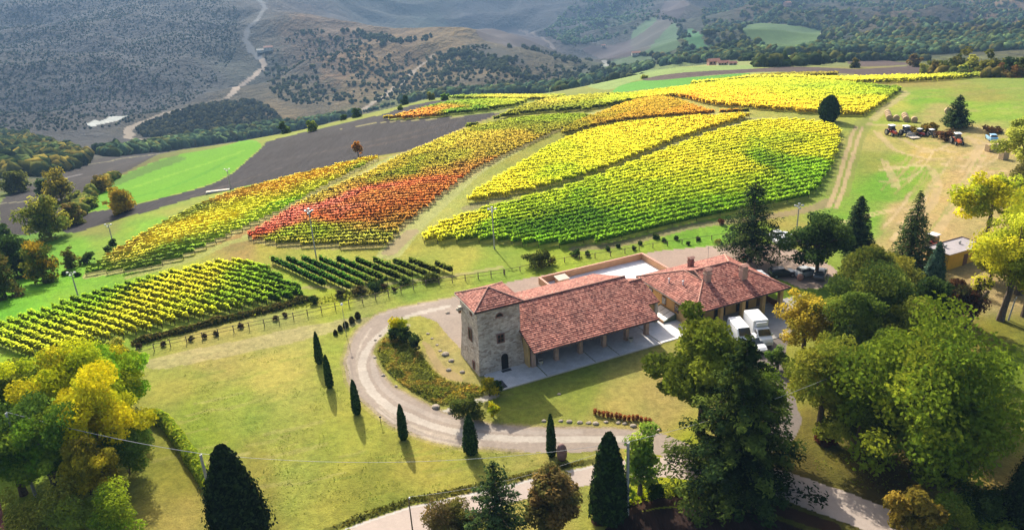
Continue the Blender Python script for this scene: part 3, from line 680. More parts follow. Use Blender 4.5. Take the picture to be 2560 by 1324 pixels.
# ---------------------------------------------------------------- stone tower
TU, TV = 32.2, 81.4
T = thing('stone_tower', 'square rubble stone tower with pyramid tiled roof, left of the long hall', 'tower', uv(TU, TV, 0), AZB)
mb = MB(); hw = 2.9
prof = [(-1.2, 3.34), (0.0, 3.28), (1.5, 3.14), (3.2, 3.0), (4.6, hw), (7.1, hw), (7.1, hw+.06), (7.22, hw+.06), (7.22, hw), (8.95, hw)]
vs = []; fs = []
for z, w in prof: vs += [(-w, -w, z), (w, -w, z), (w, w, z), (-w, w, z)]
for i in range(len(prof)-1):
    for j in range(4): fs.append((i*4+j, i*4+(j+1) % 4, i*4+4+(j+1) % 4, i*4+4+j))
mb.faces(vs, fs); wall = mb.build('wall', M['stone'], T)
mb = MB(); e = 3.34; ap = (0, 0, 10.36); c4 = [(-e, -e, 9), (e, -e, 9), (e, e, 9), (-e, e, 9)]
for i in range(4): roof_plane(mb, [c4[i], c4[(i+1) % 4], ap], row=.36)
under(mb, c4)
for c in c4: caps(mb, c, ap, r=.1)
mb.box(-e-.03, e+.03, -e-.09, -e-.005, 8.80, 8.93, 1); mb.box(-e-.09, -e-.005, -e-.03, e+.03, 8.80, 8.93, 3)
mb.build('roof', [M['tile'], M['eave'], M['ridge'], M['cream']], T)
def opening(parent, name, x, z0, w, h, face, off, arch=False, bars=0, fr=M['brick'], pane=M['dark']):
    """opening on a wall: face 'S' (y=-off) or 'W' (x=-off); a frame standing out and a recessed-looking pane"""
    mb = MB(); d = .07
    pts = [(-w/2, z0), (w/2, z0)]
    if arch:
        k = 8; zc = z0+h-w/2
        pts += [(w/2*cos(pi*i/k), zc+w/2*sin(pi*i/k)) for i in range(k+1)]
    else: pts += [(w/2, z0+h), (-w/2, z0+h)]
    def P3(a, z, dd): return (x+a, -off-dd, z) if face == 'S' else (-off-dd, x-a, z)
    cx, cz_ = 0, z0+h/2
    out = [((a-cx)*(1+.26/w)+cx, (b-cz_)*(1+.26/h)+cz_) for a, b in pts]; n = len(pts)
    vs = [P3(a, b, -.02) for a, b in out]+[P3(a, b, d) for a, b in out]+[P3(a, b, d) for a, b in pts]+[P3(a, b, .015) for a, b in pts]
    fs = []
    for i in range(n):
        j = (i+1) % n
        for q in (0, n, 2*n): fs.append((q+i, q+j, q+n+j, q+n+i))
    mb.faces(vs, fs); f = mb.build(name, fr, parent)
    mp = MB(); mp.poly([P3(a, b, .012) for a, b in pts]); mp.build('pane' if name == 'window' else 'leaf', pane, f)
    if bars:
        mq = MB(); bw = .035
        for a in (0,): 
            q = [P3(a-bw, z0, .02), P3(a+bw, z0, .02), P3(a+bw, z0+h, .02), P3(a-bw, z0+h, .02)]; mq.poly(q)
        q = [P3(-w/2, z0+h*.5-bw, .024), P3(w/2, z0+h*.5-bw, .024), P3(w/2, z0+h*.5+bw, .024), P3(-w/2, z0+h*.5+bw, .024)]; mq.poly(q)
        mq.build('muntin', M['wood'], f)
    return f
opening(T, 'window', .05, 3.95, .8, 1.05, 'S', 3.02, bars=1)
opening(T, 'window', .1, 7.5, .85, .42, 'S', 2.9, arch=True)
opening(T, 'door', .3, .02, 1.0, 2.35, 'S', 3.29, arch=True, fr=M['stone'])
opening(T, 'window', -.35, 3.9, .8, 1.5, 'W', 3.02, bars=0)
opening(T, 'window', -1.5, .3, .45, .95, 'W', 3.25)
opening(T, 'window', -1.0, 7.7, .5, .5, 'W', 2.9)
mb = MB(); mb.bbox(-hw-.75, -hw+.1, 2.1, 2.5, 7.0, 7.35, .04); mb.bbox(-hw-.5, -hw+.1, 2.0, 2.6, 7.35, 7.5, .03); mb.build('corbel', M['cream'], T)
mb = MB(); mb.bbox(-hw-.5, -hw-.2, 2.15, 2.45, 6.6, 7.0, .03); mb.build('bell_bracket', M['wood'], T)

# ---------------------------------------------------------------- long hall with portico
HU, HV = 44.2, 83.0
Hh = thing('hall', 'long hall with big red tiled gable roof and brick portico beside the stone tower', 'hall', uv(HU, HV, 0), AZB)
L_, R_ = 34.9-HU, 53.5-HU
S_, N_ = -8.6, 8.6; zr, ze = 6.35, 3.5
mb = MB()
roof_plane(mb, [(L_, S_, ze), (R_, S_, ze), (R_, 0, zr), (L_, 0, zr)])
roof_plane(mb, [(R_, N_, ze), (L_-.0, N_, ze), (L_-.0, 0, zr), (R_, 0, zr)])
for a, b in (((L_, S_), (R_, 0)), ((L_, 0), (R_, N_))):
    z0 = ze if a[1] == S_ else zr; z1 = zr if a[1] == S_ else ze
    under(mb, [(L_, a[1], z0), (R_, a[1], z0), (R_, b[1], z1), (L_, b[1], z1)], .18)
caps(mb, (L_, 0, zr+.03), (R_, 0, zr+.03))
mb.tube([(L_, S_-.08, ze-.06), (R_+.05, S_-.08, ze-.1)], .075, 8, 1)
mb.build('roof', [M['tile'], M['eave'], M['ridge']], Hh)
mb = MB(); y0 = 80.6-HV; y1 = 91.1-HV; x0, x1 = 35.3-HU, 53.1-HU
def zt(y): return zr-(zr-ze)*abs(y)/8.6-.2
mb.box(x0, x1, y0, y0+.25, 0, zt(y0)); mb.box(x0, x1, y1-.25, y1, 0, zt(y1))
for xx in (x0, x1-.25):
    vs = [(xx, y0+.25, 0), (xx, y1-.25, 0), (xx, y1-.25, zt(y1-.25)), (xx, 0, zt(0)), (xx, y0+.25, zt(y0+.25))]
    vs2 = [(a+.25, b, c) for a, b, c in vs]; mb.faces(vs+vs2, [(0, 4, 3, 2, 1), (5, 6, 7, 8, 9)]+[(i, (i+1) % 5, 5+(i+1) % 5, 5+i) for i in range(5)])
mb.build('wall', M['brick'], Hh)
mb = MB(); mb.hexa([(x0, 76.9-HV, 0), (x0+.2, 76.9-HV, 0), (x0+.2, y0, 0), (x0, y0, 0), (x0, 76.9-HV, zt(76.9-HV)), (x0+.2, 76.9-HV, zt(76.9-HV)), (x0+.2, y0, zt(y0)), (x0, y0, zt(y0))]); mb.build('side_wall', M['yellow'], Hh)
mb = MB(); mb.box(x0, x1, 76.85-HV, 77.15-HV, 3.55, 3.95); mb.build('beam', M['wood'], Hh)
for k, u in enumerate((35.95, 39.3, 42.85, 46.45, 50.0, 53.2)):
    mb = MB(); x = u-HU; y = 77.0-HV
    mb.box(x-.30, x+.30, y-.34, y+.34, .02, .22); mb.box(x-.26, x+.26, y-.30, y+.30, .22, 3.55); mb.box(x-.33, x+.33, y-.37, y+.37, 3.42, 3.56)
    mb.box(x+.265, x+.34, y-.12, y+.12, .02, 3.42)
    mb.build('column', M['palebrick'], Hh)
for u, w in ((37.6, 1.6), (41.0, 1.6), (44.6, 1.6), (48.2, 1.6)):
    mb = MB(); x = u-HU; mb.box(x-w/2, x+w/2, y0-.05, y0-.002, .02, 2.5); d = mb.build('glazed_door', M['wood'], Hh)
    mb = MB(); mb.box(x-w/2+.12, x-.05, y0-.07, y0-.052, .2, 2.35); mb.box(x+.05, x+w/2-.12, y0-.07, y0-.052, .2, 2.35); mb.build('pane', M['glass'], d)

# link roof between hall and restaurant
LK = thing('link_building', 'small lean-to with a short tiled roof tucked between the long hall and the hipped building', 'outbuilding', uv(55.1, 81.3, 0), AZB)
mb = MB(); p = [(-1.55, -2.35, 3.35), (1.6, -2.35, 3.35), (1.6, 2.3, 5.0), (-1.55, 2.3, 5.0)]
roof_plane(mb, p); under(mb, p, .16); p2 = [(1.6, 5.4, 3.9), (-1.55, 5.4, 3.9), (-1.55, 2.3, 5.0), (1.6, 2.3, 5.0)]; roof_plane(mb, p2); under(mb, p2, .16); caps(mb, (-1.5, 2.3, 5.02), (1.6, 2.3, 5.02))
mb.build('roof', [M['tile'], M['eave'], M['ridge']], LK)
mb = MB(); vs = [(-1.5, -1.7, 0), (1.35, -1.7, 0), (1.35, 5, 0), (-1.5, 5, 0)]; tz = [3.4, 3.4, 3.8, 3.8]
mb.hexa(vs+[(a, b, z) for (a, b, c), z in zip(vs, tz)]); mb.build('wall', M['yellow'], LK)
mb = MB(); mb.box(-.9, .0, -1.76, -1.703, .05, 2.2); mb.build('door', M['glass'], LK)
mb = MB(); mb.box(1.1, 1.5, -2.1, -1.71, 0, 3.3); mb.build('pillar', M['cream'], LK)

# ---------------------------------------------------------------- hipped restaurant building
QU, QV = 66.6, 80.35
Q = thing('restaurant', 'low ochre building under a broad hipped tile roof with three chimneys', 'building', uv(QU, QV, 0), AZB)
def q(u, v, z): return (u-QU, v-QV, z)
Fp, Rp, Bp, Lp = q(58.45, 73.2, 3.5), q(74.8, 73.2, 3.5), q(74.9, 87.5, 3.5), q(58.45, 87.5, 3.5)
K_, W_, Mm, E_ = q(63.35, 78.2, 5.22), q(63.5, 80.35, 6.0), q(63.35, 82.5, 5.22), q(69.6, 80.35, 6.0)
mb = MB()
roof_plane(mb, [Fp, Rp, E_, W_, K_]); roof_plane(mb, [Lp, Fp, K_, Mm]); roof_plane(mb, [Bp, Lp, Mm, W_, E_]); roof_plane(mb, [Rp, Bp, E_])
for pp in ([Fp, Rp, E_, W_, K_], [Bp, Lp, Mm, W_, E_], [Rp, Bp, E_], [Lp, Fp, K_, Mm]): under(mb, pp, .15)
mb.poly([K_, W_, Mm], 1)
for a, b in ((Fp, K_), (Lp, Mm), (W_, E_), (Rp, E_), (Bp, E_), (K_, Mm), (K_, W_)): caps(mb, a, b, r=.12)
mb.tube([(Fp[0]-.05, Fp[1]-.09, 3.42), (Rp[0]+.05, Rp[1]-.09, 3.42)], .07, 8, 1); mb.tube([(Fp[0]-.09, Fp[1]-.05, 3.42), (Lp[0]-.09, Lp[1], 3.42)], .07, 8, 1)
mb.build('roof', [M['tile'], M['eave'], M['ridge']], Q)
mb = MB(); mb.box(59.3-QU, 71.6-QU, 76.2-QV, 86.9-QV, 0, 3.62); mb.box(59.3-QU, 59.5-QU, 74.0-QV, 76.2-QV, 0, 1.1); mb.build('wall', M['yellow'], Q)
for u in (59.4, 63.4, 67.2, 70.8, 74.0):
    mb = MB(); x = u-QU; y = 74.1-QV; mb.box(x-.27, x+.27, y-.27, y+.27, 0, 3.5); mb.box(x-.33, x+.33, y-.33, y+.33, 3.3, 3.42); mb.build('column', M['yellow'], Q)
mb = MB(); x = 74.1-QU; y = 80-QV; mb.box(x-.22, x+.22, y-.22, y+.22, 0, 3.55); mb.build('column', M['yellow'], Q)
mb = MB(); mb.box(x-.2, x+.2, 86.4-QV, 86.8-QV, 0, 3.55); mb.build('column', M['yellow'], Q)
for u, w in ((61.2, 1.9), (65, 2.0), (69, 2.2)):
    mb = MB(); x = u-QU; mb.box(x-w/2, x+w/2, 76.13-QV, 76.197-QV, .1, 2.6); d = mb.build('window', M['wood'], Q)
    mb = MB(); mb.box(x-w/2+.1, x-.04, 76.10-QV, 76.128-QV, .2, 2.5); mb.box(x+.04, x+w/2-.1, 76.10-QV, 76.128-QV, .2, 2.5); mb.build('pane', M['glass'], d)
for v, h in ((78.5, 1.2), (81.5, 1.2), (84.8, 1.2)):
    mb = MB(); mb.box(59.24-QU, 59.297-QU, v-.5-QV, v+.5-QV, 1.2, 2.5); d = mb.build('window', M['wood'], Q)
    mb = MB(); mb.box(59.21-QU, 59.238-QU, v-.42-QV, v+.42-QV, 1.28, 2.42); mb.build('pane', M['glass'], d)
def chimney(u, v, zb, zt_, w, d_, mat=M['brick']):
    mb = MB(); x, y = u-QU, v-QV; mb.box(x-w, x+w, y-d_, y+d_, zb, zt_); mb.box(x-w-.08, x+w+.08, y-d_-.08, y+d_+.08, zt_-.5, zt_-.38)
    mb.box(x-w*.8, x+w*.8, y-d_*.8, y+d_*.8, zt_, zt_+.18)
    ch = mb.build('chimney', mat, Q)
    mc = MB(); mc.faces([(x-w-.14, y-d_-.14, zt_+.18), (x+w+.14, y-d_-.14, zt_+.18), (x+w+.14, y+d_+.14, zt_+.18), (x-w-.14, y+d_+.14, zt_+.18), (x-w-.14, y, zt_+.42), (x+w+.14, y, zt_+.42)], [(0, 1, 5, 4), (2, 3, 4, 5), (1, 2, 5), (3, 0, 4), (3, 2, 1, 0)])
    mc.build('chimney_cap', M['ridge'], ch)
chimney(63.95, 78.0, 4.2, 6.75, .42, .36, M['palebrick']); chimney(69.35, 76.85, 4.0, 6.55, .46, .42, M['palebrick']); chimney(65.75, 84.1, 3.9, 5.95, .34, .34)
for u, v in ((60.4, 82.0), (61.2, 79.8)):
    z = 3.5+.35*(u-58.45); mb = MB(); mb.tube([(u-QU, v-QV, z-.1), (u-QU, v-QV, z+.6)], .09, 8); mb.lathe([(.17, 0), (.17, .06), (.03, .16)], (u-QU, v-QV, z+.6), 8); mb.build('vent_pipe', M['white'], Q)
mb = MB(); mb.tube([(68-QU, 83-QV, 4.9), (68-QU, 83-QV, 7.9)], .025, 6); mb.tube([(67.6-QU, 83-QV, 7.6), (68.4-QU, 83-QV, 7.6)], .02, 5); mb.build('aerial', M['steel'], Q)
mb = MB()
for k in range(4): mb.box(71.9-QU, 74.0-QU, 76.5+k*.01-QV, 76.58+k*.01-QV, .25+k*.25, .42+k*.25)
mb.box(73.95-QU, 74.05-QU, 74.4-QV, 79.8-QV, 0.1, 1.0); mb.build('railing', M['wood'], Q)
mb = MB(); mb.hexa([(75.0-QU, 77.2-QV, 2.5), (76.2-QU, 77.2-QV, 2.35), (77.4-QU, 81.9-QV, 2.35), (76.2-QU, 82.2-QV, 2.5), (75.0-QU, 77.2-QV, 2.56), (76.2-QU, 77.2-QV, 2.41), (77.4-QU, 81.9-QV, 2.41), (76.2-QU, 82.2-QV, 2.56)])
cn = mb.build('canopy', M['lampglass'], Q)
for t in np.linspace(0, 1, 6):
    mb = MB(); a = Vector((75.0-QU, 77.2-QV, 2.58)).lerp(Vector((76.2-QU, 82.2-QV, 2.58)), t); b = Vector((76.2-QU, 77.2-QV, 2.43)).lerp(Vector((77.4-QU, 81.9-QV, 2.43)), t); mb.tube([a, b], .03, 5); mb.build('glazing_bar', M['steel'], cn)
for t in (.02, .98):
    mb = MB()
    b = Vector((76.1-QU, 77.2-QV, 2.35)).lerp(Vector((77.3-QU, 81.9-QV, 2.35)), t); mb.tube([b, (b.x, b.y, 0)], .04, 6); mb.build('canopy_post', M['steel'], Q)

# ---------------------------------------------------------------- paving
def slab(name, pts, z, mat, h=.1, kind='structure'):
    mb = MB(); n = len(pts); o0 = uv(pts[0][0], pts[0][1], 0)
    loc = [(p[0]-pts[0][0], p[1]-pts[0][1]) for p in pts]
    mb.faces([(a, b, z-h) for a, b in loc]+[(a, b, z) for a, b in loc], [tuple(range(n-1, -1, -1)), tuple(range(n, 2*n))]+[(i, (i+1) % n, n+(i+1) % n, n+i) for i in range(n)])
    o = mb.build(name, mat, None, o0, AZB); tag(o, kind=kind); return o
js = [29.5, 36.6, 43.45, 47.05, 53.5]
xs = [29.5, 36.35, 36.5, 43.35, 43.5, 46.95, 47.1, 53.4]
for k in range(4): slab('patio', [(xs[2*k], 73.85), (xs[2*k+1], 73.85), (xs[2*k+1], 77.6), (xs[2*k], 77.6)], .085, M['pave'], .45)
slab('patio', [(29.5, 77.6), (53.4, 77.6), (53.4, 80.7), (29.5, 80.7)], .085, M['pave'], .4)
slab('patio_edge', [(29.42, 73.70), (53.6, 73.70), (53.6, 73.85), (29.42, 73.85)], .11, M['cream'], .5)
slab('terrace', [(53.55, 73.9), (59.3, 73.9), (59.3, 80.0), (53.55, 80.0)], .08, M['terrace'], .4)
slab('terrace', [(53.55, 80.0), (59.3, 80.0), (59.3, 91.6), (53.55, 91.6)], .076, M['terrace'], .4)
slab('terrace', [(48.4, 91.62), (67.4, 91.62), (67.4, 99.4), (48.4, 99.4)], .08, M['terrace'], .4)
slab('yard_paving', [(59.4, 67.5), (80, 67.5), (80, 76.1), (59.4, 76.1)], .072, M['yard_slab'], .4)
# terrace parapet
W1 = thing('terrace_wall', 'low orange rendered parapet wall round the pale roof terrace behind the hall', 'wall', uv(58, 99.5, 0), AZB)
def tw(u0, u1, v0, v1, nm):
    mb = MB(); mb.box(u0-58, u1-58, v0-99.5, v1-99.5, -.4, 1.15); o = mb.build(nm, M['orange_wall'], W1)
    mb = MB(); mb.box(u0-58-.05, u1-58+.05, v0-99.5-.05, v1-99.5+.05, 1.152, 1.21); mb.build('coping', M['ridge'], o)
tw(48.1, 67.7, 99.4, 99.62, 'back_wall'); tw(67.4, 67.7, 88.0, 99.34, 'side_wall'); tw(48.1, 48.36, 91.8, 99.34, 'side_wall')
ht = thing('stair_hatch', 'small pale boxy stair hood just inside the left corner of the terrace wall', 'hatch', uv(51.5, 98.1, 0), AZB)
mb = MB(); mb.bbox(-.9, .9, -.7, .8, .08, .85, .04); mb.build('hood', M['orange_wall'], ht); mb = MB(); mb.hexa([(-1.0, -.85, .86), (1.0, -.85, .86), (1.0, .9, 1.0), (-1.0, .9, 1.0), (-1.0, -.85, .93), (1.0, -.85, .93), (1.0, .9, 1.08), (-1.0, .9, 1.08)]); mb.build('lid', M['cream'], ht)
# cellar skylight
sk = thing('skylight', 'sloping cellar skylight of three glass panes in a dark green frame on the bright courtyard', 'skylight', uv(58.2, 80.3, .08), AZB)
mb = MB(); mb.hexa([(-1.1, -1.9, 0), (1.0, -1.9, 0), (1.0, 1.9, 0), (-1.1, 1.9, 0), (-1.1, -1.9, .25), (1.0, -1.9, .95), (1.0, 1.9, .95), (-1.1, 1.9, .25)]); mb.build('frame', plain('green_frame', (.10, .13, .09), .5), sk)
for k in range(3):
    y = -1.75+k*1.18; sl = .7/2.1
    mb = MB(); mb.hexa([(-.95, y, .30), (.85, y, .30+1.8*sl), (.85, y+1.05, .30+1.8*sl), (-.95, y+1.05, .30), (-.95, y, .33), (.85, y, .33+1.8*sl), (.85, y+1.05, .33+1.8*sl), (-.95, y+1.05, .33)]); mb.build('pane', M['lampglass'], sk)
mb = MB(); mb.hexa([(-1.22, -1.9, 0), (-1.12, -1.9, 0), (-1.12, 1.9, 0), (-1.22, 1.9, 0), (-1.22, -1.9, .35), (-1.12, -1.9, .35), (-1.12, 1.9, .35), (-1.22, 1.9, .35)]); mb.build('kerb', M['orange_wall'], sk)
for nm, lb, (u, v, w, d) in (('doormat', 'small dark doormat on the paving outside the arched tower door', (32.5, 77.7, .65, .28)), ('floor_grille', 'large black square mat at the left corner of the patio', (30.4, 74.95, .62, .9))):
    mb = MB(); mb.bbox(-w, w, -d, d, 0, .02, .006); tag(mb.build(nm, M['mat'], None, uv(u, v, .087), AZB), lb, 'mat')
def pot(u, v, lb):
    t = thing('plant_pot', lb, 'plant pot', uv(u, v, .087), AZB, 'pale pots on the patio')
    mb = MB(); mb.lathe([(.2, 0), (.24, .05), (.36, .5), (.40, .56), (.40, .62), (.33, .62), (.31, .5)], n=18); mb.build('pot', M['cream'], t, smooth=False)
    mb = MB(); mb.lathe([(.31, .5), (.2, .53), (.02, .55)], n=12); mb.build('soil', M['bark'], t)
pot(50.2, 76.2, 'pale stone pot near the right end of the portico, in front of a column'); pot(37.0, 76.9, 'pale stone pot in the shade beside the first portico column by the tower')

# ---------------------------------------------------------------- vehicles
def paint(name, c): return plain(name, c, .3, amp=.03, spec=.5, coat=.6)
PA = {'black': paint('black_car_paint', (.012, .013, .018)), 'silver': paint('silver_car_paint', (.42, .44, .46)), 'whitep': paint('white_car_paint', (.75, .77, .80)),
      'blue': paint('light_blue_paint', (.22, .48, .72)), 'red': paint('red_paint', (.42, .035, .02)), 'orange': paint('faded_red_paint', (.55, .12, .05)), 'grey': paint('dark_grey_paint', (.08, .085, .09))}
def wheel(parent, x, y, r, w, name='wheel'):
    mb = MB(); mb.lathe([(r*.72, -w/2), (r*.97, -w/2), (r, -w*.35), (r, w*.35), (r*.97, w/2), (r*.72, w/2)], n=16); mb.xf(Matrix.Translation((x, y, r)) @ Matrix.Rotation(pi/2, 4, 'X')); o = mb.build(name, M['rubber'], parent)
    mb = MB(); mb.lathe([(.05, -w/2-.01), (r*.6, -w/2-.01), (r*.72, -w*.4), (r*.72, w*.4), (r*.6, w/2+.01), (.05, w/2+.01)], n=14); mb.xf(Matrix.Translation((x, y, r)) @ Matrix.Rotation(pi/2, 4, 'X')); mb.build('rim', M['chrome'], o); return o
def loft(mb, secs, m=0):
    """secs: list of (x, half-width low, z low, half-width high, z high) -> bevelled closed body"""
    vs = []; fs = []
    for x, w0, z0, w1, z1 in secs:
        c = .08
        vs += [(x, -w0, z0), (x, w0, z0), (x, w0+.02, (z0*.4+z1*.6)), (x, w1, z1-.04), (x, w1-c, z1), (x, -w1+c, z1), (x, -w1, z1-.04), (x, -w0-.02, (z0*.4+z1*.6))]
    for i in range(len(secs)-1):
        for j in range(8): fs.append((i*8+j, i*8+(j+1) % 8, i*8+8+(j+1) % 8, i*8+8+j))
    fs.append(tuple(range(8))); fs.append(tuple(range(len(secs)*8-1, len(secs)*8-9, -1)))
    mb.faces(vs, fs, m)
def car(name, lb, p, rz, mat, cat='car', estate=False, group=None):
    t = thing(name, lb, cat, p, rz, group)
    mb = MB(); loft(mb, [(-2.1, .72, .35, .68, .72), (-2.0, .82, .25, .80, .95), (-1.2, .86, .22, .84, .98), (.9, .86, .22, .84, .96), (1.75, .83, .24, .78, .84), (2.1, .70, .32, .64, .66)]); mb.build('body', mat, t)
    rb = -1.95 if estate else -1.35
    mb = MB(); loft(mb, [(rb-.05, .76, .94, .66, 1.30), (rb+.35, .78, .94, .64, 1.42), (.1, .78, .94, .64, 1.44), (.95, .76, .94, .70, .98)]); mb.build('windows', M['glass'], t)
    mb = MB(); loft(mb, [(rb+.12, .62, 1.40, .60, 1.45), (-.6, .65, 1.41, .62, 1.50), (.15, .63, 1.41, .58, 1.47)]); mb.build('roof_panel', mat, t)
    for x in (-1.3, 1.3):
        for y in (-.78, .78): wheel(t, x, y, .32, .2)
    for y in (-.55, .55):
        mb = MB(); mb.bbox(1.98, 2.12, y-.16, y+.16, .55, .70, .02); mb.build('headlight', M['lampglass'], t)
    return t
tr = thing('box_truck', 'white box truck with a cooling unit over its cab, parked before the hipped building', 'truck', uv(65.35, 69.1, .075), AZB+radians(-108))
mb = MB(); mb.bbox(-2.1, 1.15, -1.02, 1.02, .85, 3.05, .05); mb.build('cargo_box', M['white'], tr)
mb = MB(); mb.box(-2.1, 3.1, -.45, .45, .5, .84); mb.build('chassis', M['dark'], tr)
mb = MB(); mb.bbox(1.16, 1.5, -.75, .75, 2.35, 2.85, .05); mb.build('cooling_unit', M['white'], tr)
mb = MB(); loft(mb, [(1.22, .96, .45, .86, 2.2), (2.0, .96, .45, .84, 2.22), (2.55, .96, .45, .88, 1.5), (3.15, .92, .45, .86, 1.22), (3.35, .84, .45, .80, .95)]); mb.build('cab', M['white'], tr)
mb = MB(); mb.faces([(2.06, -.76, 2.16), (2.06, .76, 2.16), (2.58, .82, 1.53), (2.58, -.82, 1.53), (2.10, -.76, 2.19), (2.10, .76, 2.19), (2.63, .82, 1.56), (2.63, -.82, 1.56)], [(4, 5, 6, 7), (0, 3, 2, 1), (0, 1, 5, 4), (1, 2, 6, 5), (2, 3, 7, 6), (3, 0, 4, 7)]); mb.build('windscreen', M['glass'], tr)
for s in (-1, 1):
    mb = MB(); mb.hexa([(1.4, s*.93, 1.4), (2.45, s*.95, 1.4), (2.45, s*.985, 1.4), (1.4, s*.985, 1.4), (1.4, s*.88, 2.0), (2.0, s*.88, 2.0), (2.0, s*.92, 2.0), (1.4, s*.92, 2.0)]); mb.build('side_window', M['glass'], tr)
    mb = MB(); mb.bbox(2.35, 2.5, s*1.05-.1, s*1.05+.1, 1.35, 1.75, .03); mb.build('mirror', M['white'], tr)
    mb = MB(); mb.bbox(3.2, 3.38, s*.66-.15, s*.66+.15, .75, .95, .03); mb.build('headlight', M['lampglass'], tr)
    for x in (-1.2, 2.6): wheel(tr, x, s*.85, .36, .24)
vn_ = thing('white_van', 'white panel van half hidden behind the big tree, left of the box truck', 'van', uv(63.0, 69.6, .075), AZB+radians(-108))
mb = MB(); loft(mb, [(-2.3, .90, .35, .80, 2.2), (-2.2, .95, .3, .86, 2.3), (1.0, .95, .3, .84, 2.28), (1.7, .95, .3, .86, 1.4), (2.4, .88, .35, .8, 1.05)]); mb.build('body', M['white'], vn_)
mb = MB(); mb.faces([(1.08, -.74, 2.24), (1.08, .74, 2.24), (1.72, .8, 1.45), (1.72, -.8, 1.45), (1.12, -.74, 2.27), (1.12, .74, 2.27), (1.77, .8, 1.48), (1.77, -.8, 1.48)], [(4, 5, 6, 7), (0, 3, 2, 1), (0, 1, 5, 4), (1, 2, 6, 5), (2, 3, 7, 6), (3, 0, 4, 7)]); mb.build('windscreen', M['glass'], vn_)
for x in (-1.4, 1.6):
    for y in (-.84, .84): wheel(vn_, x, y, .34, .22)
def g3(px, py, dz=0): h = hit(px, py); return (h[0], h[1], h[2]+dz)
car('parked_car', 'small white car below the truck, mostly hidden by tree branches', g3(1886, 868, .05), radians(-80), PA['whitep'])
car('parked_car', 'black estate car parked behind the hipped building beside the glass canopy', g3(1955, 690, .03), radians(5), PA['black'], estate=True)
car('parked_car', 'silver car under the dark tree to the right of the black estate car', g3(2015, 688, .03), radians(20), PA['silver'])
car('parked_car', 'dark grey car in the shade right of the silver car', g3(2050, 692, .03), radians(60), PA['grey'])
car('parked_car', 'silver hatchback at the grass edge behind the dark cedar, upper of two vehicles there', g3(1948, 596, .03), radians(15), PA['silver'])
car('parked_car', 'white car between the dark cedar and the dark leafy tree, below the silver hatchback', g3(1962, 608, .03), radians(20), PA['whitep'])
car('parked_car', 'light blue car under the willowy tree beyond the hay yard', g3(2478, 350, .03), radians(75), PA['blue'])
for px, py, lb in ((2000, 700, 'terracotta urn in the shade right of the glass canopy'), (1862, 652, 'round red barrel under the dark cedar tree behind the hipped roof')):
    mb = MB(); mb.lathe([(.25, 0), (.42, .15), (.5, .5), (.42, .85), (.25, .95)], n=14); tag(mb.build('barrel', PA['red'] if px < 1900 else M['ridge'], None, g3(px, py)), lb, 'barrel' if px < 1900 else 'urn')
def tractor(lb, px, py, rz, mat, load=False, small=False, cat='tractor'):
    t = thing('tractor', lb, cat, g3(px, py), rz, 'tractors parked in the hay yard'); k = .72 if small else 1.0; t.scale = (k, k, k)
    mb = MB(); loft(mb, [(.2, .36, .75, .36, 1.45), (1.6, .34, .7, .30, 1.38), (1.95, .28, .7, .26, 1.2)]); mb.build('bonnet', mat, t)
    mb = MB(); mb.bbox(-1.1, .3, -.62, .62, .65, 1.25, .05); mb.bbox(-1.2, -.2, -.9, -.55, 1.2, 1.5, .05); mb.bbox(-1.2, -.2, .55, .9, 1.2, 1.5, .05); mb.build('body', mat, t)
    mb = MB(); loft(mb, [(-1.0, .58, 1.25, .52, 2.4), (.2, .55, 1.25, .50, 2.4), (.35, .5, 1.25, .46, 2.1)]); mb.build('cab_glass', M['glass'], t)
    mb = MB(); mb.bbox(-1.15, .45, -.68, .68, 2.41, 2.56, .05); mb.build('cab_roof', M['white'], t)
    for s in (-1, 1): wheel(t, -.7, s*.95, .78, .42, 'rear_wheel'); wheel(t, 1.45, s*.75, .45, .28, 'front_wheel')
    if load:
        mb = MB(); mb.hexa([(2.1, -1.1, .5), (4.2, -1.1, .35), (4.2, 1.1, .35), (2.1, 1.1, .5), (2.1, -1.1, .62), (4.2, -1.1, .47), (4.2, 1.1, .47), (2.1, 1.1, .62)]); mb.box(1.9, 2.1, -1.1, 1.1, .5, 1.2); mb.build('loading_tray', M['cream'], t)
    return t
tractor('dark red tractor with white cab roof, leftmost of the hay yard row', 2229, 338, radians(-85), PA['red'])
tractor('red tractor carrying a pale loading tray in front, second in the hay yard row', 2265, 340, radians(-85), PA['grey'], load=True)
tractor('smallest dark tractor, between the tray tractor and the white roofed one', 2299, 340, radians(-70), PA['red'], small=True)
tractor('grey tractor with bright white cab roof beside the brush heap', 2329, 342, radians(-80), PA['grey'], small=True)
tractor('orange-red tractor with white cab roof standing alone nearest the dark fir', 2392, 360, radians(-100), PA['orange'])
tractor('red tractor peeping out behind the bluish conifer beside the yellow shed', 2335, 622, radians(-60), PA['red'])
# round bales
def bale(px, py, rz, lb, dz=0, adj=(0, 0)):
    h = hit(px, py); n = 22; r, L = .8, .65; mb = MB()
    prof = [(.02, -L), (.5, -L+.01), (r-.1, -L), (r-.01, -L+.09), (r, -L*.3), (r+.015, 0), (r, L*.3), (r-.01, L-.09), (r-.1, L), (.5, L-.01), (.02, L)]
    mb.lathe(prof, n=n)
    vv = np.array(mb.v); vv[:, :2] *= 1+(rng.random((len(vv), 1))-.5)*.03; mb.v = [tuple(a) for a in vv]
    mb.xf(Matrix.Rotation(pi/2, 4, 'X')); tag(mb.build('round_bale', M['hay'], None, (h[0]+adj[0], h[1]+adj[1], h[2]+r-.03+dz), rz), lb, 'hay bale', 'round hay bales in the yard')
M['hay'] = plain('rolled_hay', (.40, .29, .17), .95, amp=.35, scale=7, bump=.8)
b0 = radians(-22)
base = hit(2222, 301); dx, dy = cos(b0+pi/2), sin(b0+pi/2)
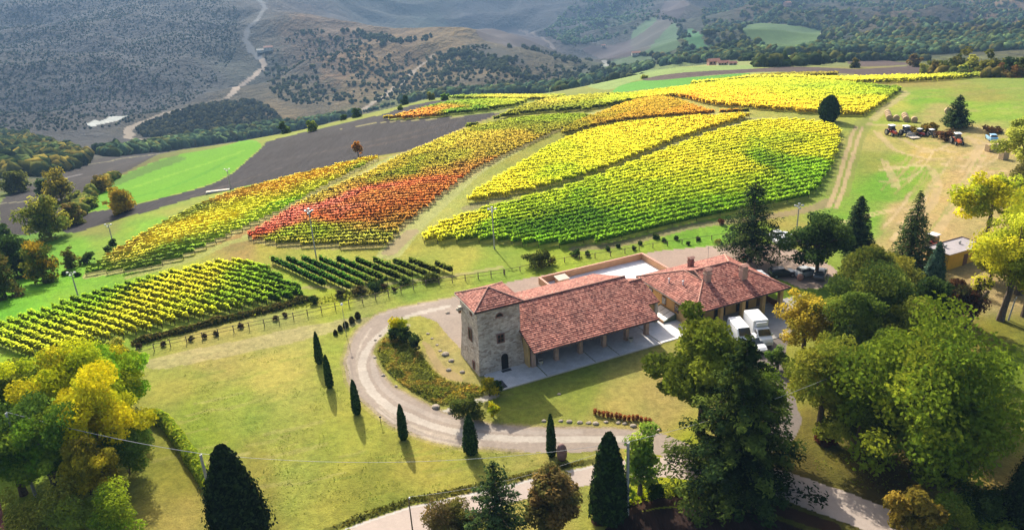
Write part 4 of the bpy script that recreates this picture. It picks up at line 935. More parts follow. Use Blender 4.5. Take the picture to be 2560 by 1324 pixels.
for k, lb in enumerate(('front round bale of the left row, its round end facing out', 'second round bale back in the left row', 'third round bale back in the left row', 'rearmost round bale of the left row')):
    p = (base[0]+dx*1.36*k*1.6, base[1]+dy*1.36*k*1.6)
    bale(2222, 301, b0, lb, adj=(p[0]-base[0], p[1]-base[1]))
bale(2240, 302, b0, 'lone round bale just right of the left row of bales')
bb = hit(2264, 304)
for k, lb in enumerate(('front round bale of the right row', 'middle round bale of the right row', 'rear round bale of the right row')): bale(2264, 304, b0, lb, adj=(dx*2.2*k, dy*2.2*k))
bale(2285, 306, b0, 'rightmost round bale, standing beside the right row'); bale(2368, 284, b0, 'single round bale half behind the dark double-tipped fir')
for px, py, s, lb in ((2482, 376, (1.6, .7, .75), 'long block of stacked straw bales under the willowy tree'), (2508, 398, (.7, .7, .85), 'single square straw block in front of the long one')):
    mb = MB(); mb.bbox(-s[0], s[0], -s[1], s[1], 0, s[2]*2, .06); tag(mb.build('straw_block', M['hay'], None, g3(px, py), radians(10)), lb, 'straw bale')
# ochre shed
sh = thing('shed', 'flat-roofed ochre yellow shed with a grey roof and two roof vents', 'shed', uv(107.5, 72.2, 0) , AZB)
_h = float(ground(sh.location.x, sh.location.y)); sh.location.z = _h-.1
mb = MB(); mb.box(-3.9, 3.9, -1.9, 1.9, -.3, 2.6); mb.build('wall', plain('yellow_panel', (.62, .34, .03), .6, amp=.08, scale=2), sh)
mb = MB(); mb.box(-4.0, 4.0, -2.0, 2.0, 2.603, 2.68); mb.build('roof', plain('grey_sheet_roof', (.34, .31, .33), .5, amp=.12, scale=1.5), sh)
mb = MB(); mb.box(-4.05, 4.05, 1.9, 2.05, 2.5, 2.8); mb.box(3.9, 4.05, -2.05, 1.9, 2.5, 2.8); mb.build('roof_edge', M['eave'], sh)
for x in (-2.0, 1.2):
    mb = MB(); mb.lathe([(.16, 0), (.16, .3), (.24, .34), (.22, .42), (.05, .48)], (x, .3, 2.68), 10); mb.build('roof_vent', M['chrome'], sh)
mb = MB(); mb.box(-.5, .4, -1.96, -1.903, 0, 2.0); mb.build('door', M['wood'], sh)
# clay egg sculpture
mb = MB(); mb.lathe([(.34, 0), (.5, .3), (.56, .75), (.55, 1.15), (.46, 1.55), (.3, 1.85), (.1, 1.98), (.02, 2.0)], n=22); tag(mb.build('clay_jar', plain('purple_clay', (.22, .13, .12), .7, amp=.25, scale=2), None, g3(1405, 1148), smooth=True), 'tall egg-shaped reddish clay jar standing by the road junction beside a cypress', 'jar')
# ---------------------------------------------------------------- foliage generators
def unit(n):
    v = rng.normal(size=(n, 3)); return v/np.linalg.norm(v, axis=1, keepdims=True)
def cards(P, N, S, C, asp=.62):
    """one small leaf-clump face (a rhombus) per point"""
    n = len(P); S = np.broadcast_to(np.asarray(S, float), (n,))
    N = N/np.maximum(np.linalg.norm(N, axis=1, keepdims=True), 1e-6)
    R = unit(n); A = np.cross(N, R); A /= np.maximum(np.linalg.norm(A, axis=1, keepdims=True), 1e-6); B = np.cross(N, A)
    a = A*S[:, None]; b = B*(S*asp)[:, None]; k = N*(S*.18)[:, None]
    V = np.stack([P-a-k, P-b*.9+a*.1, P+a-k, P+b], 1).reshape(-1, 3)
    return V, np.repeat(C, 4, axis=0)
def leafmesh(name, P, N, S, C, mat, parent=None, loc=None, asp=.62, core=None):
    V, CC = cards(P, N, S, C, asp); Fq = np.arange(len(V)).reshape(-1, 4)
    if core is not None:
        cv, cf, cc = core; b = len(V); V = np.concatenate([V, cv]); CC = np.concatenate([CC, np.broadcast_to(cc, (len(cv), 3))]); Fq = np.concatenate([Fq, cf+b])
    return mesh_np(name, V, Fq=Fq, mats=[mat], col=np.clip(CC, .002, .9), parent=parent, loc=loc)
def pal(n, cols, w=None, jit=.16):
    cols = np.array(cols); k = rng.choice(len(cols), n, p=w); return cols[k]*(1+(rng.random((n, 1))-.5)*2*jit)
KL = 1/1.18
def A_(*c): return lin(*c)*KL*np.array([1.0, .97, .85])
def AV(*c):
    v = lin(*c)/1.25; return v*np.array([.95, 1, 1])*.93+v.mean()*.07
def crown_clumps(K, rx, rz, cz_, flat=.85, inner=.35, bump=.28):
    d = unit(K); d[:, 2] = np.where(d[:, 2] < -.8, -d[:, 2], d[:, 2])
    lob = 1+bump*(fbm(d[:, 0]*2+d[:, 2]*1.3+9*rng.random(), d[:, 1]*2+d[:, 2], int(rng.integers(999)), 2)-.5)*2.4
    r = (inner+(1-inner)*rng.random(K)**.55)*lob
    return d*r[:, None]*np.array([rx, rx, rz])*.8+np.array([0, 0, cz_])
def broadleaf(h, rx, cols, n=9000, leaf=.26, base=.22, K=46, cw=None, trans='leaf', inner=.22, clr=.25, bump=.5, jit=.14, sparse=1.0):
    """crown points + normals + sizes + colours; crown from base*h to h"""
    rz = h*(1-base)/2; cc = crown_clumps(K, rx, rz, h*base+rz, inner=inner, bump=bump)
    rc = clr*(rx*rz)**.5*(.65+.7*rng.random(K))*sparse
    kc = np.array(cols)[rng.choice(len(cols), K, p=cw)]*(1+(rng.random((K, 1))-.5)*.5)
    per = np.maximum(1, (n*rc**2/np.sum(rc**2))).astype(int); ii = np.repeat(np.arange(K), per)
    d = unit(len(ii)); rr = (.55+.55*rng.random(len(ii)))
    P = cc[ii]+d*(rc[ii]*rr)[:, None]*np.array([1, 1, .78])
    N = d*.6+.8*unit(len(ii))+np.array([0, 0, .2])-np.array(sdir)*.7
    C = kc[ii]*.75+.25*pal(len(ii), cols, cw); C = C*(1+(rng.random((len(ii), 1))-.5)*2*jit)
    S = leaf*(.65+.7*rng.random(len(ii)))
    P[:, 2] = np.where(P[:, 2] < .1, .1+rng.random(len(P))*leaf*2, P[:, 2])
    return P, N, S, C, cc
def trunk_mb(h, r, ends, lean=(0, 0), base=.25, limbs=8, z0=-.4):
    mb = MB(); top = h*.72
    pth = [(0, 0, z0), (lean[0]*.1, lean[1]*.1, h*.08), (lean[0]*.35, lean[1]*.35, h*.25), (lean[0]*.7, lean[1]*.7, h*.5), (lean[0], lean[1], top)]
    mb.tube(pth, [r*1.35, r, r*.85, r*.55, r*.2], 8)
    if len(ends):
        sel = ends[np.argsort(-ends[:, 2]*0+rng.random(len(ends)))[:limbs]]
        for e in sel:
            t = rng.uniform(.22, .6); zb = h*t; s = min(1, t/.72)
            b = np.array([lean[0]*s, lean[1]*s, zb]); m = (b+e)/2+np.array([0, 0, .08*h])*(e[2] > zb)
            mb.tube([b, m, e], [r*.42, r*.26, r*.09], 6, cap=False)
    return mb
def conifer(h, rx, cols, step=.42, card=.34, droop=.25, base=.06, pw=.85, dens=10, ragged=.25, up=0.0, tip=.12):
    P = []; N = []; C = []; S = []; ends = []
    z = h*base
    while z < h*.985:
        t = (z-h*base)/(h*(1-base)); L0 = rx*max(tip*(1-t), (1-t)**pw)
        nb = max(4, int(5+7*L0/rx+rng.integers(0, 3))); a0 = rng.random()*7
        for j in range(nb):
            a = a0+2*pi*j/nb+rng.normal()*.15; L = L0*(1-ragged+ragged*2*rng.random()*.8)
            k = max(4, int(dens*L*(1.2)))
            s = rng.random(k)**.7; r = L*s; zz = z+L*(up*s-droop*s**1.6)+rng.normal(size=k)*.05*L
            wd = .22*L*(1-s*.75)*rng.normal(size=k)*.8
            P.append(np.stack([cos(a)*r-sin(a)*wd, sin(a)*r+cos(a)*wd, zz], 1))
            nn = np.stack([cos(a)*.35+rng.normal(size=k)*.35, sin(a)*.35+rng.normal(size=k)*.35, .8+rng.normal(size=k)*.3], 1); N.append(nn)
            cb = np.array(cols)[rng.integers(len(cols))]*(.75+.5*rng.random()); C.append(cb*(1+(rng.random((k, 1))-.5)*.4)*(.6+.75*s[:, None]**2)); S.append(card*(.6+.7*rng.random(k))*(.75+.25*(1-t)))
            if L > rx*.5: ends.append([cos(a)*L*.85, sin(a)*L*.85, z+L*(up-droop)*.7])
        z += step*(.7+.6*rng.random())*(1 if t < .8 else .6)
    return np.concatenate(P), np.concatenate(N), np.concatenate(S), np.concatenate(C), np.array(ends) if ends else np.zeros((0, 3))
def column(h, rx, cols, n=2500, card=.16, shape='cypress', ragged=.16):
    t = rng.random(n)**.9
    if shape == 'cypress': pr_ = np.minimum(1, (t+.02)*7)**.6*(1-t**2.6)**.7
    elif shape == 'cone': pr_ = np.minimum(1, (t+.03)*9)**.5*(1-t)**.72
    elif shape == 'egg': pr_ = (np.sin(np.clip(t, 0, 1)**.8*pi*.96+.06))**.6
    else: pr_ = np.minimum(1, (t+.05)*6)**.5*(1-t**1.35)**.62
    a = rng.random(n)*2*pi; nz = fbm(a*2.2, t*h*.9, int(rng.integers(999)), 3)
    nz2 = fbm(a*1.1+3, t*h*.35, int(rng.integers(999)), 2)
    r = rx*pr_*(1-ragged+ragged*2*(.5*nz+.5*nz2))*(.8+.26*rng.random(n)+(rng.random(n) < .12)*.14)
    r = r+rx*.16*(rng.random(n) < .3)*rng.random(n); P = np.stack([np.cos(a)*r, np.sin(a)*r, t*h+rng.normal(size=n)*.04], 1); N = np.stack([np.cos(a), np.sin(a), .35+0*a], 1)+.55*unit(n)
    C = pal(n, cols)*(.8+.5*nz)[:, None]
    k = 14; zs = np.linspace(.03, .93, 9); cv = []
    for z in zs:
        tt = z
        if shape == 'cypress': q_ = min(1, (tt+.02)*7)**.6*(1-tt**2.6)**.7
        elif shape == 'cone': q_ = min(1, (tt+.03)*9)**.5*(1-tt)**.72
        elif shape == 'egg': q_ = sin(tt**.8*pi*.96+.06)**.6
        else: q_ = min(1, (tt+.05)*6)**.5*(1-tt**1.35)**.62
        for j in range(k): cv.append((cos(2*pi*j/k)*rx*q_*.74, sin(2*pi*j/k)*rx*q_*.74, z*h))
    cf = [(i*k+j, i*k+(j+1) % k, i*k+k+(j+1) % k, i*k+k+j) for i in range(8) for j in range(k)]
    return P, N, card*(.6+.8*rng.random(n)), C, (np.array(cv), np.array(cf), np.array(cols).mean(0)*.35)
def size_at(px, yb, yt, far=None):
    """ground point under (px,yb) and the height a thing needs to reach row yt there"""
    h = hit(px, yb, far); r = math.hypot(h[0], h[1]); lo, hi = 0, 60
    def py(z):
        c = RM.T @ np.array([h[0], h[1], z-H]); return CY+F*c[1]/c[2]
    for _ in range(40):
        m = (lo+hi)/2
        if py(h[2]+m) > yt: lo = m
        else: hi = m
    return h, lo, math.sqrt(r*r+(H-h[2])**2)/F
def plant(name, lb, cat, px, yb, yt, w, kind, cols, group=None, far=None, crown='crown', xt=None, **kw):
    h, ht, mpp = size_at(px, yb, yt, far); rx = w/2*mpp; gs = kw.pop('grow', 1.0); ht *= gs
    t = thing(name, lb, cat, (h[0], h[1], h[2]-.05), rng.random()*6 if kind != 'lean' else 0, group)
    near = mpp < .075; lean = kw.pop('lean', (0, 0)); pale = kw.pop('pale', False); tr = kw.pop('tr', None)
    core = None; asp = .62
    if kind == 'broad':
        leafs = kw.pop('leaf', max(.16, mpp*3.1)); n = kw.pop('n', int(min(30000, max(500, 1.7*(rx*ht*.9)*pi/(leafs**2)*2.0))))
        P, N, S, C, cc = broadleaf(ht, rx, cols, n=n, leaf=leafs, **kw); mat = M['leaf']
        trk = trunk_mb(ht, tr or max(.08, .028*ht+.03), cc, limbs=9 if near else 4, lean=lean)
        if lean != (0, 0): P[:, 0] += lean[0]*np.clip(P[:, 2]/ht, 0, 1); P[:, 1] += lean[1]*np.clip(P[:, 2]/ht, 0, 1)
    elif kind == 'conifer':
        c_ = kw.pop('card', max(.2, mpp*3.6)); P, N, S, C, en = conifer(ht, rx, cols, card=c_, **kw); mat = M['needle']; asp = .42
        trk = MB(); trk.tube([(0, 0, -.4), (0, 0, ht*.3), (0, 0, ht*.97)], [max(.08, ht*.022), max(.06, ht*.017), .03], 8)
        for e in en[::3]: trk.tube([(0, 0, e[2]+.1), tuple(e)], [.06, .02], 5, cap=False)
    elif kind == 'shrub':
        leafs = kw.pop('leaf', max(.11, mpp*2.8)); n = kw.pop('n', int(min(9000, max(250, 1.6*(rx*ht)*pi/(leafs**2)*2.0))))
        P, N, S, C, cc = broadleaf(ht, rx, cols, n=n, leaf=leafs, base=.02, K=kw.pop('K', 22), clr=.36, **kw); mat = M['leaf']; trk = MB()
        for e in cc[:5]: trk.tube([(0, 0, -.1), (e[0]*.4, e[1]*.4, e[2]*.6), tuple(e)], [.05, .035, .015], 5, cap=False)
    else:
        c_ = kw.pop('card', max(.13, mpp*2.8)); n = kw.pop('n', int(min(14000, max(400, 2.4*(rx*ht)*pi*2/(c_**2)))))
        P, N, S, C, core = column(ht, rx, cols, n=n, card=c_, shape=kind, **kw); mat = M['needle']
        trk = MB(); trk.tube([(0, 0, -.3), (0, 0, ht*.2)], [max(.05, rx*.13), max(.04, rx*.1)], 7)
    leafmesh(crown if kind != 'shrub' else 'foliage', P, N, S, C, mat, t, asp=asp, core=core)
    if len(trk.v): trk.build('trunk' if kind != 'shrub' else 'stem', M['pale_bark'] if pale else M['bark'], t)
    return t

# ---------------------------------------------------------------- vineyards
VB = 1.26
def ordinal(k): return str(k)+({1: 'st', 2: 'nd', 3: 'rd'}.get(k % 10, 'th') if k % 100 not in (11, 12, 13) else 'th')
def vine_block(lb, pts, d0, d1, spacing, blobs, hgt=1.9, wid=.42, per=13, card=.27, group=None, stuff=None, gap=0.0, corecol=.42, z0=.55, posts=True, jitter=.3, maxrows=999, name='vine_row', seed=0, rev=False, vb=1.0):
    pp = dens(chaikin(pts, True)); pa = np.array(pp, float); up = inpoly(pa, pa[:, 0], pa[:, 1]+5) & ~inpoly(pa, pa[:, 0], pa[:, 1]-5)
    Pw = []
    for (x_, y_), u_ in zip(pp, up):
        h_ = hit(x_, y_); k_ = (hgt*.5 if u_ else .1)/max(.05, (H-h_[2])); Pw.append((h_[0]*(1-k_), h_[1]*(1-k_)))
    Pw = np.array(Pw); a = hit(*d0)[:2]; b = hit(*d1)[:2]; d = (b-a)/np.linalg.norm(b-a); nn = np.array([-d[1], d[0]])
    s = Pw @ nn; t = Pw @ d; rows = []
    for off in np.arange(s.min()+spacing/2, s.max(), spacing):
        xs = []
        for i in range(len(Pw)):
            s0, s1 = s[i-1], s[i]
            if (s0 > off) != (s1 > off): xs.append(t[i-1]+(t[i]-t[i-1])*(off-s0)/(s1-s0))
        xs.sort()
        for k in range(0, len(xs)-1, 2):
            if xs[k+1]-xs[k] > 3.5: rows.append((off, xs[k]+rng.random()*1.0, xs[k+1]-rng.random()*1.0))
    bl = np.array([[*hit(x, y)[:2], *AV(*c)] for x, y, c in blobs]); acc = []
    for off, t0, t1 in rows:
        L = t1-t0; n = int(L*per); tt = t0+rng.random(n)*L
        m = fbm(tt/1.15, np.full(n, off*3.1), 5+seed, 2)
        if gap > 0:
            keep = (vn(tt/1.0, np.full(n, off*7.7), 9+seed) > gap) | (rng.random(n) < .12); tt = tt[keep]; m = m[keep]; n = len(tt)
        lat = rng.normal(size=n)*wid*.6*(.85+.3*m); hh = z0+(hgt-z0)*(rng.random(n)**.8)*(.86+.3*m)
        x = d[0]*tt+nn[0]*(off+lat+.0); y = d[1]*tt+nn[1]*(off+lat)
        g_ = ground(x, y); P = np.stack([x, y, g_+hh], 1)
        N = np.stack([nn[0]*np.sign(lat), nn[1]*np.sign(lat), .5+hh*0], 1)*.3+unit(n)*.65-np.array(sdir)*1.2
        ws = np.clip((x*0+1), 0, 1); wx = (fbm(x/11, y/11, 51+seed, 3)-.5)*22; wy = (fbm(x/11, y/11, 57+seed, 3)-.5)*22
        d2 = (x[:, None]+wx[:, None]-bl[None, :, 0])**2+(y[:, None]+wy[:, None]-bl[None, :, 1])**2; w = 1/(d2+9)**1.6; w /= w.sum(1, keepdims=True)
        vj = vn(tt/1.1, np.full(n, off*5.3), 77+seed)[:, None]
        C = (w @ bl[:, 2:5])*VB*vb*(1+(rng.random((n, 1))-.5)*2*jitter)*(.82+.36*vj)
        S = card*(.6+.8*rng.random(n)); V, CC = cards(P, N, S, C); Fq = np.arange(len(V)).reshape(-1, 4)
        # leafy inner hedge body
        k = max(2, int(L/.9)); tc = np.linspace(t0+.15, t1-.15, k); mm = fbm(tc/1.15, np.full(k, off*3.1), 5+seed, 2)
        if True:
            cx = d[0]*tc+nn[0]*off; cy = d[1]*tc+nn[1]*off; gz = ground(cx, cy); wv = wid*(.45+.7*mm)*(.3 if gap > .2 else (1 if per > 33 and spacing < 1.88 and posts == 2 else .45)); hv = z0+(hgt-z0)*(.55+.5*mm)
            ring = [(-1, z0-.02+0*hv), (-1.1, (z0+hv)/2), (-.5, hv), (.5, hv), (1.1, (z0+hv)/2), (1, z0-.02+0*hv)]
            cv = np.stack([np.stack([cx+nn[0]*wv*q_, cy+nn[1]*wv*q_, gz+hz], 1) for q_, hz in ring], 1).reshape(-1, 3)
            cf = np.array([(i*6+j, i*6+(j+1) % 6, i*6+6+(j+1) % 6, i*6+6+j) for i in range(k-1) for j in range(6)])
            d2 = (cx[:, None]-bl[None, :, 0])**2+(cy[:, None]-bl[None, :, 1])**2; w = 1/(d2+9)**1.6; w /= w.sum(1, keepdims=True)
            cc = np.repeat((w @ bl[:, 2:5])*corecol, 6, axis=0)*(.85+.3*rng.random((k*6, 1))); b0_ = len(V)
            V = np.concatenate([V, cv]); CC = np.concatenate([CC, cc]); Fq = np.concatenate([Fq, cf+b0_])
        # posts / vine stems
        kp = max(2, int(L/(1.1 if posts == 2 else 4.5))) if posts else 0
        if kp:
            tp = np.linspace(t0, t1, kp); px_ = d[0]*tp+nn[0]*off; py_ = d[1]*tp+nn[1]*off; gz = ground(px_, py_); r_ = .045; hp = hgt*.6; e = [(-1, -1), (1, -1), (1, 1), (-1, 1)]
            pv = np.stack([np.stack([px_+a_*r_, py_+b_*r_, gz+zz], 1) for zz in (-.1, hp) for a_, b_ in e], 1).reshape(-1, 3)
            pf = np.array([(i*8+j, i*8+(j+1) % 4, i*8+4+(j+1) % 4, i*8+4+j) for i in range(kp) for j in range(4)]); b0_ = len(V)
            V = np.concatenate([V, pv]); CC = np.concatenate([CC, np.broadcast_to([.12, .09, .065], (len(pv), 3))]); Fq = np.concatenate([Fq, pf+b0_])
        acc.append((V, Fq, CC))
    if stuff:
        V = np.concatenate([a_[0] for a_ in acc]); CC = np.concatenate([a_[2] for a_ in acc]); o = 0; fs = []
        for a_ in acc: fs.append(a_[1]+o); o += len(a_[0])
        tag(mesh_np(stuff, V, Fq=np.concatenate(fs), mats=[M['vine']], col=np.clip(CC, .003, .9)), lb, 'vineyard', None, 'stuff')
    else:
        if rev: acc = acc[::-1]
        for kk, (V, Fq, CC) in enumerate(acc):
            c0 = V.mean(0); c0[2] = ground(c0[0], c0[1])
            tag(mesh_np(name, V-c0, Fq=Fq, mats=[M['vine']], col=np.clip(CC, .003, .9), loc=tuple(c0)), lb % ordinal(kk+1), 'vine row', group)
    print('vines', lb[:40], len(rows)); return len(rows)
Yl = (250, 232, 20); Gy = (196, 214, 20); Gr = (142, 186, 26); Dg = (84, 130, 28); Or = (232, 150, 30); Rd = (240, 128, 108); Br = (190, 120, 40); Ol = (150, 150, 44)
vine_block('%s vine row counted from the right tip of the yellow-green lower left vineyard',
    [(0,806),(120,770),(330,708),(540,654),(640,652),(700,690),(785,738),(770,748),(650,768),(560,790),(440,812),(330,842),(240,862),(120,894),(60,902),(0,860),(-60,880),(-60,830)],
    (135,766), (341,822), 1.6,
    [(60,830,Gy),(200,800,Gy),(330,780,(236,226,16)),(450,745,Yl),(520,700,Yl),(560,675,Yl),(600,665,(220,222,20)),(240,760,(120,170,20)),(150,790,(160,196,18)),(400,720,(130,170,24)),(640,720,(138,180,30)),(700,735,Dg),(760,738,Dg),(560,760,(200,212,18)),(500,780,(226,222,16)),(330,830,(230,224,16)),(180,850,(226,224,20)),(460,690,(180,196,20)),(330,725,(120,160,22)),(640,690,(170,200,30))],
    hgt=1.65, wid=.34, per=34, card=.19, group='vine rows of the lower left vineyard', posts=2, corecol=.4, seed=1)
vine_block('%s vine row from the left in the small dark green vineyard',
    [(668,648),(700,644),(900,648),(1080,652),(1146,680),(1132,688),(1040,700),(940,716),(880,734),(800,716),(730,690)],
    (709,645), (853,711), 1.85, [(700,655,(96,130,40)),(800,690,(58,104,30)),(850,715,(76,130,34)),(900,670,(74,104,34)),(1000,680,(110,118,38)),(1080,670,(104,112,40)),(960,700,(90,120,34)),(760,670,(52,96,30))],
    hgt=1.5, wid=.34, per=36, card=.19, group='vine rows of the small dark vineyard', posts=2, corecol=.3, seed=2)
vine_block('%s long vine row up from the house side of the big central vineyard',
    [(1038,602),(1062,578),(1130,546),(1250,512),(1380,480),(1500,438),(1640,385),(1760,338),(1880,306),(1960,298),(2040,306),(2102,316),(2100,360),(2090,400),(2068,440),(2050,470),(2030,492),(1990,506),(1940,512),(1840,535),(1700,560),(1560,598),(1450,618),(1330,622),(1250,610),(1180,606),(1080,612)],
    (1240,563), (1420,526), 1.9,
    [(1060,590,Yl),(1150,560,Yl),(1200,590,Gr),(1250,545,(180,206,20)),(1330,560,Dg),(1400,560,(84,134,26)),(1300,600,(150,190,24)),(1400,600,(140,196,24)),(1450,510,(150,190,22)),(1380,490,(200,216,20)),(1500,545,(84,132,28)),(1560,560,(136,184,28)),(1560,490,Gy),(1600,450,(230,226,18)),(1600,530,(150,196,20)),(1700,520,(190,212,20)),(1700,460,(216,222,16)),(1700,400,Yl),(1800,350,Yl),(1800,420,(236,228,16)),(1800,480,(200,214,18)),(1880,400,(138,180,30)),(1920,420,(110,158,30)),(1980,440,(146,190,28)),(1880,360,(190,204,24)),(1950,320,Yl),(2050,340,Yl),(2060,390,(226,224,16)),(2040,440,(150,200,20)),(2000,490,(146,190,28)),(1850,510,(130,180,20)),(1750,545,(106,158,28))],
    hgt=1.6, wid=.5, per=58, card=.17, group='vine rows of the big central vineyard', posts=True, corecol=.5, seed=3)
vine_block('%s bright vine row up from the striped gap in the narrow yellow vineyard',
    [(1155,508),(1180,480),(1250,440),(1320,396),(1400,352),(1480,324),(1600,304),(1760,292),(1880,286),(1896,290),(1800,318),(1700,350),(1600,392),(1480,440),(1360,474),(1260,494),(1180,508)],
    (1180,500), (1330,488), 1.9, [(1180,495,Yl),(1260,460,Yl),(1330,430,(226,222,20)),(1400,380,(210,216,22)),(1500,350,(244,226,26)),(1600,330,(250,220,28)),(1700,310,(250,216,30)),(1800,300,(240,210,30)),(1500,410,(240,228,20)),(1650,360,(246,226,24)),(1420,440,Gy),(1560,380,Yl)],
    hgt=1.55, wid=.56, per=52, card=.19, group='vine rows of the narrow yellow vineyard', posts=True, corecol=.5, seed=4)
vine_block('%s vine row from the bottom of the red and orange vineyard',
    [(605,592),(660,560),(740,510),(830,470),(920,432),(990,395),(1060,365),(1130,336),(1190,316),(1300,296),(1400,288),(1490,288),(1440,312),(1380,336),(1300,376),(1240,404),(1180,436),(1120,480),(1060,530),(1010,570),(975,618),(900,622),(780,618),(690,616),(640,606)],
    (700,590), (900,576), 1.9,
    [(640,588,(180,60,40)),(670,575,Rd),(710,558,Rd),(750,540,Rd),(790,520,Rd),(850,500,Rd),(920,484,(236,110,84)),(1010,467,(234,120,70)),(1090,455,(236,120,66)),(1150,450,(226,130,60)),(750,562,(206,140,60)),(850,530,(200,130,60)),(780,500,(190,180,50)),(850,480,(190,170,54)),(920,465,(206,160,56)),(1000,450,(200,150,50)),(930,505,(210,140,64)),(1040,485,(214,140,60)),(800,550,(196,90,44)),(900,535,(200,110,44)),(1000,510,(210,116,48)),(950,550,(180,112,44)),(700,600,(150,180,30)),(800,592,(160,186,30)),(900,590,(176,178,60)),(980,585,(170,176,60)),
     (760,480,(150,160,50)),(860,450,(200,182,60)),(950,430,(200,180,40)),(1050,420,(150,160,36)),(1150,400,(180,176,50)),(1050,385,(206,190,50)),(1130,360,(208,194,54)),(1200,350,(220,190,60)),(1280,360,(190,170,54)),(1200,420,(190,136,60)),(1100,430,(200,160,60)),(1250,330,(150,160,44)),(1350,320,(140,150,44)),(1400,300,(150,170,40)),(1320,345,(200,170,50)),(1000,440,(120,150,36))],
    hgt=1.25, wid=.4, per=36, card=.165, group='vine rows of the red and orange vineyard', posts=True, corecol=.45, seed=5, gap=.12, vb=1.28)
vine_block('%s thin vine row from the bottom of the patchy vineyard on the left slope',
    [(190,690),(230,660),(300,616),(400,560),(480,520),(580,480),(680,456),(780,430),(880,404),(965,388),(930,410),(860,445),(780,490),(700,535),(620,572),(560,600),(480,640),(400,668),(330,684),(250,686)],
    (420,640), (560,616), 2.2,
    [(230,680,(110,140,40)),(330,650,(140,150,50)),(300,630,(190,160,60)),(420,600,(226,206,50)),(480,570,(240,214,40)),(560,550,(240,220,36)),(640,520,(220,214,36)),(700,470,(216,170,44)),(800,440,(220,176,44)),(880,410,(236,196,40)),(900,425,(140,160,40)),(560,500,(200,160,60)),(480,530,(140,150,50)),(700,520,(150,190,36)),(800,470,(190,190,44)),(640,560,(170,190,40)),(480,630,(120,150,40)),(400,660,(96,120,40)),(560,600,(150,170,50))],
    hgt=1.3, wid=.32, per=32, card=.16, group='vine rows of the patchy left vineyard', posts=True, seed=6, vb=1.4, gap=.42, corecol=1.0)
vine_block('%s golden vine row from the bottom on the rise above the narrow yellow vineyard',
    [(1385,338),(1440,306),(1500,284),(1580,256),(1640,246),(1690,250),(1740,268),(1800,284),(1880,282),(1900,284),(1850,286),(1740,290),(1600,300),(1500,316),(1420,340)],
    (1500,300), (1620,290), 2.2, [(1420,325,(170,160,40)),(1500,300,(180,160,36)),(1560,270,(216,178,36)),(1620,255,(214,172,40)),(1680,270,(206,170,44)),(1750,280,(226,160,40)),(1850,282,(140,140,44)),(1600,295,(210,160,36)),(1500,315,(190,150,40))],
    hgt=1.6, wid=.75, per=44, card=.2, group='vine rows of the golden rise', posts=True, seed=7, corecol=.5)
vine_block('broad golden yellow vineyard on the far side, ending in a dark stepped edge by the meadow',
    [(1500,252),(1560,240),(1700,222),(1800,210),(1880,200),(2000,200),(2140,212),(2200,218),(2262,222),(2236,242),(2200,268),(2170,288),(2140,292),(2060,288),(1960,280),(1860,272),(1780,266),(1720,250),(1680,244),(1600,252),(1540,262),(1500,268)],
    (1900,262), (2100,262), 2.5, [(1520,258,(190,200,40)),(1600,240,(200,200,40)),(1700,235,(236,206,40)),(1740,245,(246,176,36)),(1800,240,(240,214,30)),(1900,265,(244,200,30)),(2000,275,(244,206,26)),(2100,280,(236,214,26)),(2000,240,(206,210,30)),(1900,220,(190,196,34)),(2050,225,(170,190,40)),(2150,230,(190,204,34)),(2200,240,(170,190,40)),(2140,270,(226,214,26)),(2240,226,(110,140,40))],
    hgt=1.7, wid=.9, per=40, card=.25, stuff='vineyard', posts=True, seed=8, corecol=.5)
vine_block('thin band of yellow vines along the crest in front of the ploughed field',
    [(1700,218),(1780,206),(1900,194),(2000,196),(2100,200),(2200,196),(2300,196),(2400,190),(2470,192),(2400,200),(2300,206),(2200,210),(2100,210),(2000,200),(1880,200),(1800,210)],
    (2000,200), (2200,204), 2.8, [(1750,212,(210,206,50)),(1900,197,(216,206,60)),(2100,205,(226,212,40)),(2300,201,(200,196,44)),(2440,193,(150,160,50)),(2200,203,(220,210,40))],
    hgt=1.9, wid=.7, per=10, card=.55, stuff='vineyard', posts=False, seed=9, corecol=.6)
vine_block('olive brown vines just below the ploughed field on the right crest',
    [(1780,206),(1860,194),(1940,190),(2060,186),(2110,190),(2000,196),(1900,196),(1820,206)],
    (1900,194), (2000,193), 2.8, [(1800,203,(120,140,50)),(1900,194,(150,140,50)),(2050,189,(150,136,52))],
    hgt=1.8, wid=.7, per=10, card=.55, stuff='vineyard', posts=False, seed=10, corecol=.6)
vine_block('green vineyard tongue with an orange tip above the dark ploughed field',
    [(945,302),(1000,290),(1070,270),(1100,262),(1180,254),(1260,252),(1330,256),(1290,268),(1240,276),(1160,286),(1080,294),(1000,300)],
    (1060,286), (1180,278), 2.8, [(960,300,(190,170,50)),(1020,292,(220,150,60)),(1060,290,(226,156,56)),(1060,275,(110,150,44)),(1120,268,(130,160,44)),(1200,262,(140,164,44)),(1300,258,(190,190,50)),(1150,284,(110,150,40)),(1230,272,(160,170,44))],
    hgt=1.7, wid=.6, per=10, card=.5, stuff='vineyard', posts=False, seed=11, corecol=.55)
vine_block('olive green vineyard band crossing the crest right of the ploughed field',
    [(1150,326),(1200,308),(1250,290),(1300,270),(1380,252),(1460,244),(1560,238),(1620,240),(1560,258),(1500,274),(1440,280),(1340,284),(1260,296),(1200,318)],
    (1300,282), (1420,272), 2.7, [(1180,315,(130,140,44)),(1260,285,(150,150,44)),(1340,268,(160,156,50)),(1400,262,(196,176,60)),(1450,258,(180,176,50)),(1500,262,(150,160,44)),(1560,248,(170,184,44)),(1400,278,(130,140,44))],
    hgt=1.7, wid=.6, per=10, card=.48, stuff='vineyard', posts=False, seed=12, corecol=.55)
